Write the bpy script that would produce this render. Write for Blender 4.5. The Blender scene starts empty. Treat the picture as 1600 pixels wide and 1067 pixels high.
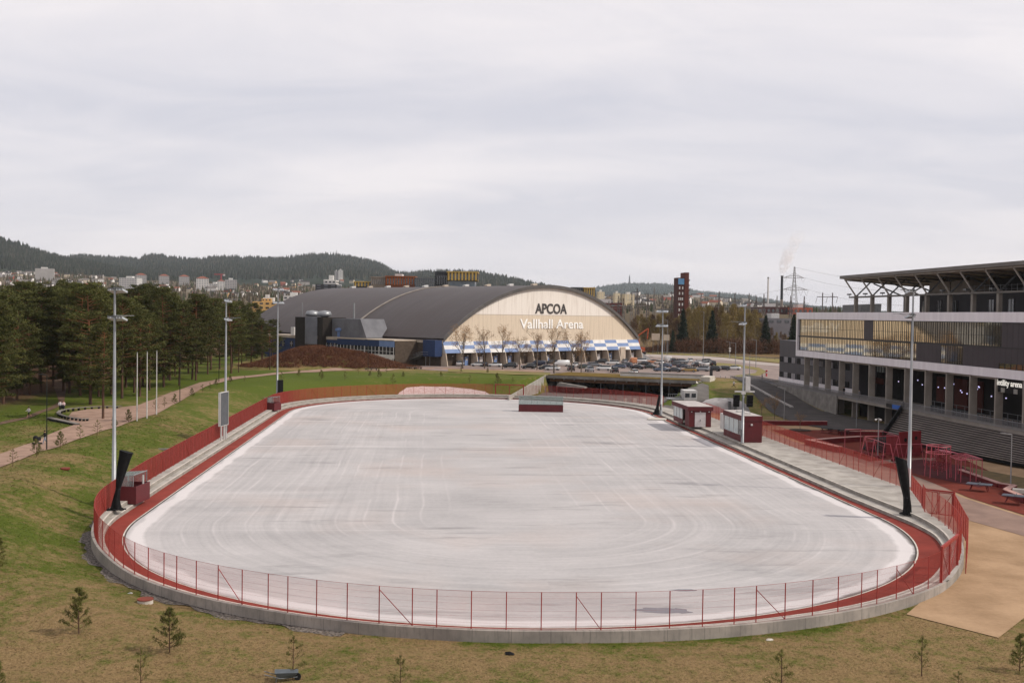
import bpy, bmesh, math, random
import numpy as np
from mathutils import Vector, Matrix
random.seed(11); rng = np.random.RandomState(7)
SC = bpy.context.scene
COL = SC.collection
PI = math.pi
# ------------------------------------------------------------------ camera model
F_PX, PITCH, ROLL, CAMH = 1660.0, math.radians(1.45), math.radians(0.8), 20.0
cr, sr, ct, st = math.cos(ROLL), math.sin(ROLL), math.cos(PITCH), math.sin(PITCH)
def ray(px, py):
    u = px-800; v = 533.5-py
    a = u*cr-v*sr; b = u*sr+v*cr
    return (a, F_PX*ct+b*st, -F_PX*st+b*ct)
def G(px, py, z=0.0):
    """world point where the sight line meets height z"""
    d = ray(px, py); t = (z-CAMH)/d[2]
    return (d[0]*t, d[1]*t, z)
def D(px, py, y):
    d = ray(px, py); t = y/d[1]
    return (d[0]*t, y, CAMH+d[2]*t)
cam = bpy.data.cameras.new('camera'); cam.sensor_width = 36; cam.lens = 36*F_PX/1600
cam.clip_start = 0.5; cam.clip_end = 40000
co = bpy.data.objects.new('camera', cam); COL.objects.link(co); SC.camera = co
R_ = Vector((cr, sr*st, sr*ct)); U_ = Vector((-sr, cr*st, cr*ct)); B_ = R_.cross(U_)
co.matrix_world = Matrix(((R_.x, U_.x, B_.x, 0), (R_.y, U_.y, B_.y, 0), (R_.z, U_.z, B_.z, CAMH), (0, 0, 0, 1)))
# ------------------------------------------------------------------ materials
def lin(h):
    h = h.lstrip('#'); o = []
    for i in (0, 2, 4):
        c = int(h[i:i+2], 16)/255
        o.append(c/12.92 if c <= .04045 else ((c+.055)/1.055)**2.4)
    return tuple(o)+(1,)
def new_mat(name):
    m = bpy.data.materials.new(name); m.use_nodes = True
    nt = m.node_tree; b = nt.nodes['Principled BSDF']
    return m, nt, b
def N(nt, t, **k):
    n = nt.nodes.new(t)
    for a, v in k.items():
        if a == 'inp':
            for i, x in v.items(): n.inputs[i].default_value = x
        else: setattr(n, a, v)
    return n
def math_n(nt, op, a, b=None, c=None):
    n = nt.nodes.new('ShaderNodeMath'); n.operation = op
    for i, x in enumerate((a, b, c)):
        if x is None: continue
        if isinstance(x, (int, float)): n.inputs[i].default_value = x
        else: nt.links.new(x, n.inputs[i])
    return n.outputs[0]
def mix(nt, f, a, b):
    n = nt.nodes.new('ShaderNodeMix'); n.data_type = 'RGBA'
    for s, x in ((n.inputs[0], f), (n.inputs[6], a), (n.inputs[7], b)):
        if isinstance(x, (int, float)): s.default_value = x
        elif isinstance(x, tuple): s.default_value = x
        else: nt.links.new(x, s)
    return n.outputs[2]
def ramp(nt, f, a, b):
    n = nt.nodes.new('ShaderNodeMapRange'); n.inputs[1].default_value = a; n.inputs[2].default_value = b
    nt.links.new(f, n.inputs[0]); return n.outputs[0]
def noise(nt, vec, scale, detail=4, rough=.55, dist=0):
    n = N(nt, 'ShaderNodeTexNoise'); n.inputs['Scale'].default_value = scale; n.inputs['Detail'].default_value = detail
    n.inputs['Roughness'].default_value = rough; n.inputs['Distortion'].default_value = dist
    nt.links.new(vec, n.inputs['Vector']); return n.outputs[0]
def bump(nt, b, h, s, d=.05):
    n = N(nt, 'ShaderNodeBump'); n.inputs['Strength'].default_value = s; n.inputs['Distance'].default_value = d
    nt.links.new(h, n.inputs['Height']); nt.links.new(n.outputs[0], b.inputs['Normal'])
MATS = {}
def mat(name, c1, c2=None, scale=1.0, rough=.75, metal=0, detail=5, bumpd=0, stretch=(1, 1, 1), fine=0.0, spec=.3, lo=.35, hi=.65):
    """two-tone weathered surface in object space"""
    if name in MATS: return MATS[name]
    m, nt, b = new_mat(name)
    c1 = lin(c1); c2 = lin(c2) if c2 else tuple(x*.82 for x in c1[:3])+(1,)
    tc = N(nt, 'ShaderNodeTexCoord'); mp = N(nt, 'ShaderNodeMapping'); mp.inputs['Scale'].default_value = stretch
    nt.links.new(tc.outputs['Object'], mp.inputs[0])
    f = noise(nt, mp.outputs[0], scale, detail)
    col = mix(nt, ramp(nt, f, lo, hi), c1, c2)
    if fine:
        g = noise(nt, mp.outputs[0], scale*14, 3)
        k = math_n(nt, 'MULTIPLY_ADD', g, fine*2, 1-fine)
        mm = N(nt, 'ShaderNodeVectorMath', operation='SCALE'); nt.links.new(col, mm.inputs[0]); nt.links.new(k, mm.inputs[3]); col = mm.outputs[0]
    nt.links.new(col, b.inputs['Base Color'])
    b.inputs['Roughness'].default_value = rough; b.inputs['Metallic'].default_value = metal
    b.inputs['Specular IOR Level'].default_value = spec
    if bumpd: bump(nt, b, f, .6, bumpd)
    MATS[name] = m; return m
# ------------------------------------------------------------------ mesh builder
class MB:
    def __init__(s): s.v = []; s.f = []; s.m = []
    def face(s, pts, m=0):
        i = len(s.v); s.v.extend([tuple(p) for p in pts]); s.f.append(tuple(range(i, i+len(pts)))); s.m.append(m)
    def grid(s, rows, m=0, close=False):
        n = len(rows[0]); i = len(s.v)
        for r in rows: s.v.extend([tuple(p) for p in r])
        for a in range(len(rows)-1):
            for b in range(n if close else n-1):
                c = (b+1) % n
                s.f.append((i+a*n+b, i+a*n+c, i+(a+1)*n+c, i+(a+1)*n+b)); s.m.append(m)
    def hexa(s, p, m=0):
        """8 corners: bottom 4 ccw, top 4 ccw"""
        i = len(s.v); s.v.extend([tuple(q) for q in p])
        for f in ((3, 2, 1, 0), (4, 5, 6, 7), (0, 1, 5, 4), (1, 2, 6, 5), (2, 3, 7, 6), (3, 0, 4, 7)):
            s.f.append(tuple(i+k for k in f)); s.m.append(m)
    def box(s, x0, x1, y0, y1, z0, z1, m=0):
        s.hexa([(x0, y0, z0), (x1, y0, z0), (x1, y1, z0), (x0, y1, z0), (x0, y0, z1), (x1, y0, z1), (x1, y1, z1), (x0, y1, z1)], m)
    def cbox(s, c, d, rz=0, m=0):
        """box centred in plan at c, standing on c.z, size d, turned rz"""
        cs, sn = math.cos(rz), math.sin(rz); p = []
        for z in (0, d[2]):
            for x, y in ((-.5, -.5), (.5, -.5), (.5, .5), (-.5, .5)):
                X, Y = x*d[0], y*d[1]; p.append((c[0]+X*cs-Y*sn, c[1]+X*sn+Y*cs, c[2]+z))
        s.hexa(p, m)
    def prism(s, poly, z0, z1, m=0):
        n = len(poly); i = len(s.v)
        s.v.extend([(p[0], p[1], z0) for p in poly]); s.v.extend([(p[0], p[1], z1) for p in poly])
        s.f.append(tuple(range(i+n-1, i-1, -1))); s.m.append(m); s.f.append(tuple(range(i+n, i+2*n))); s.m.append(m)
        for k in range(n):
            j = (k+1) % n; s.f.append((i+k, i+j, i+n+j, i+n+k)); s.m.append(m)
    def tube(s, pts, r, n=6, m=0, cap=True):
        pts = [Vector(p) for p in pts]; rr = r if isinstance(r, (list, tuple)) else [r]*len(pts)
        rows = []; up = None
        for k, p in enumerate(pts):
            t = (pts[min(k+1, len(pts)-1)]-pts[max(k-1, 0)])
            t = t.normalized() if t.length > 1e-9 else Vector((0, 0, 1))
            a = Vector((0, 0, 1)) if abs(t.z) < .95 else Vector((1, 0, 0))
            if up is not None and (up-t*up.dot(t)).length > .1: x = (up-t*up.dot(t)).normalized()
            else: x = t.cross(a).normalized()
            up = x; y = t.cross(x)
            rows.append([p+(x*math.cos(2*PI*q/n)+y*math.sin(2*PI*q/n))*rr[k] for q in range(n)])
        s.grid(rows, m, True)
        if cap: s.face(rows[0][::-1], m); s.face(rows[-1], m)
    def lathe(s, prof, n=12, m=0, c=(0, 0, 0)):
        s.grid([[(c[0]+r*math.cos(2*PI*q/n), c[1]+r*math.sin(2*PI*q/n), c[2]+z) for q in range(n)] for r, z in prof], m, True)
    def build(s, name, mats, parent=None, smooth=False):
        me = bpy.data.meshes.new(name); me.from_pydata(s.v, [], s.f)
        if not isinstance(mats, (list, tuple)): mats = [mats]
        for x in mats: me.materials.append(x)
        if len(mats) > 1: me.polygons.foreach_set('material_index', s.m)
        if smooth: me.polygons.foreach_set('use_smooth', [True]*len(s.f))
        me.update()
        o = bpy.data.objects.new(name, me); COL.objects.link(o)
        if parent: o.parent = parent
        return o
def tag(o, label=None, cat=None, group=None, kind=None):
    if label: o['label'] = label
    if cat: o['category'] = cat
    if group: o['group'] = group
    if kind: o['kind'] = kind
    return o
def thing(name, label, cat, loc=(0, 0, 0), rz=0, group=None, scale=None):
    o = bpy.data.objects.new(name, None); COL.objects.link(o); o.empty_display_size = .3
    o.location = loc; o.rotation_euler = (0, 0, rz)
    if scale: o.scale = (scale,)*3 if isinstance(scale, (int, float)) else scale
    return tag(o, label, cat, group)
def copy_tree(src, parent=None):
    c = src.copy(); COL.objects.link(c)
    if parent: c.parent = parent
    for ch in list(src.children): copy_tree(ch, c)
    return c
def place(proto, used, loc, rz=0, scale=1.0, label=None, group=None):
    """first call uses the prototype itself, later calls copy it and its parts"""
    if proto.name in used: o = copy_tree(proto)
    else: used.add(proto.name); o = proto
    o.location = loc; o.rotation_euler = (0, 0, rz); o.scale = (scale,)*3 if isinstance(scale, (int, float)) else scale
    if label: o['label'] = label
    if group: o['group'] = group
    return o
USED = set()
WORDS = ['first', 'second', 'third', 'fourth', 'fifth', 'sixth', 'seventh', 'eighth', 'ninth', 'tenth', 'eleventh', 'twelfth', 'thirteenth', 'fourteenth', 'fifteenth', 'sixteenth', 'seventeenth', 'eighteenth', 'nineteenth', 'twentieth']
def ordn(i, n=None):
    if n and i == 0: return 'leftmost'
    if n and i == n-1: return 'rightmost'
    if i < 20: return WORDS[i]
    return {2: 'twenty', 3: 'thirty', 4: 'forty', 5: 'fifty', 6: 'sixty'}[(i+1)//10]+('-'+WORDS[(i+1) % 10-1] if (i+1) % 10 else '')
def text_mesh(txt, size, name, m, parent, M, bold=0.0, depth=.08, width=None):
    cu = bpy.data.curves.new('lettering', 'FONT'); cu.body = txt; cu.size = size; cu.extrude = depth; cu.offset = bold; cu.align_x = 'CENTER'
    cu.resolution_u = 4
    t = bpy.data.objects.new('lettering', cu); COL.objects.link(t)
    dg = bpy.context.evaluated_depsgraph_get(); me = bpy.data.meshes.new_from_object(t.evaluated_get(dg))
    COL.objects.unlink(t); bpy.data.objects.remove(t); bpy.data.curves.remove(cu)
    xs = [v.co.x for v in me.vertices]; w = max(xs)-min(xs); c = (max(xs)+min(xs))/2
    if width:
        for v in me.vertices: v.co.x = (v.co.x-c)*width/w
    me.transform(M); me.materials.clear(); me.materials.append(m)
    if ' ' in txt:                                     # each word a part of its own
        xs = sorted(v.co.x for v in me.vertices); k = max(range(len(xs)-1), key=lambda q: xs[q+1]-xs[q]); cut = (xs[k]+xs[k+1])/2
        for side_ in (-1, 1):
            bm = bmesh.new(); bm.from_mesh(me); bmesh.ops.delete(bm, geom=[v for v in bm.verts if (v.co.x-cut)*side_ < 0], context='VERTS'); m2 = bpy.data.meshes.new(name); bm.to_mesh(m2); bm.free(); m2.materials.append(m)
            o = bpy.data.objects.new(name, m2); COL.objects.link(o); o.parent = parent
        return o
    o = bpy.data.objects.new(name, me); COL.objects.link(o); o.parent = parent
    return o
def ss(a, b, x):
    t = np.clip((np.asarray(x, float)-a)/(b-a), 0, 1); return t*t*(3-2*t)
# ------------------------------------------------------------------ rink frame
AL = math.radians(-4.55); CA, SA = math.cos(AL), math.sin(AL)
RA, RC, E0, E1 = 36.4, 9.2, 103.5, 214.3         # radius, axis, ends of the straights
QA = PI/2*RA; LS = E1-E0
S_L0, S_L1, S_F, S_R1, S_R0, S_T = QA, QA+LS, 2*QA+LS, 3*QA+LS, 3*QA+2*LS, 4*QA+2*LS
def wor(a, e): return a*CA+e*SA, -a*SA+e*CA
def loc_(x, y): return x*CA-y*SA, x*SA+y*CA
def curve(s):
    """point and outward normal (rink frame); s runs near end -> left -> far -> right"""
    s = s % S_T
    if s < S_L0: th = s/RA; c = (RC, E0); n = (-math.sin(th), -math.cos(th))
    elif s < S_L1: return (RC-RA, E0+s-S_L0), (-1, 0)
    elif s < S_R1: th = (s-S_L1)/RA; c = (RC, E1); n = (-math.cos(th), math.sin(th))
    elif s < S_R0: return (RC+RA, E1-(s-S_R1)), (1, 0)
    else: th = (s-S_R0)/RA; c = (RC, E0); n = (math.cos(th), -math.sin(th))
    return (c[0]+RA*n[0], c[1]+RA*n[1]), n
def C(s, o, z=0):
    p, n = curve(s); x, y = wor(p[0]+n[0]*o, p[1]+n[1]*o); return (x, y, z)
def so(x, y):
    """arc position and signed offset of world points"""
    x = np.asarray(x, float); y = np.asarray(y, float)
    a = x*CA-y*SA-RC; e = x*SA+y*CA
    near = e < E0; far = e > E1
    dn = np.where(near, e-E0, np.where(far, e-E1, 0))
    o = np.hypot(a, dn)-RA
    s = np.where(a < 0, S_L0+e-E0, S_R1+E1-e)
    thn = np.arctan2(-a, -(e-E0)); s = np.where(near, np.where(thn >= 0, thn*RA, S_T+thn*RA), s)
    thf = np.arctan2(e-E1, -a); s = np.where(far, S_L1+thf*RA, s)
    return s, o
TS = [0, 20, 40, 57, 75, 168, 190, 225, 260, 282, 292, 382, 394, 402, 420, 436, S_T]
T_RED = [.45, .75, 1.4, 2.0, 2.1, 2.0, 1.8, 1.3, 1.2, 1.1, 1.1, 1.1, 1.5, 2.3, 2.2, 1.0, .45]
T_FEN = [.95, 1.2, 1.9, 3.2, 3.9, 3.9, 4.2, 4.6, 4.8, 5.5, 9.05, 9.05, 4.4, 3.8, 3.3, 1.9, .95]
def f_red(s): return float(np.interp(s % S_T, TS, T_RED))
def f_fen(s): return float(np.interp(s % S_T, TS, T_FEN))
TZ = [0, 34, 46, 60, 390, 411, 418, S_T]
def f_z1(s): return float(np.interp(s % S_T, TZ, [.06, .06, .25, .38, .38, .30, .06, .06]))
def f_z2(s): return float(np.interp(s % S_T, TZ, [.10, .10, .5, .76, .76, .62, .1, .1]))
def f_mid(s): return f_red(s)+min(1.35, (f_fen(s)-f_red(s))*.45)
# ------------------------------------------------------------------ terrain heights
PAV_L = G(858, 586, 4.25); PAV_R = G(1091, 595, 4.25)
pv = Vector((PAV_R[0]-PAV_L[0], PAV_R[1]-PAV_L[1], 0)); PAV_W = pv.length; pv.normalize(); pn = Vector((-pv.y, pv.x, 0))   # pn points away
PAV_D = 15.0
def terrain(x, y):
    x = np.asarray(x, float); y = np.asarray(y, float)
    s, o = so(x, y); a = x*CA-y*SA; e = x*SA+y*CA
    fo = np.interp(s, TS, T_FEN)
    z0 = np.interp(s, [0, 40, 60, 75, 90, 250, 272, 292, 380, 400, 425, S_T], [-.62, -.62, -.35, .1, .3, .3, .1, -.06, -.06, -.25, -.6, -.62])
    wd = np.interp(s, [0, 40, 75, 160, 225, 262, 285, 394, S_T], [6, 9, 13, 13, 15, 8, 3, 3, 6])
    Ll = 2.6+1.4*ss(185, 275, e)+.9*ss(-55, -110, a)*ss(260, 160, e)
    Lr = -.06+4.06*ss(218, 268, y)-.56*(1-ss(80, 125, e))
    ln = -.62+.8*ss(-20, -75, a)
    Ll = ln+(Ll-ln)*ss(52, 112, e)
    L = Ll+(Lr-Ll)*ss(12, 34, a)
    z = z0+(L-z0)*ss(0, 1, (o-fo)/wd)
    und = .12*np.sin(x*.23+y*.11)*np.sin(y*.19-x*.07)+.06*np.sin(x*.6+1)*np.sin(y*.53)
    z = z+und*np.clip((o-fo)/8, 0, 1)*np.where(a > 32, .15, 1.0)*np.where(y > 285, .25, 1)
    z = np.where(o < fo-1.6, -1.6, z)
    for mx, my, rx, ry, h in ((-51, 303, 13, 8, 4.2), (-61, 301, 10, 8, 2.9), (-40, 305, 8, 7, 1.4)):
        z = z+h*np.exp(-((x-mx)/rx)**2-((y-my)/ry)**2)
    p = (x-PAV_L[0])*pv.x+(y-PAV_L[1])*pv.y; q = (x-PAV_L[0])*pn.x+(y-PAV_L[1])*pn.y
    inside = (p > -.4) & (p < PAV_W-.2) & (q < PAV_D+.3) & (q > -40) & (o > fo-1.6) & (a > 18)
    z = np.where(inside, -.12, z)
    far = np.hypot(x, y)
    return z
def TZ1(x, y): return float(terrain(x, y))
def on_ground(px, py, z=2.6):
    """sight line to the modelled ground"""
    for _ in range(12):
        p = G(px, py, z); z = .5*z+.5*TZ1(p[0], p[1])
    p = G(px, py, z); return (p[0], p[1], TZ1(p[0], p[1]))
# ------------------------------------------------------------------ light and sky
SUN_EL, SUN_AZ = math.radians(43), math.radians(101)      # azimuth clockwise from +Y
w = bpy.data.worlds.new('World'); SC.world = w; w.use_nodes = True; nt = w.node_tree
bg = nt.nodes['Background']; bg.inputs[1].default_value = .1
sky = N(nt, 'ShaderNodeTexSky', sky_type='NISHITA', sun_disc=False, sun_elevation=SUN_EL, sun_rotation=SUN_AZ, air_density=1, dust_density=2, ozone_density=1)
tc = N(nt, 'ShaderNodeTexCoord'); sx = N(nt, 'ShaderNodeSeparateXYZ'); nt.links.new(tc.outputs['Generated'], sx.inputs[0])
zz = math_n(nt, 'ADD', math_n(nt, 'MAXIMUM', sx.outputs[2], 0.0), .17)
cx = N(nt, 'ShaderNodeCombineXYZ')
nt.links.new(math_n(nt, 'DIVIDE', sx.outputs[0], zz), cx.inputs[0]); nt.links.new(math_n(nt, 'DIVIDE', sx.outputs[1], zz), cx.inputs[1])
mp = N(nt, 'ShaderNodeMapping'); mp.inputs['Rotation'].default_value = (0, 0, math.radians(-32)); mp.inputs['Scale'].default_value = (.50, 1.05, 1); mp.inputs['Location'].default_value = (3.1, 1.4, 0)
nt.links.new(cx.outputs[0], mp.inputs[0])
n1 = noise(nt, mp.outputs[0], .75, 3, .5, .7)
n2 = noise(nt, mp.outputs[0], 3.0, 7, .6, .8)
cl = math_n(nt, 'ADD', math_n(nt, 'MULTIPLY', n1, .72), math_n(nt, 'MULTIPLY', n2, .28))
cloud = mix(nt, ramp(nt, cl, .40, .60), (5.0, 4.95, 5.42, 1), (6.65, 6.3, 6.4, 1))
wf = math_n(nt, 'MULTIPLY', ramp(nt, sx.outputs[2], .16, .01), .4)
cloud = mix(nt, wf, cloud, (6.4, 6.05, 6.2, 1))
nt.links.new(mix(nt, .93, sky.outputs[0], cloud), bg.inputs[0])
sl = bpy.data.lights.new('sun', 'SUN'); sl.energy = 2.3; sl.angle = math.radians(2.5); sl.color = (1, .93, .84)
sun = bpy.data.objects.new('sun', sl); COL.objects.link(sun)
sd = Vector((math.sin(SUN_AZ)*math.cos(SUN_EL), math.cos(SUN_AZ)*math.cos(SUN_EL), math.sin(SUN_EL)))
sun.rotation_euler = sd.to_track_quat('Z', 'Y').to_euler(); sun.location = (60, 20, 120)
SC.view_settings.view_transform = 'Standard'; SC.view_settings.look = 'None'; SC.view_settings.exposure = .5; SC.view_settings.gamma = 1; SC.cycles.volume_bounces = 3
# ------------------------------------------------------------------ ground material
m_ground, nt, b = new_mat('ground_turf')
tc = N(nt, 'ShaderNodeTexCoord'); P = tc.outputs['Object']
at = N(nt, 'ShaderNodeAttribute', attribute_name='green'); ad = N(nt, 'ShaderNodeAttribute', attribute_name='dirt'); asx = N(nt, 'ShaderNodeAttribute', attribute_name='stones')
nA = noise(nt, P, .16, 5, .6); nB = noise(nt, P, 1.1, 5, .65); nC = noise(nt, P, 7, 5, .75); nD = noise(nt, P, .045, 3, .5)
g0 = math_n(nt, 'ADD', math_n(nt, 'ADD', math_n(nt, 'MULTIPLY', nA, .72), math_n(nt, 'MULTIPLY', nB, .66)), math_n(nt, 'MULTIPLY', nC, .62))
gf = ramp(nt, math_n(nt, 'ADD', math_n(nt, 'SUBTRACT', g0, .985), math_n(nt, 'MULTIPLY', math_n(nt, 'SUBTRACT', at.outputs['Fac'], .5), .62)), -.13, .13)
tan_ = mix(nt, nC, lin('#4d3c26'), lin('#ab8f66')); tan_ = mix(nt, ramp(nt, nB, .4, .7), tan_, lin('#84704c'))
grn = mix(nt, nC, lin('#2a380e'), lin('#606c24')); grn = mix(nt, ramp(nt, nD, .4, .6), grn, lin('#505a1e'))
col = mix(nt, gf, tan_, grn)
dirt = mix(nt, nC, lin('#3a2a1c'), lin('#6d523d'))
col = mix(nt, ramp(nt, math_n(nt, 'ADD', ad.outputs['Fac'], math_n(nt, 'MULTIPLY', math_n(nt, 'SUBTRACT', nB, .5), .9)), .35, .65), col, dirt)
vo = N(nt, 'ShaderNodeTexVoronoi'); vo.inputs['Scale'].default_value = 5.5; nt.links.new(P, vo.inputs['Vector'])
sc_ = N(nt, 'ShaderNodeSeparateColor'); nt.links.new(vo.outputs['Color'], sc_.inputs[0])
st_ = mix(nt, sc_.outputs[0], lin('#2b2624'), lin('#8f8680'))
col = mix(nt, ramp(nt, math_n(nt, 'ADD', asx.outputs['Fac'], math_n(nt, 'MULTIPLY', math_n(nt, 'SUBTRACT', nB, .5), 1.6)), .4, .6), col, st_)
nt.links.new(col, b.inputs['Base Color']); b.inputs['Roughness'].default_value = .95; b.inputs['Specular IOR Level'].default_value = .1
bump(nt, b, math_n(nt, 'ADD', nC, nB), .9, .12)
# ------------------------------------------------------------------ ground sheet
def axis(lo, hi, step, a0, a1):
    v = list(np.arange(lo, hi+1e-6, step)); k = step
    while v[-1] < a1: k *= 1.22; v.append(v[-1]+k)
    k = step; r = []
    x = lo
    while x > a0: k *= 1.22; x -= k; r.append(x)
    return np.array(r[::-1]+v)
gx = axis(-135, 112, 1.25, -12000, 12000); gy = axis(50, 345, 1.25, -400, 14000)
XX, YY = np.meshgrid(gx, gy); ZZ = terrain(XX, YY)
nx, ny = len(gx), len(gy)
me = bpy.data.meshes.new('ground')
verts = np.stack([XX.ravel(), YY.ravel(), ZZ.ravel()], 1)
ii = (np.arange(ny-1)[:, None]*nx+np.arange(nx-1)[None, :]).ravel()
faces = np.stack([ii, ii+1, ii+nx+1, ii+nx], 1)
me.from_pydata(verts.tolist(), [], faces.tolist())
sgr, ogr = so(XX, YY); agr = XX*CA-YY*SA; egr = XX*SA+YY*CA
def turf(x, y):
    s_, o_ = so(x, y); a_ = x*CA-y*SA; e_ = x*SA+y*CA
    green = .30+.28*ss(-5, -28, a_)*ss(60, 95, e_)+.45*ss(215, 250, e_)*ss(46, 20, a_)-.25*ss(-38, -46, a_)*ss(-60, -52, a_)*ss(150, 110, e_)
    green = green+.15*np.exp(-((o_-np.interp(s_, TS, T_FEN)-.7)/.8)**2)*ss(60, 0, np.minimum(s_, S_T-s_))*np.where(x > -3, 3.0, 0)
    green = np.where((y > 285) & (x < 20), .48, green); green = np.where((a_ < -58), .72, green)
    green = np.where((x > 30) & (y > 215) & (y < 275), .5+.4*ss(52, 42, x), green)
    dirt_ = .9*ss(-62, -85, a_)*ss(150, 185, e_)+np.where((x > 40) & (y > 330), .5, 0)+.75*ss(-88, -100, a_)
    return green, np.clip(dirt_, 0, 1)
green, dirt_ = turf(XX, YY)
stn = 0*np.exp(-((ogr-np.interp(sgr, TS, T_FEN)-.75)/.55)**2)*np.where((sgr > 12) & (sgr < 66), 1.0, 0)
for nm, arr in (('green', green), ('dirt', np.clip(dirt_, 0, 1)), ('stones', stn)):
    at_ = me.attributes.new(nm, 'FLOAT', 'POINT'); at_.data.foreach_set('value', arr.ravel().astype(np.float32))
me.polygons.foreach_set('use_smooth', [True]*len(faces)); me.materials.append(m_ground); me.update()
og = bpy.data.objects.new('ground', me); COL.objects.link(og); tag(og, kind='structure')
# ------------------------------------------------------------------ sheets laid on the ground
def sheet(name, poly, m, step=3.0, dz=.06, zf=None, kind='structure'):
    """flat or draped surface from an outline of world (x, y)"""
    bm = bmesh.new(); bm.faces.new([bm.verts.new((p[0], p[1], 0)) for p in poly])
    bmesh.ops.triangulate(bm, faces=bm.faces[:])
    if step:
        xs = [p[0] for p in poly]; ys = [p[1] for p in poly]
        for ax, lo, hi in ((0, min(xs), max(xs)), (1, min(ys), max(ys))):
            k = math.ceil(lo/step)*step
            while k < hi:
                nrm = (1, 0, 0) if ax == 0 else (0, 1, 0); pc = (k, 0, 0) if ax == 0 else (0, k, 0)
                bmesh.ops.bisect_plane(bm, geom=bm.verts[:]+bm.edges[:]+bm.faces[:], plane_co=pc, plane_no=nrm); k += step
    bm.verts.ensure_lookup_table()
    if zf is None:
        zs = terrain([v.co.x for v in bm.verts], [v.co.y for v in bm.verts])
        for v, z in zip(bm.verts, zs): v.co.z = z+dz
    else:
        for v in bm.verts: v.co.z = zf
    bmesh.ops.recalc_face_normals(bm, faces=bm.faces[:])
    if bm.faces and sum(f.normal.z for f in bm.faces) < 0: bmesh.ops.reverse_faces(bm, faces=bm.faces[:])
    me = bpy.data.meshes.new(name); bm.to_mesh(me); bm.free(); me.materials.append(m)
    o = bpy.data.objects.new(name, me); COL.objects.link(o)
    if kind: o['kind'] = kind
    return o
def path_strip(name, left, right, m, dz=.10, n=5, sub=4):
    """draped path between two edge polylines of the same length"""
    mb = MB(); rows = []
    def res(pl):
        out = []
        for k in range(len(pl)-1):
            for q in range(sub):
                t = q/sub; out.append((pl[k][0]*(1-t)+pl[k+1][0]*t, pl[k][1]*(1-t)+pl[k+1][1]*t))
        return out+[(pl[-1][0], pl[-1][1])]
    for p, q in zip(res(left), res(right)):
        row = []
        for k in range(n+1):
            t = k/n; x = p[0]*(1-t)+q[0]*t; y = p[1]*(1-t)+q[1]*t; row.append((x, y, TZ1(x, y)+dz))
        rows.append(row)
    mb.grid(rows); o = mb.build(name, m); o['kind'] = 'structure'; return o
def loop_strip(name, o0, o1, z0, z1, m, sa=0, sb=None, step=1.2, mb=None, mi=0):
    sb = S_T if sb is None else sb; n = max(2, int((sb-sa)/step))
    mb_ = mb or MB(); rows = []
    for k in range(n+1):
        s = sa+(sb-sa)*k/n
        f = lambda q: q(s) if callable(q) else q
        rows.append([C(s, f(o0), f(z0)), C(s, f(o1), f(z1))])
    mb_.grid(rows, mi)
    if mb: return None
    o = mb_.build(name, m); return o
# ice pad: bare concrete with lane marks left by years of ice work
m_pad, nt, b = new_mat('rink_concrete')
tc = N(nt, 'ShaderNodeTexCoord'); P = tc.outputs['Object']          # pad mesh is built in rink coordinates
sp = N(nt, 'ShaderNodeSeparateXYZ'); nt.links.new(P, sp.inputs[0])
ax_ = sp.outputs[0]; ey_ = sp.outputs[1]
dn = math_n(nt, 'MAXIMUM', math_n(nt, 'MAXIMUM', math_n(nt, 'SUBTRACT', E0, ey_), math_n(nt, 'SUBTRACT', ey_, E1)), 0)
rad = math_n(nt, 'SQRT', math_n(nt, 'ADD', math_n(nt, 'MULTIPLY', ax_, ax_), math_n(nt, 'MULTIPLY', dn, dn)))
def cvec(x, y, z=0):
    c = N(nt, 'ShaderNodeCombineXYZ')
    for i, q in enumerate((x, y, z)):
        if isinstance(q, (int, float)): c.inputs[i].default_value = q
        else: nt.links.new(q, c.inputs[i])
    return c.outputs[0]
wob = math_n(nt, 'MULTIPLY', math_n(nt, 'SUBTRACT', noise(nt, P, .06, 2), .5), 1.2)
rw = math_n(nt, 'ADD', rad, wob)
sgn = math_n(nt, 'SIGN', ax_)
streak = noise(nt, cvec(math_n(nt, 'MULTIPLY', rw, sgn), math_n(nt, 'MULTIPLY', ey_, .012), 0), 1.3, 5, .7)
band = noise(nt, cvec(math_n(nt, 'MULTIPLY', ax_, .10), ey_, 3.0), .50, 6, .7)
cloud_ = noise(nt, P, .075, 5, .6); finec = noise(nt, P, 2.2, 4, .7)
lane = math_n(nt, 'ABSOLUTE', math_n(nt, 'SUBTRACT', math_n(nt, 'FRACT', math_n(nt, 'DIVIDE', rw, 2.75)), .5))
lane = ramp(nt, lane, .075, .0)
lfade = math_n(nt, 'MULTIPLY', ramp(nt, noise(nt, cvec(math_n(nt, 'MULTIPLY', ax_, .5), math_n(nt, 'MULTIPLY', ey_, .35), 7), .22, 4), .44, .66), ramp(nt, rad, 3, 12))
lane = math_n(nt, 'MULTIPLY', lane, lfade)
t = math_n(nt, 'ADD', math_n(nt, 'ADD', math_n(nt, 'MULTIPLY', math_n(nt, 'ADD', math_n(nt, 'MULTIPLY', math_n(nt, 'SUBTRACT', streak, .5), ramp(nt, rad, 6, 18)), .5), .40), math_n(nt, 'MULTIPLY', band, .30)), math_n(nt, 'ADD', math_n(nt, 'MULTIPLY', cloud_, .46), math_n(nt, 'MULTIPLY', finec, .24)))
col = mix(nt, ramp(nt, t, .52, .88), lin('#959291'), lin('#bab5b3'))
warm_ = ramp(nt, noise(nt, P, .05, 3), .5, .72)
col = mix(nt, math_n(nt, 'MULTIPLY', warm_, .35), col, lin('#b5a196'))
col = mix(nt, math_n(nt, 'MULTIPLY', lane, .42), col, lin('#cfc8c6'))
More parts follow.
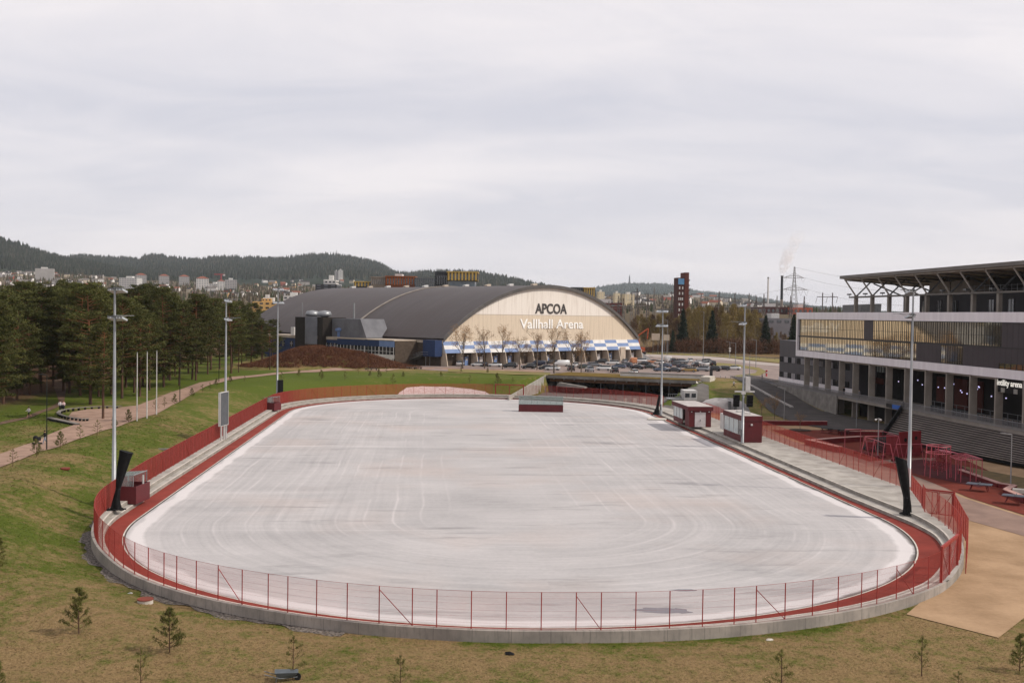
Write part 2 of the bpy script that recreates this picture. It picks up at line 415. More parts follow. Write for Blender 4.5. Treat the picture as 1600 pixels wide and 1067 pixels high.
# dark stains drawn out across the pad
stn_ = noise(nt, cvec(math_n(nt, 'MULTIPLY', ax_, .11), math_n(nt, 'MULTIPLY', ey_, .5), 11), .75, 4, .6)
col = mix(nt, math_n(nt, 'MULTIPLY', ramp(nt, stn_, .58, .74), .6), col, lin('#6c6a69'))
# white painted fringe, worn towards the middle
fr = math_n(nt, 'ADD', rad, math_n(nt, 'MULTIPLY', math_n(nt, 'SUBTRACT', noise(nt, cvec(math_n(nt, 'MULTIPLY', ax_, .3), math_n(nt, 'MULTIPLY', ey_, .3)), .5, 4), .5), 1.6))
edge = math_n(nt, 'MULTIPLY', ramp(nt, fr, RA-1.75, RA-1.35), ramp(nt, fr, RA-.15, RA-.45))
col = mix(nt, math_n(nt, 'MULTIPLY', edge, .65), col, lin('#d9d3d1'))
inner = math_n(nt, 'MULTIPLY', ramp(nt, fr, RA-4, RA-1.9), .12); col = mix(nt, inner, col, lin('#c8c1bf'))
soil = math_n(nt, 'MULTIPLY', ramp(nt, fr, RA-.45, RA-.1), ramp(nt, ax_, -8, 20)); col = mix(nt, math_n(nt, 'MULTIPLY', soil, .85), col, lin('#58524e'))
# joints across the pad
for ej, wj, kj in ((159.5, .16, .75), (196, .35, .55), (118.5, .10, .35), (98, .1, .25), (224, .3, .4)):
    l = ramp(nt, math_n(nt, 'ABSOLUTE', math_n(nt, 'SUBTRACT', ey_, ej)), wj*1.8, wj*.6)
    col = mix(nt, math_n(nt, 'MULTIPLY', math_n(nt, 'MULTIPLY', l, kj), ramp(nt, noise(nt, P, .12, 3), .3, .55)), col, lin('#d4cecc'))
nt.links.new(col, b.inputs['Base Color']); b.inputs['Roughness'].default_value = .7; b.inputs['Specular IOR Level'].default_value = .25
mb = MB(); ring = []
K = 260
for k in range(K):
    p, n = curve(S_T*k/K); ring.append((p[0]-RC, p[1]))
mb.face([(p[0], p[1], 0) for p in ring[::-1]])
pad = mb.build('ice_rink_pad', m_pad); tag(pad, kind='structure')
pad.location = (RC*CA, -RC*SA, 0); pad.rotation_euler = (0, 0, -AL)
# red running strip, curb line and concrete terraces
m_red = mat('red_rubber', '#86392f', '#743027', .35, .85, fine=.12, spec=.15)
m_curb = mat('curb_dark', '#3a3330', '#57504b', .8)
m_conc = mat('pale_concrete', '#a9a39b', '#8d877f', .5, .85, fine=.1, bumpd=.02)
m_concw = mat('terrace_edge', '#cfc8bd', '#b1a99e', .9, .85, fine=.1)
m_concd = mat('weathered_concrete', '#85807a', '#6a655f', .6, .9, fine=.14, bumpd=.02)
o = loop_strip('running_strip', .22, f_red, .03, .035, m_red); tag(o, kind='structure')
o = loop_strip('rink_curb', -.02, .12, .012, .05, m_curb); tag(o, kind='structure')
o = loop_strip('curb_edging', .12, .24, .052, .045, m_concw); tag(o, kind='structure')
m_conc2 = mat('terrace_riser', '#9a938a', '#7d776f', .6, .9, fine=.15)
mb = MB()
kw = dict(m=None, mb=mb)
loop_strip('', f_red, lambda s: f_red(s)+.01, 0, f_z1, mi=1, **kw)
loop_strip('', lambda s: f_red(s)+.01, lambda s: f_red(s)+.18, f_z1, f_z1, mi=2, **kw)
loop_strip('', lambda s: f_red(s)+.18, f_mid, f_z1, f_z1, mi=0, **kw)
loop_strip('', f_mid, lambda s: f_mid(s)+.01, f_z1, f_z2, mi=1, **kw)
loop_strip('', lambda s: f_mid(s)+.01, lambda s: f_mid(s)+.18, f_z2, f_z2, mi=2, **kw)
loop_strip('', lambda s: f_mid(s)+.18, lambda s: f_fen(s)+(.25 if 61 <= s <= S_T-31.5 else -.05), f_z2, f_z2, mi=0, **kw)
loop_strip('', lambda s: f_fen(s)+.25, lambda s: f_fen(s)+.25, f_z2, -.9, mi=1, sa=61, sb=S_T-31.5, **kw)
o = mb.build('concrete_terrace', [m_conc, m_conc2, m_concw]); tag(o, kind='structure')
o = loop_strip('gravel_strip', lambda s: f_fen(s)+.2, lambda s: f_fen(s)+1.0+.35*math.sin(s*.9)+.2*math.sin(s*2.3), lambda s: TZ1(*C(s, f_fen(s)+.5)[:2])+.06, lambda s: TZ1(*C(s, f_fen(s)+1.2)[:2])+.03, mat('gravel_stones', '#2f2926', '#7d746c', 6.5, .95, fine=.45, detail=3), 14, 70, .5); tag(o, kind='structure')
# retaining wall of the near curve
m_wall, nt, b = new_mat('cast_wall')
tc = N(nt, 'ShaderNodeTexCoord'); P = tc.outputs['Object']
at = N(nt, 'ShaderNodeAttribute', attribute_name='run'); ah = N(nt, 'ShaderNodeAttribute', attribute_name='height')
seam = ramp(nt, math_n(nt, 'ABSOLUTE', math_n(nt, 'SUBTRACT', math_n(nt, 'FRACT', math_n(nt, 'DIVIDE', at.outputs['Fac'], 2.4)), .5)), .012, .0)
nA = noise(nt, P, .35, 5, .6); cc = N(nt, 'ShaderNodeCombineXYZ'); nt.links.new(math_n(nt, 'MULTIPLY', at.outputs['Fac'], 3.0), cc.inputs[0]); nt.links.new(math_n(nt, 'MULTIPLY', ah.outputs['Fac'], .5), cc.inputs[1])
nB = noise(nt, cc.outputs[0], 1.0, 5, .65)
col = mix(nt, ramp(nt, nA, .35, .65), lin('#817a73'), lin('#a49a90')); col = mix(nt, ramp(nt, nB, .5, .75), col, lin('#6f6a64'))
col = mix(nt, math_n(nt, 'MULTIPLY', seam, .7), col, lin('#4f4a46')); nt.links.new(col, b.inputs['Base Color']); b.inputs['Roughness'].default_value = .9
mb = MB(); rows = []; run = []; hh = []
s = -31.6; ss_ = []
while s <= 60: ss_.append(s); s += .8
for s in ss_:
    f = f_fen(s)
    zt = f_z2(s)+.045
    rows.append([C(s, f-.12, zt-.05), C(s, f-.1, zt), C(s, f+.22, zt), C(s, f+.24, zt-.03), C(s, f+.26, -1.5)])
    run += [s]*5; hh += [zt, zt, zt, zt, -1.5]
mb.grid(rows)
mb.face(rows[0]); mb.face(rows[-1][::-1])
o = mb.build('retaining_wall', m_wall)
run += [ss_[0]]*5+[ss_[-1]]*5; hh += [.1, .1, .1, .1, -1.5]*2
for nm, arr in (('run', run), ('height', hh)):
    a_ = o.data.attributes.new(nm, 'FLOAT', 'POINT'); a_.data.foreach_set('value', np.array(arr, np.float32))
tag(o, 'low curved cast concrete wall under the red fence around the near end of the rink', 'wall')
# ------------------------------------------------------------------ paving, paths, roads
m_beige = mat('beige_grit', '#a68a6d', '#8f755a', .22, .95, fine=.16, spec=.1)
m_pinkc = mat('pink_paving', '#8b7468', '#7b665c', .4, .9, fine=.08, spec=.15)
m_rubber = mat('playground_rubber', '#6d3328', '#5f2b23', .3, .95, fine=.08, spec=.1)
m_plum = mat('plum_rubber', '#52292b', '#472326', .4, .95, fine=.08, spec=.1)
m_asph = mat('dark_asphalt', '#4a4543', '#3c3836', .35, .9, fine=.1, spec=.2)
m_lot = mat('car_park_asphalt', '#8d7d75', '#7c6e68', .2, .9, fine=.08, spec=.2)
m_path = mat('gravel_path', '#9c8272', '#866e5f', .5, .95, fine=.12, spec=.1)
m_kerb = mat('kerb_stone', '#a39e99', '#8a8580', 1.0, .85)
def outer(s, d=.26): return C(s, f_fen(s)+d)[:2]
gp = lambda x, y, z=0: G(x, y, z)[:2]
edge_r = [outer(s) for s in np.arange(S_T-40, S_R1-4, -3)]
SPL = -.02
# whole right-hand court, then coloured zones a few millimetres higher
court = edge_r+[gp(1040, 641, 0), gp(1112, 641, 0), gp(1190, 656, 0), gp(1250, 660, 0), gp(1312, 652, 0), gp(1420, 680, 0), (112, 150), (112, 50), gp(1605, 962, -.6), gp(1560, 996, -.6), gp(1416, 960, -.6)]
sheet('plaza_paving', court, m_beige, 2.5, .05)
pink = [outer(s) for s in np.arange(S_R0+14, S_R1+40, -3)]+[gp(1190, 668), gp(1240, 690), gp(1330, 708), gp(1420, 730), gp(1500, 775), gp(1605, 806), gp(1605, 832), gp(1510, 808)]
sheet('plaza_walkway', pink, m_pinkc, 3, .075)
rub = [gp(1206, 672), gp(1290, 672), gp(1345, 672), gp(1420, 690), gp(1500, 714), gp(1605, 765), gp(1605, 803), gp(1512, 776), gp(1425, 742), gp(1320, 709), gp(1250, 690)]
sheet('playground_surface', rub, m_rubber, 3, .10)
plum = [gp(1395, 722), gp(1440, 718), gp(1500, 728), gp(1562, 752), gp(1530, 762), gp(1480, 752), gp(1420, 738)]
sheet('playground_plum_zone', plum, m_plum, 3, .125)
sheet('playground_sand_zone', [gp(1350, 722), gp(1420, 716), gp(1462, 716), gp(1462, 720), gp(1420, 721), gp(1360, 727), gp(1330, 717)], m_pinkc, 3, .125)
# far side apron in front of the pavilion
ap = [outer(s, -.3) for s in np.arange(S_F+14, S_R1+30, 3)]+[gp(1108, 641), (PAV_R[0]+1.5, PAV_R[1]-6), (PAV_R[0]-1, PAV_R[1]+8), (PAV_L[0]+1, PAV_L[1]+10)]
sheet('pavilion_apron', ap, mat('apron_concrete', '#67625d', '#57524e', .5, .9, fine=.1), 3, .04)  # concrete darkened: shade before the pavilion is put into its colour
# ramp from the car park down to the court, park path, car park
rl = [gp(1140, 588, 4), gp(1166, 604, 3.4), gp(1196, 626, 2.1), gp(1222, 646, .9), gp(1250, 662, .1), gp(1300, 672, 0)]
rr = [gp(1200, 594, 4), gp(1206, 599, 3.6), gp(1250, 622, 2.0), gp(1285, 639, .8), gp(1312, 648, 0), gp(1425, 672, 0)]
path_strip('ramp_road', rl, rr, m_asph, .16, 6, 6)
lotp = [gp(655, 578, 4), gp(760, 583, 4), gp(900, 586, 4), (PAV_L[0]+28, PAV_L[1]+17), gp(1090, 588, 4), gp(1210, 596, 4), gp(1222, 592, 4), gp(1222, 572, 4), gp(1150, 562, 4), gp(1050, 555, 4), gp(985, 556, 4), gp(690, 571, 4), gp(640, 572, 4)]
sheet('car_park', lotp, m_lot, 6, .07)
mb_ = mat('road_asphalt_far', '#a59a92', '#978c85', .1, .9)
sheet('access_road', [gp(985, 556.5, 4), gp(1050, 557, 4), gp(1130, 563, 4), gp(1185, 570, 4), gp(1222, 573, 4), gp(1222, 569, 4), gp(1180, 565, 4), gp(1130, 559, 4), gp(1050, 553.5, 4), gp(985, 553.5, 4)], mb_, 8, .10)
pl = [(0, 710), (50, 692.5), (87, 675), (120, 663), (165, 650), (212, 635), (250, 620), (312, 598), (350, 591), (400, 586), (460, 580), (525, 576.5), (600, 573.5), (680, 574), (760, 577), (850, 579)]
pr = [(0, 731), (60, 707), (110, 691), (150, 677), (200, 661), (245, 647), (275, 631), (320, 605), (355, 595), (402, 589), (462, 583), (527, 579.5), (602, 576.5), (680, 577), (760, 580), (850, 582)]
PL = [on_ground(*p) for p in pl]; PR = [on_ground(*p) for p in pr]
path_strip('park_path', [(PL[0][0]-14, PL[0][1]-24)]+[p[:2] for p in PL], [(PR[0][0]-12, PR[0][1]-22)]+[p[:2] for p in PR], m_path, .09, 4, 4)
tl = [on_ground(*p) for p in [(0, 660), (40, 652), (75, 638), (92, 628), (84, 605), (80, 590)]]
tr = [on_ground(*p) for p in [(0, 664), (42, 655), (80, 641), (100, 632), (104, 605), (100, 590)]]
path_strip('forest_trail', [p[:2] for p in tl], [p[:2] for p in tr], mat('trail_soil', '#6b5340', '#4c3a2c', .8, .95, fine=.15), .08, 3, 4)
seatfloor = [on_ground(*p)[:2] for p in [(118, 664), (104, 655), (112, 645), (140, 640), (190, 637), (215, 634), (225, 650), (180, 664), (140, 668)]]
sheet('resting_place', seatfloor, m_path, 3, .12)
mud = [C(S_F+ds, f_fen(S_F+ds)+do)[:2] for ds, do in ((-14, 2.0), (-12.5, .5), (3.6, .5), (5, 2.2), (4, 4.0), (1, 5.6), (-3, 6.8), (-8, 7.2), (-11, 6.4), (-12, 5.0), (-13.2, 3.6))]
sheet('gravel_patch', mud, mat('pale_gravel', '#dacdc8', '#bdaea9', 1.2, .95, fine=.2), 1.25, .16)
# ================================================================== FENCES
m_fred = mat('fence_red_paint', '#9b322c', '#872b26', 2, .5, spec=.4)
m_wire = mat('fence_red_wire', '#a03c33', '#92352d', 2, .5, spec=.35)
def fence(name, label, sa, sb, h, gap, brace=6, skip=(), wire=.05, rw=.0062, group='red mesh fences round the rink', flip=False):
    root = thing(name, label, 'fence', C(sa, f_fen(sa), 0), 0, group)
    L0 = Vector(root.location)
    off = lambda p: (p[0]-L0.x, p[1]-L0.y, p[2]-L0.z)
    posts = []; s = sa
    k = 0
    while s < sb+.01:
        posts.append(s); s += gap*(1 if k % 5 != 4 else .72); k += 1
    for s in posts:
        mb = MB(); z = f_z2(s); p = C(s, f_fen(s), z-.02)
        mb.tube([off(p), off((p[0], p[1], z+h))], .036, 6); mb.cbox(off((p[0], p[1], z-.02)), (.16, .16, .035))
        mb.build('post', m_fred, root)
    nb = 0
    for k in range(2, len(posts)-1, brace):
        a, b_ = (posts[k], posts[k+1]) if not flip else (posts[k+1], posts[k])
        mb = MB(); mb.tube([off(C(a, f_fen(a)-.03, f_z2(a)+h*.9)), off(C(b_, f_fen(b_)-.03, f_z2(b_)+.06))], .026, 6); mb.build('brace', m_fred, root)
    mb = MB(); n = int((sb-sa)/wire)
    for k in range(n+1):
        s = sa+k*wire; z = f_z2(s); p = C(s, f_fen(s), z+.05); q = C(s+rw*2, f_fen(s), 0); pn_, nn = curve(s)
        r = C(s+rw, f_fen(s)+rw*1.7, 0); b0 = [off((u[0], u[1], z+.05)) for u in (p, q, r)]; b1 = [off((u[0], u[1], z+h)) for u in (p, q, r)]
        i = len(mb.v); mb.v.extend(b0+b1)
        for e in ((0, 1, 4, 3), (1, 2, 5, 4), (2, 0, 3, 5)): mb.f.append(tuple(i+t for t in e)); mb.m.append(0)
    zs = np.linspace(.05, h, 7)
    for zi in zs:
        rr = .004 if zi < h-.01 else .011
        pts = [off(C(s, f_fen(s)+.004, f_z2(s)+zi)) for s in np.arange(sa, sb+.01, 1.6)]
        mb.tube(pts, rr, 3, cap=False)
    mb.build('wire_mesh', m_wire, root)
    return root
fence('mesh_fence', 'red mesh fence on the near curved concrete wall, in front of the lawn', -30.8, 50, 2.45, 2.15, rw=.0036, flip=True)
fence('mesh_fence', 'red mesh fence along the left side of the rink below the green bank', 50.3, 168, 2.45, 2.3, 6)
fence('mesh_fence', 'red mesh fence round the far curve below the arena bank', 168.3, S_F+6, 2.45, 2.3, 7, rw=.011)
fence('mesh_fence', 'red mesh fence in front of the dark opening of the pavilion', S_F+13, S_R1-7, 2.45, 2.3, 7)
fence('mesh_fence', 'long red mesh fence behind the white concrete platform beside the playground', S_R1+8, S_R0-12, 2.45, 2.3, 5, flip=True, rw=.0042)
fence('mesh_fence', 'red mesh fence on the right-hand near curve between the two gates', S_R0-1.5, S_T-36.6, 2.45, 2.0, 3, flip=True, rw=.003)
# gates: heavier frame, two leaves, mesh
def gate(name, label, p, q, z, h, wire=.05):
    P0, P1 = Vector((p[0], p[1], z)), Vector((q[0], q[1], z)); d = P1-P0; L = d.length; ang = math.atan2(d.y, d.x)
    root = thing(name, label, 'gate', P0, ang, 'red mesh gates round the rink')
    mb = MB(); mb.box(-.09, .09, -.09, .09, 0, h); mb.box(L-.09, L+.09, -.09, .09, 0, h); mb.box(.09, L-.09, -.08, .08, h-.16, h); mb.build('frame', m_fred, root)
    for a, b_ in ((.12, L/2-.03), (L/2+.03, L-.12)):
        mb = MB(); t = .045
        for x0, x1, z0, z1 in ((a, a+2*t, .08, h-.2), (b_-2*t, b_, .08, h-.2), (a+2*t, b_-2*t, .08, .08+2*t), (a+2*t, b_-2*t, h-.2-2*t, h-.2)): mb.box(x0, x1, -t, t, z0, z1)
        lf = mb.build('leaf', m_fred, root)
        mb = MB(); mb.tube([(a+.1, 0, h-.35), (b_-.1, 0, .2)] if a < 1 else [(b_-.1, 0, h-.35), (a+.1, 0, .2)], .03, 6); mb.build('diagonal', m_fred, lf)
        mb = MB(); k = a+.1
        while k < b_-.1: mb.tube([(k, .02, .1), (k, .02, h-.25)], .005, 3, cap=False); k += wire
        for zi in np.linspace(.3, h-.4, 9): mb.tube([(a+.1, .02, zi), (b_-.1, .02, zi)], .004, 3, cap=False)
        mb.build('wire_mesh', m_wire, lf)
    return root
sg = S_T-49.6
gate('mesh_gate', 'red double mesh gate at the right-hand near curve by the beige path', C(S_T-31, f_fen(S_T-31), 0), C(S_T-36.3, f_fen(S_T-36.3), 0), -.1, 3.0)
ga, gb = G(1441, 800, .1), G(1490, 806, .1)
gate('mesh_gate', 'red double mesh gate facing the camera between the black cover and the playground', ga, gb, .0, 2.6)
gate('mesh_gate', 'red mesh gate in the far curve right of the pale gravel patch', C(S_F+6.4, f_fen(S_F+6.4), 0), C(S_F+12.6, f_fen(S_F+12.6), 0), .7, 2.6)
# platform edge return rails and a short run of fence tying the gate to the long fence
def straight_fence(name, label, p, q, z, h, gap, brace=True, group='red mesh fences round the rink', m1=None, m2=None, wire=.05, pr=.036):
    P0, P1 = Vector((p[0], p[1], z)), Vector((q[0], q[1], z)); d = P1-P0; L = d.length
    root = thing(name, label, 'fence', P0, math.atan2(d.y, d.x), group)
    dz = (q[2]-p[2]) if len(q) > 2 and len(p) > 2 else 0
    n = max(1, round(L/gap))
    zz = lambda x: dz*x/L
    for k in range(n+1):
        mb = MB(); x = L*k/n; mb.tube([(x, 0, zz(x)), (x, 0, zz(x)+h)], pr, 6); mb.build('post', m1 or m_fred, root)
    if brace and n > 2:
        x0, x1 = L/n, 2*L/n; mb = MB(); mb.tube([(x0, 0, zz(x0)+h*.9), (x1, 0, zz(x1)+.1)], .026, 6); mb.build('brace', m1 or m_fred, root)
    mb = MB(); k = 0
    while k*wire < L:
        x = k*wire; mb.tube([(x, .01, zz(x)+.05), (x, .01, zz(x)+h)], .0032, 3, cap=False); k += 1
    for zi in np.linspace(.05, h, 7): mb.tube([(0, .01, zi), (L, .01, dz+zi)], .0045 if zi < h-.01 else .011, 3, cap=False)
    mb.build('wire_mesh', m2 or m_wire, root)
    return root
sA = S_R0-12
straight_fence('mesh_fence', 'short red mesh fence between the black cover and the double gate by the playground', C(sA, f_fen(sA)), ga, .1, 2.45, 2.2)
go = G(1512, 850, .1)
straight_fence('mesh_fence', 'red mesh fence from the double gate towards the beige path corner', gb, go, .0, 2.45, 2.0, wire=.06)
straight_fence('mesh_fence', 'short outer red mesh fence between the beige path and the curved terrace', go, G(1509, 888, .0), -.45, 2.8, 2.0, False, wire=.06)
# ================================================================== FLOODLIGHT MASTS
m_galv = mat('galvanised_steel', '#9a9b9c', '#86888a', 2.5, .45, .55, stretch=(1, 1, .2))
m_galvd = mat('galvanised_dark', '#6d6f71', '#5c5e60', 2.5, .5, .5)
m_black = mat('black_cover', '#0b0b0c', '#151516', 3, .8, spec=.2)
m_lens = mat('lamp_glass', '#b9bdc0', '#a2a6aa', 4, .2, .3)
m_white = mat('white_paint', '#c9c6c2', '#b5b2ae', 1.2, .5)
def mast(label, base, top, yaw):
    h = top
    root = thing('floodlight_mast', label, 'floodlight mast', base, yaw, 'floodlight masts round the rink')
    mb = MB(); mb.lathe([(.0, .0), (.32, 0), (.32, .05), (.23, .06), (.2, h*.28), (.185, h*.281), (.15, h*.62), (.14, h*.621), (.10, h-.1), (.09, h), (0, h)], 14); mb.build('pole', m_galv, root, True)
    for z, n in ((h-.1, 5), (h-2.9, 5)):
        mb = MB(); mb.box(-1.15, 1.15, -.06, .06, z-.05, z+.06); mb.box(-.1, .1, -.16, .16, z-.14, z+.14)
        mb.tube([(0, 0, z-.5), (0, -.55, z)], .035, 6)
        cb = mb.build('cross_arm', m_galvd, root)
        for k in range(n):
            x = -1.0+2.0*k/(n-1); mb = MB()
            mb.tube([(x, 0, z), (x, -.12, z-.2)], .04, 6)
            mb.hexa([(x-.24, -.55, z-.46), (x+.24, -.55, z-.46), (x+.24, -.02, z-.22), (x-.24, -.02, z-.22), (x-.24, -.62, z-.28), (x+.24, -.62, z-.28), (x+.14, -.02, z-.02), (x-.14, -.02, z-.02)])
            lp = mb.build('lamp_head', m_lens, cb)
        mb = MB(); mb.box(-.12, .12, -2.2, -.1, z+.06, z+.11); mb.tube([(0, -.1, z-.25), (0, -1.5, z+.06)], .03, 6); mb.build('access_arm', m_galv, root)
    mb = MB(); mb.box(-.17, .17, -.28, -.19, 1.0, 2.1); mb.build('hatch_box', m_galvd, root)
    return root
def mast_at(label, px, py, ptop, z):
    b = G(px, py, z); t = D(px, ptop, b[1])
    a, e = loc_(b[0], b[1]); yaw = math.atan2(RC*CA-b[0], -(160-b[1])*.35)
    dirx, diry = wor(RC, 160); yaw = math.atan2(diry-b[1], dirx-b[0])+PI/2
    return mast(label, b, t[2]-z, yaw), b
M1, B1 = mast_at('tall grey floodlight mast beside the black draped cover and the left-hand hut', 178, 782, 449, .76)
M2, B2 = mast_at('tall grey floodlight mast behind the dark scoreboard panel on the left', 352, 684, 467, .76)
M3, B3 = mast_at('tall grey floodlight mast at the far left curve behind the small hut', 433, 628, 450, .76)
M4, B4 = mast_at('tall grey floodlight mast in front of the pavilion opening', 1033, 648, 484, .76)
M5, B5 = mast_at('tall grey floodlight mast carrying loudspeakers beside the square red hut', 1160, 692, 474, .8)
M6, B6 = mast_at('tallest grey floodlight mast before the glass stadium, by the playground', 1420, 760, 452, .8)
# loudspeakers hung from the mast by the square hut
sp_ = thing('loudspeaker_cluster', 'pair of black loudspeakers on a pale bracket halfway up the mast', 'loudspeakers', (B5[0], B5[1], B5[2]+7.2), 0)
mb = MB(); mb.box(-1.3, 1.7, -.2, .2, .6, .8); mb.box(.3, 1.0, -.25, .25, .82, 3.0); mb.box(-.3, .3, -.3, .3, .3, .58); mb.build('bracket', m_white, sp_)
for x, a in ((-1.05, .15), (1.0, -.15)):
    mb = MB()
    for k in range(4): mb.hexa([(x-.42, -.45+.07*k, -.25-.46*k), (x+.42, -.45+.07*k, -.25-.46*k), (x+.42, .35, -.25-.46*k), (x-.42, .35, -.25-.46*k), (x-.45, -.5+.07*k, .18-.46*k), (x+.45, -.5+.07*k, .18-.46*k), (x+.45, .35, .18-.46*k), (x-.45, .35, .18-.46*k)])
    mb.build('speaker', m_black, sp_)
# black draped covers (tied cloth bags over equipment beside the masts)
def drape(label, px, py, ptop, topx, wtop, wneck, wbase, z, depth=.9, kneck=.42):
    b = G(px, py, z); t = D(topx, ptop, b[1]-.2); H_ = t[2]-z; dx = t[0]-b[0]
    root = thing('draped_cover', label, 'cover', b, 0, 'black draped covers by the masts')
    mb = MB(); rows = []; n = 20
    for k in range(25):
        u = k/24; z_ = H_*u
        if u < kneck: wv = wbase+(wneck-wbase)*(u/kneck)**.6
        else: wv = wneck+(wtop-wneck)*((u-kneck)/(1-kneck))**.8
        cx_ = dx*max(0, (u-.12)/.88)**1.25; row = []
        for q in range(n):
            th = 2*PI*q/n; fold = 1+.13*math.sin(5*th+3*u)*(1-u*.4)+.07*math.sin(9*th+7*u)
            sq = 1/max(abs(math.cos(th)), abs(math.sin(th)))**(.55*u)
            row.append((cx_+wv/2*math.cos(th)*fold*sq, depth/2*math.sin(th)*fold*(.55+.45*wv/max(wtop, wbase)), z_-(.18*math.cos(th) if u > .97 else 0)))
        rows.append(row)
    mb.grid(rows, 0, True); mb.face(rows[-1]); mb.build('cloth', m_black, root, True)
    mb = MB(); cxn = dx*max(0, (kneck-.12)/.88)**1.25
    mb.lathe([(wneck/2+.03, -.06), (wneck/2+.07, 0), (wneck/2+.03, .06)], 14, 0, (cxn, 0, H_*kneck)); mb.build('strap', mat('grey_strap', '#2a2b2d'), root)
    mb = MB()
    for q in range(7):
        th = 2*PI*q/7+.3; mb.cbox((math.cos(th)*wbase*.6, math.sin(th)*.45, 0), (.5, .28, .1), th)
    mb.build('hem_weights', m_black, root)
    return root
drape('black draped cover tied at the waist beside the left-hand hut', 181, 796, 706, 197, 1.25, .38, 1.2, .76, .8, .36)
drape('black draped cover tied at the foot beside the right-hand near mast', 1418, 803, 716, 1408, 1.1, .6, .9, .5, .9, .30)
drape('slim black draped cover at the foot of the mast before the pavilion', 1026, 648, 618, 1031, .5, .5, 1.6, .6)
# dark tall panel beside the far left mast
pb = G(438, 628, .76); root = thing('speaker_column', 'tall black speaker column beside the far left floodlight mast', 'speaker', (pb[0], pb[1], pb[2]), .3)
mb = MB(); mb.box(-.55, .55, -.35, .35, .6, 4.7); mb.build('cabinet', m_black, root); mb = MB(); mb.box(-.6, .6, -.5, .5, 0, .57); mb.build('plinth', m_galvd, root)
# scoreboard
b = G(349, 687, .76); root = thing('scoreboard', 'dark grey scoreboard panel on two white posts facing the rink', 'scoreboard', b, math.radians(84))
t = D(349, 613, b[1])[2]-.76; w_ = 3.1
m_panel = mat('panel_grey', '#55585c', '#4b4e52', 1.5, .4, .2)
mb = MB(); mb.box(-w_/2, w_/2, -.14, .14, 2.2, t); mb.build('panel', m_panel, root)
mb = MB()
for x0, x1, z0, z1 in ((-w_/2-.07, -w_/2-.003, 2.13, t+.07), (w_/2+.003, w_/2+.07, 2.13, t+.07), (-w_/2, w_/2, 2.13, 2.197), (-w_/2, w_/2, t+.003, t+.07)): mb.box(x0, x1, -.18, .18, z0, z1)
mb.build('frame', m_white, root)
for x in (-.9, .2, .9):
    mb = MB(); mb.box(x-.08, x+.08, -.1, .1, 0, 2.12); mb.build('post', m_white, root)
# ================================================================== HUTS
m_maroon = mat('maroon_cladding', '#5c2024', '#521c20', .8, .6, fine=.05)
m_roofw = mat('pale_roof', '#b7b0ac', '#a39c98', .6, .8, fine=.06)
m_glass = mat('dark_glass', '#1c2226', '#2b3237', .3, .06, .0, spec=.9)
m_glassl = mat('pale_glazing', '#b9c2c1', '#a6b0b0', .5, .12, .0, spec=.5)
m_clear, nt, b = new_mat('clear_glazing'); b.inputs['Base Color'].default_value = lin('#b8c4c2'); b.inputs['Roughness'].default_value = .1
tr_ = N(nt, 'ShaderNodeBsdfTransparent'); tr_.inputs[0].default_value = (.88, .93, .92, 1); mx_ = N(nt, 'ShaderNodeMixShader'); mx_.inputs[0].default_value = .38; nt.links.new(tr_.outputs[0], mx_.inputs[1]); nt.links.new(b.outputs[0], mx_.inputs[2]); nt.links.new(mx_.outputs[0], nt.nodes['Material Output'].inputs['Surface'])
m_doorw = mat('door_white', '#c3bdbd', '#b3adad', 1.2, .6)
def bench_hut(label, px, py, z, L, Dp, hb, rz, gh=0, group='maroon team shelters at the rink side'):
    """maroon base with a slanted glazed canopy, open to the rink (local -y)"""
    b = G(px, py, z); root = thing('team_shelter', label, 'shelter', b, rz, group)
    mb = MB(); mb.box(-L/2, L/2, 0, .14, 0, hb); mb.box(-L/2, -L/2+.12, .143, Dp, 0, hb); mb.box(L/2-.12, L/2, .143, Dp, 0, hb); mb.box(-L/2+.123, L/2-.123, Dp-.12, Dp, 0, hb); mb.build('base', m_maroon, root)
    mb = MB(); mb.box(-L/2+.15, L/2-.15, Dp-.75, Dp-.15, .38, .45); mb.box(-L/2+.15, L/2-.15, Dp-.3, Dp-.25, .05, .37); mb.build('bench', m_doorw, root)
    gl = MB(); gl.box(-L/2+.07, L/2-.07, Dp-.09, Dp-.06, hb, hb+.95+gh)
    gl.hexa([(-L/2, .35, hb+1.12+gh), (L/2, .35, hb+1.12+gh), (L/2, Dp+.1, hb+.98+gh), (-L/2, Dp+.1, hb+.98+gh), (-L/2, .35, hb+1.15+gh), (L/2, .35, hb+1.15+gh), (L/2, Dp+.1, hb+1.01+gh), (-L/2, Dp+.1, hb+1.01+gh)])
    for x in (-L/2+.05, L/2-.08): gl.face([(x, .45, hb+.02), (x, Dp-.1, hb+.02), (x, Dp-.1, hb+.97+gh), (x, .45, hb+1.08+gh)])
    gl.build('glazing', m_clear, root)
    fr = MB(); n = max(2, round(L/1.3))
    for k in range(n+1):
        x = -L/2+L*k/n; x = min(max(x, -L/2+.05), L/2-.05)
        fr.box(x-.035, x+.035, Dp-.055, Dp+.0, hb+.003, hb+.97+gh)
        fr.hexa([(x-.03, .33, hb+1.06+gh), (x+.03, .33, hb+1.06+gh), (x+.03, Dp, hb+.92+gh), (x-.03, Dp, hb+.92+gh), (x-.03, .33, hb+1.11+gh), (x+.03, .33, hb+1.11+gh), (x+.03, Dp, hb+.97+gh), (x-.03, Dp, hb+.97+gh)])
    for x in (-L/2+.05, L/2-.05): fr.box(x-.04, x+.04, .3, .38, hb+.003, hb+1.06+gh)
    fr.box(-L/2, L/2, .28, .34, hb+1.11+gh, hb+1.2+gh); fr.build('frame', m_galv, root)
    return root
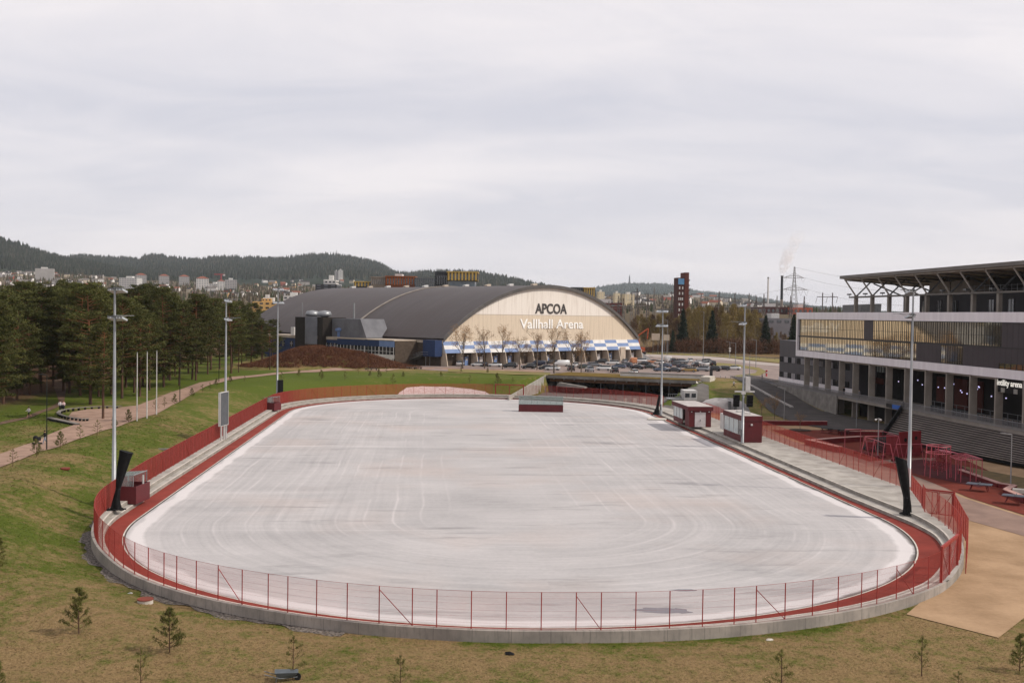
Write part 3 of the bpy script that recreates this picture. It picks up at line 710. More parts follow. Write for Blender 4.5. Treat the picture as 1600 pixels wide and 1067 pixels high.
bench_hut('team shelter with maroon base and glazed canopy standing on the far end of the rink', 845, 643.5, .0, 9.2, 2.0, 1.35, math.radians(-1), .75)
bench_hut('team shelter with maroon base and slanted clear canopy by the left draped cover', 223.5, 783, .45, 3.4, 2.3, 1.75, math.radians(86))
bench_hut('small maroon team shelter with clear canopy at the far left corner', 434, 641, .6, 2.6, 2.2, 1.5, math.radians(72))
mb = MB(); mb.box(-.07, .07, -.07, .07, 0, 2.7); pb = G(223.5, 783, .4); o = mb.build('white_post', m_white); o.location = pb; tag(o, 'short white square post in front of the left maroon team shelter', 'post')
# big hut with sloping maroon fascia
def P3(x, y, z): return (x, y, z)
b = G(1040, 668, .8); b2 = G(1106, 661, .8)
root = thing('rinkside_pavilion', 'large maroon rinkside hut with a broad pale flat roof and white door', 'hut', (0, 0, 0))
c0 = Vector(G(1041, 657, .8)); c1 = Vector(G(1077, 667, .8)); c2 = Vector(G(1105, 661.5, .8)); ux = Vector((CA, -SA, 0)); uy = Vector((SA, CA, 0))
root.location = c1; root.rotation_euler = (0, 0, -AL); Wd_, Ln_ = 3.9, 12.0
Hh = 3.55
mb = MB(); mb.box(0, Wd_, .15, .3, 0, Hh-.7); mb.box(Wd_-.15, Wd_, .303, Ln_, 0, Hh-.7); mb.box(0, Wd_-.153, Ln_-.15, Ln_, 0, Hh-.7); mb.box(0, .15, .303, 3.2, 0, Hh-.7); mb.box(0, .15, 5.2, Ln_-.153, 0, .9); mb.build('wall', m_maroon, root)
mb = MB(); mb.box(-.3, Wd_+.3, -.1, Ln_+.3, Hh-.7, Hh); mb.build('roof_fascia', m_maroon, root)
mb = MB(); mb.box(-.25, Wd_+.25, -.05, Ln_+.25, Hh+.003, Hh+.06); rf = mb.build('roof', m_roofw, root)
mb = MB(); mb.box(.02, .1, 5.3, Ln_-.2, .903, Hh-.703); mb.build('window', m_glassl, root)
mb = MB()
for y in (5.25, 7.5, 9.7, Ln_-.1): mb.box(-.05, .12, y-.06, y+.06, .903, Hh-.706)
mb.build('mullions', m_white, root)
mb = MB(); mb.box(1.0, 2.9, .08, .147, .02, 2.55); d_ = mb.build('door', m_doorw, root); mb = MB(); mb.box(1.9, 2.0, .02, .077, 1.0, 1.3); mb.build('handle', m_galvd, d_)
mb = MB()
for x in (.4, 1.95, 3.5): mb.box(x-.1, x+.1, .0, .147, 2.58, 2.75)
mb.build('lamp', m_white, root)
# square hut with corner window
c0 = Vector(G(1160, 691, .8)); c1 = Vector(G(1188, 691, .8)); W2 = (c1-c0).length+.2
root = thing('judges_hut', 'square maroon hut with a wraparound corner window facing the rink', 'hut', c0, -AL); Hh = 4.05; L2 = 10.5
mb = MB(); mb.box(0, W2, 0, .2, 0, 3.3); mb.box(W2-.2, W2, .203, L2, 0, 3.3); mb.box(0, W2-.203, L2-.2, L2, 0, 3.3); mb.box(0, .2, .203, L2-.203, 0, 1.0); mb.build('wall', m_maroon, root)
mb = MB(); mb.box(-.15, W2+.05, -.06, L2+.05, 3.303, Hh); mb.build('roof_fascia', m_maroon, root)
mb = MB(); mb.box(-.05, W2-.05, .04, L2-.05, Hh+.003, Hh+.05); rf = mb.build('roof', m_roofw, root)
for q in (2.5, 5.5):
    mb = MB(); mb.box(.8, 2.0, q, q+.9, Hh+.053, Hh+.3); mb.build('roof_light', m_white, rf)
mb = MB(); mb.box(.04, .12, 2.6, L2-.2, 1.003, 3.3); mb.build('window', m_glassl, root)
mb = MB(); mb.box(.04, .12, .21, 2.4, 1.003, 3.3); mb.build('dark_pane', m_glass, root)
mb = MB()
for y in (2.5, 5, 7.5, 10.2): mb.box(-.02, .18, y-.05, y+.05, 1.003, 3.3)
mb.build('mullions', m_white, root)
mb = MB(); mb.cbox((1.4, -.06, 2.6), (.28, .1, .28)); mb.build('wall_lamp', m_white, root)
# white site trailer behind it
b = G(1140, 681, .8); root = thing('site_trailer', 'white site trailer parked on the platform between the two maroon huts', 'trailer', b, math.radians(4))
mb = MB(); mb.box(0, 3.4, 0, 6, .6, 3.2); mb.build('body', m_white, root)
for x0, x1, z0, z1 in ((.5, 1.1, 1.9, 2.6), (2.0, 3.0, 2.0, 2.6)): mb = MB(); mb.box(x0, x1, -.04, -.003, z0, z1); mb.build('window', m_glass, root)
mb = MB(); mb.box(-.04, -.003, 1, 1.9, 1.9, 2.6); mb.build('window', m_glass, root)
for x in (.5, 2.9):
    mb = MB(); mb.tube([(x-.12, .9, .35), (x+.12, .9, .35)], .34, 14); mb.build('wheel', m_black, root)
mb = MB()
for p in ((.1, .1), (3.3, .1), (.1, 5.9), (3.3, 5.9)): mb.tube([(p[0], p[1], 3.2), (p[0], p[1], 4.0)], .03, 5)
mb.tube([(.1, .1, 4), (3.3, .1, 4), (3.3, 5.9, 4), (.1, 5.9, 4), (.1, .1, 4)], .03, 5); mb.build('roof_rail', m_galv, root)
# white two-storey cabin with railing behind the large hut
b = D(1068.5, 640, 238); root = thing('white_cabin', 'white flat-roofed cabin with two windows beside the pavilion opening', 'cabin', (b[0], 238, 0), 0)
x1 = D(1089, 640, 238)[0]-b[0]
mb = MB(); mb.box(0, x1, 0, 5, 0, 3.5); mb.build('body', m_white, root)
for k in range(2): mb = MB(); mb.box(.25+k*1.4, 1.25+k*1.4, -.05, -.003, 2.0, 2.9); mb.build('window', m_glass, root)
mb = MB(); mb.box(-3.6, -.01, 0, 4, 1.5, 1.62)
for k in range(8): mb.tube([(-3.55+k*.5, .05, 1.62), (-3.55+k*.5, .05, 2.7)], .03, 5)
mb.tube([(-3.6, .05, 2.7), (0, .05, 2.7)], .03, 5); mb.tube([(-3.55, .05, 0), (-3.55, .05, 1.5)], .06, 5); mb.build('balcony', m_galv, root)
# ================================================================== ARENA HALL
A_ = Vector(G(690, 572.5, 4)); Bv = Vector(G(995, 562.8, 4)); du = (Bv-A_); AW = du.length; du.normalize()
angA = math.atan2(du.y, du.x)
arena = thing('arena_hall', 'huge arched sports hall with dark ribbed roof and cream lettered gable', 'sports hall', A_, angA)
# local frame: x along the gable, y away from the camera, z up from the car park
iA = Matrix.Rotation(-angA, 3, 'Z')
def toA(p): return iA @ (Vector(p)-A_)
AL_ = 118.0; ZC = 7.7; RISE = 17.6; RR = ((AW/2)**2+RISE**2)/(2*RISE)
def arch(x, extra=0): return ZC+RISE-RR+math.sqrt(max(0, (RR+extra)**2-(x-AW/2)**2))
m_roof, nt, b = new_mat('ribbed_roof')
tc = N(nt, 'ShaderNodeTexCoord'); sp = N(nt, 'ShaderNodeSeparateXYZ'); nt.links.new(tc.outputs['Object'], sp.inputs[0])
cc = N(nt, 'ShaderNodeCombineXYZ'); nt.links.new(sp.outputs[1], cc.inputs[1]); nt.links.new(math_n(nt, 'MULTIPLY', sp.outputs[0], .05), cc.inputs[0])
nA = noise(nt, cc.outputs[0], .35, 5, .7); nB = noise(nt, tc.outputs['Object'], .07, 4)
rib = ramp(nt, math_n(nt, 'ABSOLUTE', math_n(nt, 'SUBTRACT', math_n(nt, 'FRACT', math_n(nt, 'DIVIDE', sp.outputs[1], 7.4)), .5)), .03, .0)
ribx = ramp(nt, math_n(nt, 'ABSOLUTE', math_n(nt, 'SUBTRACT', math_n(nt, 'FRACT', math_n(nt, 'DIVIDE', sp.outputs[0], 13.0)), .5)), .012, .0)
col = mix(nt, ramp(nt, nA, .3, .7), lin('#3e3837'), lin('#4d4644')); col = mix(nt, ramp(nt, nB, .4, .7), col, lin('#433a37'))
col = mix(nt, math_n(nt, 'MULTIPLY', math_n(nt, 'MAXIMUM', rib, ribx), .45), col, lin('#2e2a29'))
nt.links.new(col, b.inputs['Base Color']); b.inputs['Roughness'].default_value = .55; b.inputs['Specular IOR Level'].default_value = .3
m_gable, nt, b = new_mat('gable_cladding')
tc = N(nt, 'ShaderNodeTexCoord'); sp = N(nt, 'ShaderNodeSeparateXYZ'); nt.links.new(tc.outputs['Object'], sp.inputs[0])
cc = N(nt, 'ShaderNodeCombineXYZ'); nt.links.new(sp.outputs[0], cc.inputs[0]); nt.links.new(math_n(nt, 'MULTIPLY', sp.outputs[2], .07), cc.inputs[2])
nA = noise(nt, cc.outputs[0], 1.1, 4, .7); nB = noise(nt, tc.outputs['Object'], .12, 3)
lines = ramp(nt, math_n(nt, 'ABSOLUTE', math_n(nt, 'SUBTRACT', math_n(nt, 'FRACT', math_n(nt, 'DIVIDE', sp.outputs[0], 1.15)), .5)), .09, .0)
zsw = math_n(nt, 'GREATER_THAN', sp.outputs[2], 15.9)
col = mix(nt, zsw, lin('#cfbfa9'), lin('#e0d8ce')); col = mix(nt, math_n(nt, 'MULTIPLY', ramp(nt, nA, .5, .75), .5), col, lin('#937f69'))
col = mix(nt, math_n(nt, 'MULTIPLY', lines, .16), col, lin('#8a7762'))
trim_ = ramp(nt, math_n(nt, 'ABSOLUTE', math_n(nt, 'SUBTRACT', sp.outputs[2], 15.9)), .14, .06); col = mix(nt, math_n(nt, 'MULTIPLY', trim_, .6), col, lin('#8b8076'))
nt.links.new(col, b.inputs['Base Color']); b.inputs['Roughness'].default_value = .6
m_trim = mat('arch_trim', '#5b5754', '#4c4947', .4, .6)
m_cream = mat('eave_cream', '#b9aa98', '#a39687', .4, .7)
m_brick = mat('dark_brick', '#54483d', '#463b32', 1.3, .9, fine=.15)
m_band_w = mat('band_white', '#d3d0cc', '#c3c0bc', .5, .5)
m_band_b = mat('band_blue', '#6d82aa', '#61769c', .4, .5)
m_blue = mat('facade_blue', '#23375e', '#1d2f52', .4, .55, fine=.05)
m_bluel = mat('facade_pale_blue', '#7187b0', '#637aa3', .4, .55, fine=.05)
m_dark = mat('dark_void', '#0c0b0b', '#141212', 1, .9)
m_grey = mat('facade_grey', '#6b6b6f', '#5d5d61', .4, .7, fine=.05)
NX = 64; OV = .55
mb = MB(); rows = []
for y in (-.6, 20, 40, 60, 80, 100, AL_):
    rows.append([(AW*k/NX, y, arch(AW*k/NX, OV)) for k in range(NX+1)])
mb.grid(rows); rows2 = [[(p[0], p[1], p[2]-OV) for p in r] for r in rows]; mb.grid(rows2)
mb.build('roof', m_roof, arena, True)
mb = MB(); f1 = []; 
for k in range(NX+1):
    x = AW*k/NX; f1.append((x, arch(x, -.05), arch(x, OV+.14)))
rows = [[(x, -.85, lo-.35) for x, lo, hi in f1], [(x, -.85, hi) for x, lo, hi in f1], [(x, -.2, hi) for x, lo, hi in f1]]
mb.grid(rows); mb.build('arch_trim', m_trim, arena)
mb = MB(); i = 0
mb.grid([[(AW*k/NX, 0, ZC-.4) for k in range(NX+1)], [(AW*k/NX, 0, arch(AW*k/NX)) for k in range(NX+1)]]); mb.build('gable', m_gable, arena)
mb = MB(); mb.grid([[(AW*k/NX, AL_-.1, 0) for k in range(NX+1)], [(AW*k/NX, AL_-.1, arch(AW*k/NX)) for k in range(NX+1)]]); mb.build('rear_gable', m_gable, arena)
mb = MB()
for y0, wv in ((49.5, .8),):
    mb.grid([[(AW*k/NX, y0, arch(AW*k/NX, OV+.05)) for k in range(NX+1)], [(AW*k/NX, y0, arch(AW*k/NX, OV+.3)) for k in range(NX+1)], [(AW*k/NX, y0+wv, arch(AW*k/NX, OV+.3)) for k in range(NX+1)], [(AW*k/NX, y0+wv, arch(AW*k/NX, OV+.05)) for k in range(NX+1)]])
mb.build('roof_rib', mat('pale_rib', '#8f867d', '#7d756d', .5, .7), arena)
for k in range(10):
    y = 3+k*11.3; z = arch(AW/2, OV); x = AW/2-3.5; z = arch(x, OV)
    mb = MB(); mb.hexa([(x-.9, y, z-.2), (x+.9, y, z-.1), (x+.9, y+1.5, z-.1), (x-.9, y+1.5, z-.2), (x-1.0, y, z+.35), (x+.9, y, z+.75), (x+.9, y+1.5, z+.75), (x-1.0, y+1.5, z+.35)]); mb.build('roof_vent', m_white if k % 2 else m_cream, arena)
# skirt with the blue and white chequer, leaning out over the ground floor
NB = 15; z0, z1 = 4.05, 7.55
wm, bm_ = MB(), MB()
mb = MB()
for r in range(3):
    for c_ in range(NB):
        xa, xb = AW*c_/NB, AW*(c_+1)/NB; za, zb = z0+(z1-z0)*r/3, z0+(z1-z0)*(r+1)/3
        ya, yb = -.35-1.5*(z1-za)/(z1-z0), -.35-1.5*(z1-zb)/(z1-z0)
        mb.face([(xa, ya, za), (xb, ya, za), (xb, yb, zb), (xa, yb, zb)], 1 if (r+c_) % 2 == 0 else 0)
mb.face([(0, -1.85, z0), (0, -.35, z1), (0, 0, z1), (0, 0, z0)], 0); mb.face([(AW, -1.85, z0), (AW, -.35, z1), (AW, 0, z1), (AW, 0, z0)], 0)
mb.face([(0, -.35, z1), (AW, -.35, z1), (AW, 0, z1), (0, 0, z1)], 0); mb.face([(0, -1.85, z0), (AW, -1.85, z0), (AW, 0, z0), (0, 0, z0)], 0)
mb.build('chequer_band', [m_band_w, m_band_b], arena)
mb = MB(); mb.box(0, AW, .3, .6, 0, z0-.01); mb.build('ground_wall', m_brick, arena)
for c_ in range(NB+1):
    x = AW*c_/NB; mb = MB(); t = .15
    mb.hexa([(x-t, -2.9, 0), (x+t, -2.9, 0), (x+t, .29, 0), (x-t, .29, 0), (x-t, -1.95, z0+.1 if 0 else z0-.02), (x+t, -1.95, z0-.02), (x+t, .29, z0-.02), (x-t, .29, z0-.02)]); mb.build('buttress', m_cream, arena)
for c_ in range(NB):
    xc = AW*(c_+.5)/NB
    if c_ in (0, 5, 6, 7, 8, 9, 10): n_ = 1 if c_ in (7, 9) else 0
    else: n_ = 2
    for k in range(n_):
        x = xc+(k-(n_-1)/2)*1.9; mb = MB(); mb.box(x-.7, x+.7, .2, .297, 0, 2.7); d_ = mb.build('door', m_bluel if (c_+k) % 3 else m_doorw, arena)
        mb = MB(); mb.box(x-.3, x+.3, .15, .197, 1.6, 2.3); mb.build('door_pane', m_band_w, d_)
    mb = MB(); mb.cbox((xc+1.4, .15, 2.9), (.35, .25, .3)); mb.build('wall_lamp', m_white, arena)
x = AW*13.1/NB; mb = MB(); mb.box(x, x+2.7, -2.2, -1.9, 0, 5.0); mb.build('tall_door', m_cream, arena)
# lettering
Mt = Matrix(((1, 0, 0, 0), (0, 0, -1, -.12), (0, 1, 0, 0), (0, 0, 0, 1)))
def gab(px, py):
    """gable-plane coordinates of a sight line"""
    d = Vector(ray(px, py)); o_ = Vector((0, 0, CAMH)); n_ = Vector((-du.y, du.x, 0)); t = n_.dot(A_-o_)/n_.dot(d); q = toA(o_+d*t); return q.x, q.z
x0, zb = gab(836, 490); x1, zt = gab(885.5, 475.5)
text_mesh('APCOA', (zt-zb)*1.38, 'lettering', mat('letter_grey', '#4a4644', '#413d3b', 1, .6), arena, Matrix.Translation(((x0+x1)/2, 0, zb+.15)) @ Mt, .1, .07, x1-x0)
x0, zb = gab(812, 513.5); x1, zt = gab(911, 499)
text_mesh('Vallhall Arena', (zt-zb)*1.36, 'lettering', mat('letter_white', '#f4f2ee', '#ecebe6', 1, .4), arena, Matrix.Translation(((x0+x1)/2, 0, zb+.1)) @ Mt, .05, .07, x1-x0)
# stair on the right flank
mb = MB(); mb.hexa([(AW+.5, 1, 0), (AW+9.5, 1, 0), (AW+9.5, 3, 0), (AW+.5, 3, 0), (AW+.5, 1, 4.2), (AW+9.5, 1, .3), (AW+9.5, 3, .3), (AW+.5, 3, 4.2)])
for y in (.95, 3.05): mb.tube([(AW+.5, y, 5.3), (AW+9.5, y, 1.3)], .06, 5)
mb.build('outer_stair', m_galv, arena); mb = MB(); mb.box(AW+.01, AW+3.5, 4, AL_, 0, 8.2); mb.build('flank_wall', m_cream, arena)
# side range: everything built against the left flank, local -x
def side(px, q, z=0):
    """y on the plane x=-q seen at image column px (horizon height)"""
    d = Vector(ray(px, 500)); d.z = 0; dl = iA @ d; ol = toA((0, 0, 4)); t = (-q-ol.x)/dl.x; return (ol+dl*t).y
def szz(px, py, q):
    d = Vector(ray(px, py)); dl = iA @ d; ol = toA((0, 0, CAMH)); t = (-q-ol.x)/dl.x; return (ol+dl*t).z
ye0, ye1 = side(686, .4), side(600, .4)
mb = MB(); mb.box(-.6, -.05, -.5, AL_, 7.0, 7.75); mb.build('eave', m_cream, arena)
mb = MB(); mb.box(-.35, .2, .2, AL_, 0, 6.99); mb.build('flank_brickwork', m_brick, arena)
# blue stair tower with two flights
ya, yb = side(681, 3), side(662, 3)
mb = MB(); mb.box(-3.2, -.4, ya, yb, 3.0, 7.9); mb.build('blue_bay', m_blue, arena)
for k in range(2):
    mb = MB(); q = -1.2-1.6*k; yl = yb+1.2
    mb.hexa([(q-.7, yl, 3.0), (q+.6, yl, 3.0), (q+.6, yl, 3.25), (q-.7, yl, 3.25), (q-.7, yl+.1, 3.0), (q+.6, yl+.1, 3.0), (q+.6, yl+11, 0), (q-.7, yl+11, 0)])
    for xx in (q-.72, q+.62): mb.tube([(xx, yl-4, 4.3), (xx, yl, 4.3), (xx, yl+11, 1.2)], .05, 5); mb.tube([(xx, yl-4, 3.6), (xx, yl, 3.6), (xx, yl+11, .5)], .05, 5)
    mb.tube([(q-.7, yl-3, 0), (q-.7, yl-3, 3)], .08, 5); mb.build('fire_stair', m_galv, arena)
# glazed restaurant range
yg0, yg1, yg2 = side(617, 9), side(528, 9), side(446, 9)
zt_ = 7.6
mb = MB(); mb.box(-9, -.4, yg0, yg1, 0, zt_-.7); mb.build('glazed_range_core', m_dark, arena)
n_ = 4
for k in range(n_):
    y0_, y1_ = yg0+(yg1-yg0)*k/n_, yg0+(yg1-yg0)*(k+1)/n_
    for (za, zb_, mm, nm) in ((5.55, 7.45, m_bluel if k < 1 else m_blue, 'fascia_panel'), (2.0, 3.2, m_band_w, 'spandrel')):
        mb = MB(); mb.box(-9.25, -9.02, y0_, y1_-.02, za, zb_); mb.build(nm, mm, arena)
    for za, zb_ in ((3.22, 5.53), (.2, 1.98)):
        mb = MB(); mb.box(-9.2, -9.03, y0_+.15, y1_-.15, za, zb_); wn = mb.build('window', m_glass, arena)
        mb = MB()
        for j in range(5):
            yy = y0_+.15+(y1_-y0_-.3)*j/4; mb.box(-9.32, -9.203, yy-.07, yy+.07, za, zb_)
        mb.box(-9.3, -9.203, y0_+.15, y1_-.15, za+(zb_-za)*.38, za+(zb_-za)*.38+.1); mb.build('glazing_bars', m_band_w, wn)
mb = MB(); mb.box(-9.35, -.4, yg0-.1, yg1, 7.46, 7.75); mb.build('range_roof', m_cream, arena)
mb = MB(); mb.box(-9.0, -.45, yg0-.3, yg0-.05, 0, 7.45); mb.build('range_end_wall', m_brick, arena)
mb = MB(); mb.box(-9.4, -9.26, yg0+.6, yg0+2.4, 0, 2.7); mb.build('entrance_door', m_band_w, arena)
# blue office range further back with dark stair tower
mb = MB(); mb.box(-8.6, -.4, yg1+.05, yg2+14, 0, 7.0); mb.build('office_range', m_blue, arena)
mb = MB(); mb.box(-8.8, -.4, yg1+.05, yg2+14, 7.003, 7.9); mb.build('office_parapet', m_cream, arena)
for px in (511, 517.5, 524, 436, 443, 456):
    y_ = side(px, 8.6); mb = MB(); mb.box(-8.72, -8.61, y_-.9, y_+.9, 4.0, 5.9); wn = mb.build('window', m_glass, arena)
    mb = MB(); mb.box(-8.78, -8.723, y_-.05, y_+.05, 4.0, 5.9); mb.box(-8.78, -8.723, y_-.9, y_+.9, 5.0, 5.1); mb.build('glazing_bars', m_band_w, wn)
yt0, yt1, yt2, yt3 = side(505, 10), side(497, 10), side(479, 10), side(462, 10)
m_dbr = mat('tower_brick', '#2c2621', '#231e1a', 1.3, .9, fine=.1); m_pg = mat('panel_steel', '#74757c', '#66676e', .4, .5)
for ya, yb in ((yt0, yt1), (yt2, yt3)): mb = MB(); mb.box(-10.2, -1, ya, yb-.02, 0, 14.2); mb.build('stair_tower', m_dbr, arena)
mb = MB(); rows = []
for k in range(9):
    t = k/8; yy = yt1+(yt2-yt1)*t; rows.append([(-10.3-2.0*math.sin(PI*t), yy, 5.3), (-10.3-2.0*math.sin(PI*t), yy, 14.4), (-2, yy, 14.4)])
mb.grid(rows); mb.build('curved_panel', m_pg, arena)
mb = MB(); mb.box(-9.9, -9.7, yt1+.05, yt2-.05, 0, 5.25); mb.build('tower_glazing', m_glass, arena)
mb = MB(); mb.hexa([(-6.5, side(575, 6), 7.9), (3, side(575, 6), 7.9), (3, yt0-.05, 7.9), (-6.5, yt0-.05, 7.9), (-6.5, side(565, 6), 13.9), (3, side(565, 6), 13.9), (3, yt0-.05, 13.9), (-6.5, yt0-.05, 13.9)]); mb.build('plant_screen', m_grey, arena)
for px in (492, 511): 
    y_ = side(px, 5); mb = MB(); mb.lathe([(0, 1.9), (1.9, 1.6), (2.4, .6), (2.2, 0), (1.2, -.2), (1.0, -1.4)], 12, 0, (-6, y_, 14.6)); mb.build('roof_cowl', m_galv, arena, True)
for px, zb_, h_ in ((476, 14.2, 5), (557, 8, 11)):
    mb = MB(); y_ = side(px, 5); mb.tube([(-6, y_, zb_), (-6, y_, zb_+h_)], .32 if px > 500 else .12, 8); mb.build('flue', m_galv, arena)
y_ = side(528, 7); mb = MB(); mb.lathe([(.6, 0), (.6, 1.8), (1.3, 2.0), (1.3, 2.7), (0, 3.0)], 10, 0, (-6.5, y_, 7.9)); mb.build('roof_ventilator', m_band_b, arena)
y_ = side(457, 7); mb = MB(); mb.box(-7, -5, y_-1, y_+1, 7.9, 10.6); mb.build('roof_unit', m_band_w, arena)
# ================================================================== PAVILION IN THE BANK
m_timber = mat('laminated_timber', '#6a4a33', '#543a28', .8, .8, stretch=(1, 1, 3))
m_sedum = mat('sedum_roof', '#5d4a1d', '#6d5a2a', .5, .95, fine=.25, spec=.1)
pang = math.atan2(pv.y, pv.x)
pav = thing('storage_pavilion', 'long dark open-fronted pavilion with a planted flat roof sunk in the bank', 'pavilion', (PAV_L[0], PAV_L[1], 0), pang)
W_ = PAV_W; D_ = PAV_D; zr = 4.25
mb = MB(); mb.box(-.5, W_+.3, -.6, D_, zr-.75, zr-.02); mb.build('roof_fascia', m_concd, pav)
mb = MB(); mb.box(-.3, W_+.1, -.3, D_, zr+.003, zr+.14); mb.build('planted_roof', m_sedum, pav)
mb = MB(); mb.box(W_*.44, W_*.98, 6.2, 8.5, zr+.143, zr+1.0); mb.build('roof_parapet', m_band_w, pav)
mb = MB(); mb.box(W_*.43, W_*.99, 6.0, 8.7, zr+1.003, zr+1.1); mb.build('parapet_cap', m_trim, pav)
mb = MB(); mb.box(W_*.99+.1, W_+2.3, 2.5, 8.0, zr-.5, zr+.9); mb.build('concrete_block', m_concw, pav)
mb = MB(); mb.box(0, W_-.4, .4, .75, zr-1.6, zr-.76); mb.build('timber_beam', m_timber, pav)
for k in range(14):
    x = W_*(k+.5)/14; mb = MB(); mb.box(x-.12, x+.12, -.4, D_-.3, zr-1.1, zr-.755); mb.build('rafter', m_concd, pav)
for k in range(7):
    x = W_*(k+.35)/6.6; mb = MB(); mb.tube([(x, .55, -.05), (x, .55, zr-1.605)], .11, 8); mb.build('post', m_galvd, pav)
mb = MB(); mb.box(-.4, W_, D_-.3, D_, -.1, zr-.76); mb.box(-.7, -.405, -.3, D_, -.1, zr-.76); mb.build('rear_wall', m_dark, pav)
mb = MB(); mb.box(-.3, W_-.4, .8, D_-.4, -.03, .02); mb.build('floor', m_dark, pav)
mb = MB(); mb.hexa([(W_, -16, -.3), (W_+.45, -16, -.3), (W_+.45, D_, -.3), (W_, D_, -.3), (W_, -16, .6), (W_+.45, -16, .6), (W_+.45, D_, zr+.2), (W_, D_, zr+.2)]) if 0 else None
mb.hexa([(W_-.3, -1, -.3), (W_+2.2, -7, -.3), (W_+2.7, -7, -.3), (W_+.3, D_, -.3), (W_-.3, -1, zr-.03), (W_+2.2, -7, .9), (W_+2.7, -7, .9), (W_+.9, D_, zr-.03)]); mb.build('wing_wall', m_concw, pav)
mb = MB(); lx = toA((0, 0, 0)); a0 = Vector(G(858, 588, 4.1)); a1 = Vector(G(795, 621, .6)); Mi = Matrix.Rotation(-pang, 3, 'Z')
q1 = Mi @ (Vector((a1.x, a1.y, 0))-Vector((PAV_L[0], PAV_L[1], 0)))
mb.hexa([(q1.x-.3, q1.y, -.6), (q1.x, q1.y, -.6), (-.72, -.3, -.6), (-1.0, -.3, -.6), (q1.x-.3, q1.y, .8), (q1.x, q1.y, .8), (-.72, -.3, zr), (-1.0, -.3, zr)]); mb.build('side_wing_wall', m_conc, pav)
# ================================================================== STADIUM
SF0 = D(1247, 500, 1/(1/218.5-85*6.49e-6)); SF1 = D(1600, 500, 1/(1/218.5+268*6.49e-6))
sv = Vector((SF1[0]-SF0[0], SF1[1]-SF0[1], 0)); sv.normalize(); angS = math.atan2(sv.y, sv.x)
stad = thing('stadium', 'modern stadium with a white framed glass facade on tall concrete columns', 'stadium', (SF0[0], SF0[1], 0), angS)
# local: x runs along the facade towards the camera, y>0 is behind the facade
iS = Matrix.Rotation(-angS, 3, 'Z'); S0 = Vector((SF0[0], SF0[1], 0))
def sxz(px, py, q=0.0):
    """facade coordinates (x, z) on the plane y=q"""
    d = iS @ Vector(ray(px, py)); o_ = iS @ (Vector((0, 0, CAMH))-S0); t = (q-o_.y)/d.y; r = o_+d*t; return r.x, r.z
XE = sxz(1600, 500)[0]+44
zt1 = (sxz(1247, 489)[1]+sxz(1600, 486.5)[1])/2; zt0 = (sxz(1247, 499)[1]+sxz(1600, 503)[1])/2
zb1 = (sxz(1247, 547.5)[1]+sxz(1600, 579)[1])/2; zb0 = (sxz(1247, 556)[1]+sxz(1600, 594.5)[1])/2
m_swhite = mat('stadium_white', '#e0dadc', '#d4cdd0', .5, .5, stretch=(1.6, 1, .1))
m_sgrey = mat('stadium_grey_panel', '#4d4b4f', '#444246', .3, .6, stretch=(1, 1, .3), fine=.04)
m_sdark = mat('stadium_dark_panel', '#3a3236', '#332c30', .3, .5, fine=.04)
m_scol = mat('column_concrete', '#938b82', '#827a71', .4, .85, fine=.08)
m_sref, nt, b = new_mat('mirror_glazing'); b.inputs['Base Color'].default_value = lin('#cfc7b2'); b.inputs['Metallic'].default_value = .95; b.inputs['Roughness'].default_value = .04
tc = N(nt, 'ShaderNodeTexCoord'); bump(nt, b, noise(nt, tc.outputs['Object'], .35, 2), .12, .05)
m_mull = mat('mullion_black', '#1b191a', '#161415', 1, .4)
mb = MB(); mb.box(-.3, XE, -.3, .6, zt0, zt1); mb.box(-.3, XE, -.3, .6, zb0, zb1); mb.box(-.3, .5, -.3, .6, zb1, zt0); mb.build('white_frame', m_swhite, stad)
mb = MB(); mb.box(-.25, .4, .62, 26, zb0+.1, zt1-.1); mb.build('end_wall', m_swhite, stad)
mb = MB(); mb.box(.5, XE, .61, 26, zt1-.6, zt1-.2); mb.build('terrace_deck', m_concd, stad)
zm1 = (sxz(1250, 525)[1]+sxz(1560, 540)[1])/2
zm1 = sxz(1300, 527.5)[1]
X = lambda px: sxz(px, 520)[0]
def glaz(px0, px1, z0, z1, nm=None):
    a, b_ = X(px0), X(px1); mb = MB(); mb.box(a, b_, .02, .1, z0, z1); pn_ = mb.build('window', m_sref, stad); return pn_, a, b_
def bars(par, a, b_, z0, z1, gap=.78):
    mb = MB(); x = a; k = 0
    while x < b_-.2:
        wv = .035 if k % 3 else .06; mb.box(x-wv, x+wv, -.035, .017, z0, z1); x += gap*(.8, 1.1, 1.0, .9, 1.2)[k % 5]; k += 1
    for z in (z0+.06, z1-.06): mb.box(a, b_, -.02, .016, z-.055, z+.055)
    mb.build('mullions', m_mull, par)
def panels(px0, px1, z0, z1):
    a, b_ = X(px0), X(px1); mb = MB(); n = max(1, round((b_-a)/1.6))
    for k in range(n): mb.box(a+(b_-a)*k/n+.02, a+(b_-a)*(k+1)/n-.02, .01, .1, z0, z1)
    mb.build('dark_panel', m_sdark, stad)
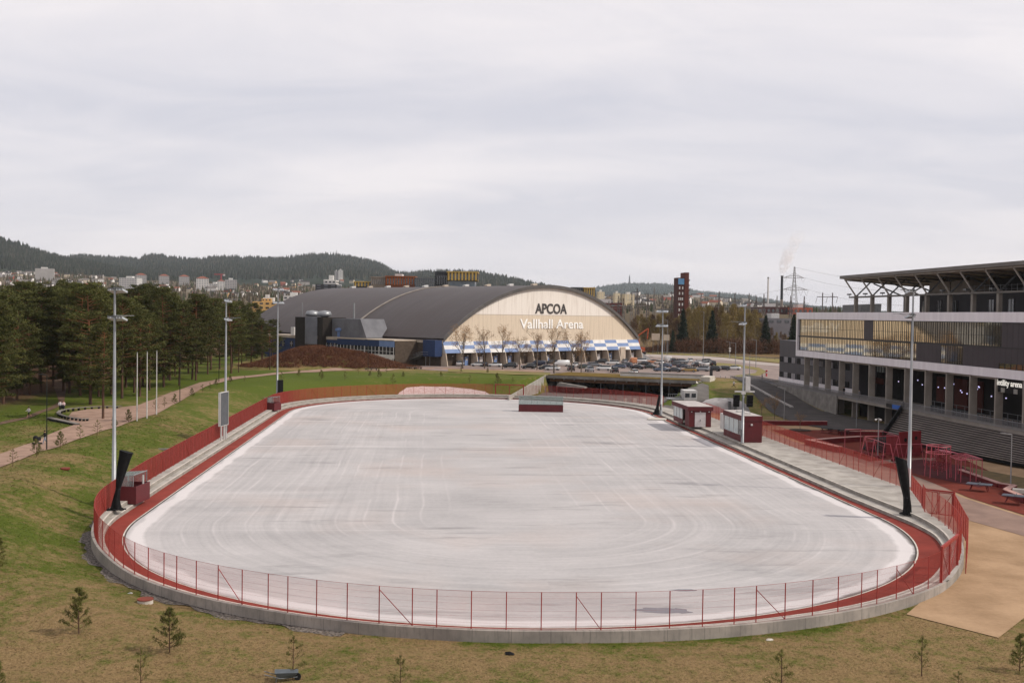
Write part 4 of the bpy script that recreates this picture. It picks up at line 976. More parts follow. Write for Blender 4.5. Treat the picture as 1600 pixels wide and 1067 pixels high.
# upper row
segs = [(1250.5, 1349.5, 'g'), (1349.5, 1364, 'p'), (1364, 1428, 'g'), (1428, 1565, 'g'), (1565, 1640, 'p')]
for p0, p1, t in segs:
    if t == 'g':
        w__, a, b_ = glaz(p0, p1, zm1+.02, zt0-.02); bars(w__, a, b_, zm1+.02, zt0-.02); mb = MB(); mb.box(a, b_, -.015, .014, zt0-(zt0-zm1)*.55, zt0-(zt0-zm1)*.55+.05); mb.build('transom', m_mull, w__)
    else: panels(p0, p1, zm1+.02, zt0-.02)
for p0, p1, t in [(1250.5, 1432, 'g'), (1432, 1471, 'p'), (1471, 1505, 'g'), (1505, 1640, 'p')]:
    if t == 'g': w__, a, b_ = glaz(p0, p1, zb1+.02, zm1-.12); bars(w__, a, b_, zb1+.02, zm1-.12)
    else: panels(p0, p1, zb1+.02, zm1-.12)
mb = MB(); mb.box(.5, XE, -.04, .15, zm1-.115, zm1+.015); mb.build('floor_line', m_mull, stad)
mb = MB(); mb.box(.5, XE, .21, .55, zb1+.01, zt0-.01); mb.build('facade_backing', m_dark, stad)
# low window strip lower right
a, b_ = X(1563), X(1640); mb = MB(); mb.box(a, b_, -.06, -.02, zb1+.03, zb1+.9); w__ = mb.build('window', m_sref, stad); mb = MB()
for k in range(9): x = a+(b_-a)*k/8; mb.box(x-.06, x+.06, -.13, -.063, zb1+.03, zb1+.9)
mb.build('mullions', m_mull, w__)
# columns: fin shaped, deep behind
colpx = [(1257, 0), (1271, 0), (1290, 0), (1311.5, 0), (1333, 0), (1358, 0), (1385, 0), (1414, 0), (1446, 1), (1479, 1), (1516, 1), (1556, 1), (1600, 1), (1648, 1), (1703, 1), (1766, 1), (1840, 1)]
ZW = 4.0
for px, hi in colpx:
    x = sxz(px, 600)[0]; mb = MB(); mb.box(x-.17, x+.17, -.1, 1.15, -.2, zb0-.01); mb.build('column', m_scol, stad)
# lower block at the far end, behind the columns
xl = sxz(1218, 560, 2.6)[0]; xw = sxz(1335, 600, 2.6)[0]
ztop = sxz(1218, 531, 2.6)[1]
mb = MB(); mb.box(xl, -.31, 2.6, 24, ZW, ztop); mb.box(-.31, xw, 2.6, 24, ZW, zb0-.01); mb.build('office_block', m_sgrey, stad)
mb = MB(); mb.box(xl-.02, xw, 2.45, 2.597, ZW, ZW+1.3); mb.build('pale_base', m_swhite, stad)
zA, zB = ZW+1.4, ZW+2.7
for z0_, z1_ in ((zA, zB), (zb0-2.1, zb0-.8)):
    x = xl+.6; k = 0
    while x < xw-2.2:
        mb = MB(); mb.box(x, x+1.9, 2.5, 2.597, z0_, z1_); w__ = mb.build('window', m_glass, stad)
        mb = MB()
        for j in range(4): mb.box(x+j*.62-.03, x+j*.62+.06, 2.42, 2.497, z0_, z1_)
        mb.build('mullions', m_swhite if k % 2 else m_mull, w__); x += 2.5 if k % 3 else 3.4; k += 1
# recessed entrance hall behind the rest of the columns
mb = MB(); mb.box(xw, XE, 7.5, 8, -.2, zb0-.01); mb.build('rear_wall', m_dark, stad)
mb = MB(); mb.box(xw, XE, .2, 24, zb0-.35, zb0-.012); mb.build('soffit', m_scol, stad)
m_brickred = mat('hall_red_wall', '#4a1d14', '#3f1911', .6, .8)
for p0, p1, z0_, z1_ in ((1465, 1477, 5, 9.6), (1493, 1513, 4.3, 9.6), (1523, 1537, 4.3, 9.6), (1340, 1357, 6.7, 7.9), (1361, 1381, 6.6, 7.8)):
    a, b_ = sxz(p0, 600, 7.4)[0], sxz(p1, 600, 7.4)[0]; mb = MB(); mb.box(a, b_, 7.2, 7.49, z0_, min(z1_, zb0-.4)); mb.build('red_wall', m_brickred, stad)
for p0, p1 in ((1342, 1356), (1366, 1382)):
    a, b_ = sxz(p0, 600, 7.4)[0], sxz(p1, 600, 7.4)[0]; mb = MB(); mb.box(a, b_, 7.3, 7.49, zb0-2.2, zb0-.5); w__ = mb.build('window', m_glassl, stad)
    mb = MB()
    for j in range(5): x = a+(b_-a)*j/4; mb.box(x-.08, x+.08, 7.2, 7.297, zb0-2.2, zb0-.5)
    mb.build('mullions', m_mull, w__)
m_bulb, nt, b = new_mat('lit_globe'); b.inputs['Emission Color'].default_value = lin('#cfc6ff'); b.inputs['Emission Strength'].default_value = .8
for px, py in ((1404, 596), (1434, 594), (1441, 601), (1466, 605), (1476, 606), (1489, 594), (1490, 600), (1501, 610), (1503, 613), (1511, 615), (1527, 608), (1530, 605), (1529, 604), (1549, 619), (1572, 622)):
    x, z = sxz(px, py, 5.5); mb = MB(); r_ = .12; mb.lathe([(0, -r_), (r_*.7, -r_*.7), (r_, 0), (r_*.7, r_*.7), (0, r_)], 8, 0, (x, 5.5, z)); gl_ = mb.build('globe_lamp', m_bulb, stad, True)
    mb = MB(); mb.tube([(x, 5.5, z+r_), (x, 5.5, zb0-.36)], .012, 3); mb.build('cord', m_mull, gl_)
# walkway slab, undercroft, railing
xr = sxz(1309, 640, -1.6)[0]
mb = MB(); mb.box(xr, XE, -1.6, 7.45, ZW-.55, ZW-.01); mb.box(xl-8, xr-.02, -1.6, 2.4, ZW-.55, ZW-.01); mb.build('walkway_slab', m_scol, stad)
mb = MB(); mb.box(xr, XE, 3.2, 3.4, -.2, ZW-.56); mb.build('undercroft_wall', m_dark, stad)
x0_ = xl-14
poly = [(x0_, 4.4), (xr, -.6)]
mb = MB(); mb.hexa([(x0_, -1.95, 2.0), (xr, -1.95, -.6), (xr, -1.62, -.6), (x0_, -1.62, 2.0), (x0_, -1.95, ZW), (xr, -1.95, ZW), (xr, -1.62, ZW), (x0_, -1.62, ZW)]); mb.build('ramp_wall', m_concd, stad)
m_rail = mat('railing_steel', '#8f8e90', '#807f82', 2, .5, .4)
mb = MB(); x = x0_
while x < XE:
    mb.box(x-.012, x+.012, -1.9, -1.87, ZW, ZW+1.15); x += .14
mb.tube([(x0_, -1.88, ZW+1.15), (XE, -1.88, ZW+1.15)], .035, 5); mb.tube([(x0_, -1.88, ZW+.1), (XE, -1.88, ZW+.1)], .025, 5)
xa = sxz(1442, 640, -1.6)[0]
mb.build('walkway_railing', m_rail, stad)
for k, (px0, px1) in enumerate(((1452, 1475), (1486, 1512), (1525, 1552), (1565, 1596))):
    a, b_ = sxz(px0, 640)[0], sxz(px1, 640)[0]; mb = MB(); mb.box(a, b_, .3, .34, ZW+.05, ZW+1.15)
    gp_ = mb.build('glass_balustrade', m_glass, stad); mb = MB()
    for j in range(5): x = a+(b_-a)*j/4; mb.box(x-.035, x+.035, .2, .297, ZW, ZW+1.95 if j % 2 else ZW+1.2)
    mb.box(a, b_, .22, .296, ZW+1.9, ZW+1.96); mb.box(a, b_, .22, .296, ZW+1.1, ZW+1.17); mb.build('rail_frame', m_galvd, gp_)
# name sign in the last bay
xs0, zs0 = sxz(1557, 603, .0); xs1, zs1 = sxz(1597.5, 608, .0)
mb = MB(); mb.box(xs0+.2, xs1-.2, .13, .2, zs0-.9, zb0-.02); mb.build('sign_board', m_dark, stad)
xs0, zs0 = sxz(1558, 601.5, .1); xs1, zs1 = sxz(1597, 606.5, .1)
MtS = Matrix(((1, 0, 0, 0), (0, 0, -1, .09), (0, 1, 0, 0), (0, 0, 0, 1)))
m_lett, nt, b = new_mat('sign_letters'); b.inputs['Base Color'].default_value = lin('#e6e2d8'); b.inputs['Emission Color'].default_value = lin('#e6e2d8'); b.inputs['Emission Strength'].default_value = .35
text_mesh('intility arena', 1.3, 'lettering', m_lett, stad, Matrix.Translation(((xs0+xs1)/2, 0, (zs0+zs1)/2+.05)) @ MtS, .02, .03, xs1-xs0)
for px, py in ((1567, 609), (1587, 611.5)):
    x, z = sxz(px, py, .1); mb = MB(); mb.box(x-.5, x+.5, .06, .125, z-.4, z+.3); mb.build('notice_panel', mat('notice_grey', '#8f8b84', '#7d7973', 2, .6), stad)
x0n, z0n = sxz(1394, 634, -1.65); x1n, z1n = sxz(1411, 637, -1.65)
mb = MB(); mb.box(x0n-1.6, x0n+.8, -2.05, -1.96, z0n-.35, z0n+.35); mb.build('hanging_sign', m_mull, stad); mb = MB(); mb.box(x0n+.82, x1n, -2.05, -1.96, z0n-.4, z0n+.35); mb.build('blue_sign', mat('sign_blue', '#2f5fae', '#2a569e', 2, .5), stad)
# grandstand steps down to the playground
sx0 = sxz(1412, 645, -.1)[0]; zlo = .7; xb, _ = 0, 0
bt0 = iS @ (Vector(G(1382, 683, zlo))-S0); bt1 = iS @ (Vector(G(1583, 722, zlo))-S0)
NS = 15
m_step = mat('step_timber', '#7d736d', '#6b625d', .7, .85, fine=.12, stretch=(.4, 1, 1)); m_stept = mat('step_warm', '#8a6a4c', '#785a40', .7, .85, fine=.1)
for k in range(NS):
    t0_, t1_ = k/NS, (k+.78)/NS; mb = MB()
    ya_, yb_ = bt0.y*t0_, bt0.y*t1_; yc_, yd_ = bt1.y*t0_, bt1.y*t1_
    xa_ = sx0+(bt0.x-sx0)*t0_; xb_ = sx0+(bt0.x-sx0)*t1_; xe = XE+(bt1.x-XE)*t0_; xe2 = XE+(bt1.x-XE)*t1_
    z_ = ZW-(ZW-zlo)*(k+.5)/NS
    mb.hexa([(xb_, yb_, z_-.1), (xe2, yd_, z_-.1), (xe, yc_, z_-.1), (xa_, ya_, z_-.1), (xb_, yb_, z_), (xe2, yd_, z_), (xe, yc_, z_), (xa_, ya_, z_)])
    mb.build('step', m_stept if k < 2 else m_step, stad)
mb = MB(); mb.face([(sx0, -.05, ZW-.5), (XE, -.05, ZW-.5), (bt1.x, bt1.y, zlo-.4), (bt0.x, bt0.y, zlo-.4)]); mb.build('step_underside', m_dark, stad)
mb = MB(); xx0 = sx0-.3; mb.hexa([(bt0.x-.4, bt0.y-.3, zlo-.6), (bt0.x, bt0.y-.3, zlo-.6), (sx0, 0, zlo), (sx0-.4, 0, zlo), (bt0.x-.4, bt0.y-.3, zlo+.7), (bt0.x, bt0.y-.3, zlo+.7), (sx0, 0, ZW+1.0), (sx0-.4, 0, ZW+1.0)]); mb.build('black_stringer', m_black, stad)
# canopy above the terrace
QB = 6.0
ppx = [(1337.5, 461), (1363, 0), (1389.5, 0), (1417, 0), (1448.5, 0), (1484, 0), (1521, 0), (1561.5, 0), (1607, 0), (1655, 0), (1710, 0), (1775, 0), (1850, 0)]
zp = sxz(1337.5, 462, QB)[1]; QF = QB-2.7
xf0, zf0 = sxz(1319, 436.5, QF); zroof = (zf0+sxz(1600, 411, QF)[1])/2
m_strut = mat('strut_pale', '#a8a29b', '#98928b', 1, .5)
m_roofg = mat('canopy_grey', '#6f6a65', '#625d58', .3, .6)
m_soff = mat('canopy_soffit', '#a3937f', '#92826f', .3, .8, stretch=(.1, 3, 1))  # canopy and soffit lightened: light bounced off the ground put into the colour
x_end = sxz(1655, 480, QB)[0]+36
mb = MB(); mb.hexa([(xf0-1, QF-.6, zroof-.1), (x_end, QF-.6, zroof-.1), (x_end, 22, zroof-1.3), (xf0-1, 22, zroof-1.3), (xf0-1, QF-.6, zroof+.55), (x_end, QF-.6, zroof+.55), (x_end, 22, zroof-.6), (xf0-1, 22, zroof-.6)]); mb.build('canopy_roof', m_roofg, stad)
mb = MB(); mb.face([(xf0-.8, QF-.3, zroof-.13), (x_end, QF-.3, zroof-.13), (x_end, 21.8, zroof-1.33), (xf0-.8, 21.8, zroof-1.33)][::-1]); mb.build('canopy_soffit', m_soff, stad)
for k, (px, _) in enumerate(ppx):
    x = sxz(px, 475, QB)[0]; mb = MB(); mb.box(x-.32, x+.32, QB-.35, QB+.35, zt1-.2, zp); mb.build('terrace_post', m_scol, stad)
    mb = MB(); mb.tube([(x, QB-.1, zp-.1), (x-.3, QF+.2, zroof-.25)], .17, 7); mb.build('strut', m_strut, stad)
    mb = MB(); mb.tube([(x, QB+.1, zp-.1), (x+.4, QB+3.4, zroof-.4)], .16, 7); mb.build('strut', m_galvd, stad)
    mb = MB(); x2 = x; mb.tube([(x, QB+11, zp-.1), (x-1.4, QB+4.5, zroof-1.0)], .16, 7); mb.tube([(x, QB+11, zp-.1), (x+.8, QB+15, zroof-1.3)], .16, 7); mb.tube([(x, QB+11, zt1-.2), (x, QB+11, zp-.1)], .22, 7); mb.build('rear_strut', m_galvd, stad)
    mb = MB(); mb.hexa([(x-.38, QF+.1, zroof-.5), (x-.22, QF+.1, zroof-.5), (x-.22, 21.5, zroof-1.75), (x-.38, 21.5, zroof-1.75), (x-.38, QF+.1, zroof-.16), (x-.22, QF+.1, zroof-.16), (x-.22, 21.5, zroof-1.36), (x-.38, 21.5, zroof-1.36)]); mb.build('roof_beam', m_roofg, stad)
mb = MB(); mb.tube([(xf0, QF+.3, zroof-.25), (x_end, QF+.3, zroof-.25)], .16, 7); mb.build('edge_tube', m_strut, stad)
mb = MB(); mb.box(sxz(1330, 470, QB)[0], x_end, QB-.55, QB+.55, zp-.5, zp-.18); mb.build('tie_beam', m_roofg, stad)
for px in (1329, 1354, 1381, 1425, 1475, 1512, 1553):
    x = sxz(px, 460, QB-1)[0]; mb = MB(); mb.box(x-.5, x+.5, QB-1.6, QB-1.0, zp+.1, zp+.4); mb.tube([(x, QB-1.3, zp-.3), (x, QB-1.3, zp+.1)], .06, 5); mb.build('floodlight', m_galvd, stad)
# upper storey set back on the terrace
xs = sxz(1437, 470, 9)[0]; xe_ = x_end
mb = MB(); mb.box(xs, xe_, 9, 20, zt1-.2, zp-.2); mb.build('upper_storey', mat('upper_dark', '#2b292d', '#242226', .3, .6), stad)
for k in range(14):
    a = xs+1.2+k*(xe_-xs-2)/14; mb = MB(); mb.box(a, a+1.5, 8.9, 8.997, zt1+.1, zt1+2.3); w__ = mb.build('window', m_glass, stad); mb = MB(); mb.box(a+.7, a+.8, 8.82, 8.897, zt1+.1, zt1+2.3); mb.build('mullions', m_galv, w__)
for p0, p1 in ((1452, 1484), (1486, 1514)):
    a, b_ = sxz(p0, 450, 11)[0], sxz(p1, 450, 11)[0]; mb = MB(); mb.box(a, b_, 11, 16, zp-.19, zroof-1.4); mb.build('lift_core', mat('core_beige', '#7d7367', '#6d645a', .3, .8), stad)
mb = MB(); a = sxz(1516, 450, 9)[0]
for k in range(40):
    x = a+k*(xe_-a)/40; mb.tube([(x, 8.8, zp-.2), (x, 8.8, zp+1.2)], .03, 4)
for z in (.5, 1.2): mb.tube([(a, 8.8, zp-.2+z), (xe_, 8.8, zp-.2+z)], .035, 4)
mb.build('upper_railing', m_galv, stad)
mb = MB(); mb.box(a+3, xe_, 11, 19, zp-.19, zroof-1.4); mb.build('upper_wall', m_dark, stad)
mb = MB(); mb.hexa([(sxz(1318, 486, 14)[0], 14, zt1-.2), (sxz(1344, 486, 14)[0], 14, zt1-.2), (sxz(1344, 486, 14)[0], 19, zt1-.2), (sxz(1320, 486, 14)[0], 19, zt1-.2), (sxz(1316, 486, 14)[0], 14, zt1+2.0), (sxz(1345, 486, 14)[0], 14, zt1+2.0), (sxz(1345, 486, 14)[0], 19, zt1+2.3), (sxz(1316, 486, 14)[0], 19, zt1+2.3)]); mb.build('plant_hood', m_galvd, stad)
# ================================================================== FOLIAGE TOOLS
def mat_leaf(name, cols, scale=.35):
    """leaf colour mixed clump by clump"""
    m, nt, b = new_mat(name); tc = N(nt, 'ShaderNodeTexCoord'); oi = N(nt, 'ShaderNodeObjectInfo')
    ad = N(nt, 'ShaderNodeVectorMath', operation='ADD'); sc = N(nt, 'ShaderNodeVectorMath', operation='SCALE'); sc.inputs[0].default_value = (37, 19, 53)
    nt.links.new(oi.outputs['Random'], sc.inputs[3]); nt.links.new(tc.outputs['Object'], ad.inputs[0]); nt.links.new(sc.outputs[0], ad.inputs[1])
    f = noise(nt, ad.outputs[0], scale, 3, .6); g = noise(nt, ad.outputs[0], scale*7, 2)
    col = mix(nt, ramp(nt, f, .36, .62), lin(cols[0]), lin(cols[1])); col = mix(nt, math_n(nt, 'MULTIPLY', ramp(nt, g, .5, .7), .5), col, lin(cols[2]))
    k = math_n(nt, 'MULTIPLY_ADD', oi.outputs['Random'], .5, .75)
    v = N(nt, 'ShaderNodeVectorMath', operation='SCALE'); nt.links.new(col, v.inputs[0]); nt.links.new(k, v.inputs[3])
    nt.links.new(v.outputs[0], b.inputs['Base Color']); b.inputs['Roughness'].default_value = .85; b.inputs['Specular IOR Level'].default_value = .12
    return m
m_pine = mat_leaf('pine_needles', ('#393e1d', '#4e4f29', '#665f38'))
m_sap = mat_leaf('sapling_needles', ('#4f5027', '#646334', '#787342'), 1.2)
m_spruce = mat_leaf('spruce_needles', ('#1f2a20', '#2a372a', '#35422f'))
m_twig = mat_leaf('olive_twigs', ('#6d5a35', '#7f7040', '#574632'), .25)
m_twigb = mat_leaf('brown_twigs', ('#4a382a', '#5a4535', '#6a5440'), .25)
m_budt = mat_leaf('tan_buds', ('#9b7a55', '#8a6a48', '#b08c63'), .8)
m_heath = mat_leaf('russet_shrub', ('#5b3a2a', '#6e4a36', '#472d22'), .3)
m_bark = mat('pine_bark', '#5c4333', '#3e2f27', 1.5, .95, stretch=(1, 1, .25), fine=.2); m_barkr = mat('orange_bark', '#8a5a3c', '#6b4733', 1.5, .95, stretch=(1, 1, .25), fine=.2)
m_barkg = mat('grey_bark', '#6f6356', '#544a40', 2, .95, stretch=(1, 1, .25))
def tri_mesh(name, cen, size, axis_bias=None, aspect=1.0, seed=0, m=None, parent=None, mids=None, mats=None, flat=False):
    """one mesh of many small leaf triangles at the given centres"""
    r = np.random.RandomState(seed); n = len(cen)
    a = r.normal(size=(n, 3))
    if axis_bias is not None: a = a*.55+axis_bias
    if flat: th_ = r.rand(n)*2*PI; a = np.stack([np.cos(th_), np.sin(th_), .12+.25*r.rand(n)], 1)
    a /= np.linalg.norm(a, axis=1)[:, None]
    b = np.cross(a, np.array([[0, 0, -1.0]])+r.normal(size=(n, 3))*.2 if flat else r.normal(size=(n, 3))); b /= np.linalg.norm(b, axis=1)[:, None]+1e-9
    sz = (size*(.6+.8*r.rand(n)))[:, None] if np.isscalar(size) else (size*(.6+.8*r.rand(n)))[:, None]
    v = np.stack([cen-a*sz*.5-b*sz*.36*aspect, cen-a*sz*.5+b*sz*.36*aspect, cen+a*sz*.7], 1).reshape(-1, 3)
    me = bpy.data.meshes.new(name); me.vertices.add(3*n); me.vertices.foreach_set('co', v.ravel().astype(np.float32))
    me.loops.add(3*n); me.loops.foreach_set('vertex_index', np.arange(3*n, dtype=np.int32)); me.polygons.add(n)
    me.polygons.foreach_set('loop_start', np.arange(0, 3*n, 3, dtype=np.int32))
    for x in (mats or [m]): me.materials.append(x)
    if mids is not None: me.polygons.foreach_set('material_index', np.asarray(mids, np.int32))
    me.update(calc_edges=True)
    o = bpy.data.objects.new(name, me); COL.objects.link(o)
    if parent: o.parent = parent
    return o
def blob(r, c, rad, n):
    d = r.normal(size=(n, 3)); d /= np.linalg.norm(d, axis=1)[:, None]; return np.array(c)+d*(np.array(rad)*(r.rand(n)**.45)[:, None])
def pine_proto(seed, base, H=20.0, label=''):
    r = np.random.RandomState(seed); root = thing('pine_tree', label, 'pine tree')
    bend = r.normal(size=2)*.35; ax = lambda z: (bend[0]*(z/H)**2*1.3, bend[1]*(z/H)**2*1.3)
    mb = MB(); zs = [0, .4, H*.3, H*.6, H*.85, H*.98]; mb.tube([(*ax(z), z) for z in zs[:4]], [.30, .24, .20, .14], 8); tr = mb.build('trunk', m_bark, root, True)
    mb = MB(); mb.tube([(*ax(z), z) for z in zs[3:]], [.14, .08, .02], 7)
    cen = []; z = H*base
    while z < H*.97:
        t = (z/H-base)/(1-base); L = (1.2+2.9*math.sin(PI*min(1, .22+.78*t))**.9)*(.75+.5*r.rand())
        if t < .25 and r.rand() < .35: L *= .5
        for k in range(r.randint(3, 6)):
            th = r.rand()*2*PI; l = L*(.7+.5*r.rand()); x0, y0 = ax(z); up = .05+.35*t
            p = (x0+math.cos(th)*l, y0+math.sin(th)*l, z+l*up); mb.tube([(x0, y0, z), p], [.05, .015], 3, cap=False)
            for q in (.55, .8, 1.0):
                if q < .7 and r.rand() < .4: continue
                c = (x0+math.cos(th)*l*q+r.normal()*.2, y0+math.sin(th)*l*q+r.normal()*.2, z+l*up*q+.12)
                cen.append(blob(r, c, (.82, .82, .26), 29))
        z += H*.021*(1+.5*r.rand())
    for k in range(5): cen.append(blob(r, (ax(H)[0]+r.normal()*.4, ax(H)[1]+r.normal()*.4, H*(.94+.05*r.rand())), (.5, .5, .45), 18))
    mb.build('limb', m_barkr, root)
    tri_mesh('crown', np.concatenate(cen), .44, np.array([0, 0, .3]), .42, seed, m_pine, root)
    return root
def ht(px, py, d): return D(px, py, d)[2]
PINES = [pine_proto(100+k, b_) for k, b_ in enumerate((.22, .34, .42, .13, .28, .38))]
def skyline(px): return float(np.interp(px, [-40, 0, 40, 85, 105, 140, 180, 230, 280, 330, 380, 412, 432, 460], [446, 448, 441, 440, 435, 441, 449, 446, 455, 463, 469, 482, 502, 520]))
def frontb(px): return float(np.interp(px, [-40, 0, 60, 100, 130, 200, 250, 300, 350, 400, 440], [646, 634, 612, 612, 626, 622, 603, 594, 585, 580, 579]))
rows = []
for rr, (mul, step) in enumerate(((1.0, 15), (1.1, 17), (1.24, 18), (1.42, 19), (1.66, 19), (1.95, 18))):
    row = []; px = -34+5*rr
    while px < (424 if rr < 2 else 436):
        j = px+random.uniform(-5, 5); b0 = on_ground(j, frontb(j)+random.uniform(-4, 4), 2.8); d = b0[1]*mul*random.uniform(.98, 1.04)
        if not (66 < j < 92 and rr < 1) and not (j > 330 and rr == 0 and random.random() < .3):
            x = D(j, 500, d)[0]; row.append((j, x, d, rr))
        px += step*random.uniform(.8, 1.2)
    rows.append(row)
rows[0].append((161, *on_ground(161, 655, 2.6)[:2], 0)); rows[0].sort()
RN = ['front', 'second', 'third', 'fourth', 'fifth', 'rearmost']
for row in rows:
    for k, (px, x, d, rr) in enumerate(row):
        z = TZ1(x, d)-.1; top = ht(px, skyline(px)+random.uniform(0, 30 if rr else 46)+(-4 if random.random() < .25 else 0), d)
        h = max(11.5, min(27, top-z)); pr = PINES[(3 if rr == 0 and px < 150 and random.random() < .6 else random.randrange(6))]
        if abs(px-161) < .5 and rr == 0: h = 15
        if rr < 3: lab = 'tall pine in the %s row of the left-hand wood, %s along it from the left' % (RN[rr], ordn(k, len(row)))
        else: lab = 'dark pine deep inside the left-hand wood showing mostly its crown'
        place(pr, USED, (x, d, z), random.uniform(0, 6.28), (h/20*random.uniform(.95, 1.15),)*2+(h/20,), lab, 'pines of the left-hand wood' if rr < 3 else 'pines deep in the left-hand wood')
# saplings
def sapling_proto(seed, full):
    r = np.random.RandomState(seed); root = thing('pine_sapling', '', 'young pine'); H = 2.4
    mb = MB(); mb.tube([(0, 0, 0), (.02, .01, H*.5), (0, 0, H*.97)], [.035, .025, .008], 6); cen = []
    z = H*(.10 if full else .2)
    while z < H*.95:
        t = z/H; L = .78*(1-t)**.85+.07
        for k in range(6 if full else 4):
            th = r.rand()*2*PI; l = L*(.6+.6*r.rand()); p = (math.cos(th)*l, math.sin(th)*l, z+l*.55); mb.tube([(0, 0, z), p], [.012, .006], 3, cap=False)
            cen.append(blob(r, p, (.10, .10, .13), 28 if full else 16)); cen.append(blob(r, (p[0]*.78, p[1]*.78, z+l*.43), (.09, .09, .08), 16 if full else 6))
            if r.rand() < (.9 if full else .35): cen.append(blob(r, (p[0]*.6, p[1]*.6, z+l*.33), (.09, .09, .1), 10))
        z += H*(.085 if full else .12)*(1+.4*r.rand())
    cen.append(blob(r, (0, 0, H*.95), (.07, .07, .14), 40)); mb.build('stem', m_bark, root)
    tri_mesh('foliage', np.concatenate(cen), .125, np.array([0, 0, .7]), .24, seed, m_sap, root); return root
SAPS = [sapling_proto(300, True), sapling_proto(301, False), sapling_proto(302, False), sapling_proto(303, True)]
NEAR = [(123, 990, 918, 0, 'bushy pine sapling on the lawn at the left, above the concrete lid'), (265, 1019, 948, 3, 'pine sapling on the brown lawn right of the red lid'), (220, 1076, 1012, 1, 'thin pine sapling at the bottom edge left of the trough'), (458, 1060, 992, 1, 'pine sapling standing behind the grey trough on the lawn'), (625, 1087, 1023, 2, 'sparse pine sapling at the bottom edge in the middle of the lawn'), (1220, 1092, 1013, 2, 'sparse pine sapling at the bottom edge under the right half of the wall'), (1440, 1056, 993, 1, 'lone pine sapling on the lawn below the beige path corner'), (1593, 1048, 990, 0, 'bushy pine sapling cut by the right edge of the picture'), (1497, 1092, 1047, 2, 'pine sapling tip at the bottom edge on the right'), (-3, 892, 838, 3, 'pine sapling cut by the left edge on the green slope'), (-4, 1078, 1030, 0, 'pine sapling cut by the bottom left corner')]
for px, pb, ptp, k, lab in NEAR:
    b = on_ground(px, pb, -.6); h = ht(px, ptp, b[1])-b[2]; place(SAPS[k], USED, b, random.uniform(0, 6), h/2.4, lab, 'pine saplings on the lawn')
PS = [(20, 729, 700), (57, 714, 686), (94, 700, 673), (125, 688, 663), (152, 680, 655), (178, 668, 650), (201, 660, 639), (243, 643, 625), (257, 637, 620), (273, 631, 615), (300, 620, 606), (316, 614, 600), (328, 610, 597), (338, 603, 591), (360, 598, 586), (382, 596, 587)]
for k, (px, pb, ptp) in enumerate(PS):
    b = on_ground(px, pb, 2.4); h = max(1.2, ht(px, ptp, b[1])-b[2]); place(SAPS[(k*7+1) % 4], USED, b, random.uniform(0, 6), h/2.4, 'young pine beside the gravel path on the left bank, %s from the near end' % (ordn(k) if k else 'first'), 'young pines along the gravel path')
FB = [(467, 588, 577), (502, 593, 580), (539, 594, 581), (560, 584, 574), (578, 596, 582), (592, 590, 578), (604, 583, 573), (614, 597, 584), (630, 593, 581), (689, 592, 586), (720, 583, 573), (734, 597, 585), (762, 583, 574), (777, 597, 585), (801, 600, 594), (440, 596, 583)]
for k, (px, pb, ptp) in enumerate(sorted(FB)):
    b = on_ground(px, pb, 3.2); h = max(1.3, ht(px, ptp, b[1])-b[2]); place(SAPS[(k*5+2) % 4], USED, b, random.uniform(0, 6), h/2.4*random.uniform(.95, 1.2), 'small pine on the far green bank below the arena, %s from the left' % ordn(k), 'small pines on the far bank')
# leafless street trees in front of the arena
def bare_proto(seed, H=13.0):
    r = np.random.RandomState(seed); root = thing('bare_tree', '', 'bare tree'); mb = MB(); tips = []
    def grow(p, d, L, rad, lev):
        q = p+d*L; mb.tube([p, q], [rad, rad*.62], 5 if lev < 2 else 3, cap=False)
        if lev >= 4: tips.append(q); return
        n = (7 if lev == 0 else 4 if lev < 3 else 3)
        for k in range(n):
            t = .35+.65*(k+1)/n if lev else .30+.70*(k+1)/n
            nd = (d+Vector(r.normal(size=3))*.50+Vector((0, 0, .30))).normalized(); grow(p+d*L*t, nd, L*(.50+.18*r.rand())*(.75 if lev == 0 else 1), rad*.42, lev+1)
            if lev > 1: tips.append(p+d*L*t+nd*L*.3)
    grow(Vector((0, 0, 0)), Vector((0, 0, 1)), H*.55, .19, 0); mb.build('branches', m_barkg, root)
    c = np.array([tuple(t) for t in tips]); c = np.concatenate([c+r.normal(size=c.shape)*.28 for _ in range(2)])
    tri_mesh('buds', c, .26, np.array([0, 0, .6]), .5, seed, m_budt, root); return root
BARE = [bare_proto(400), bare_proto(401), bare_proto(402)]
for k, (px, pb, ptp) in enumerate(((723, 576, 503), (757, 576, 514), (785, 577, 511), (812, 578, 523), (839, 578, 519), (865, 583, 511), (893, 583, 513), (908, 583, 522))):
    b = G(px, pb, 4.05); h = ht(px, ptp, b[1])-4; place(BARE[k % 3], USED, b, k*1.7, (h/12.5,)*3, 'leafless street tree in front of the arena gable, %s of the row' % ordn(k, 8), 'bare street trees before the arena')
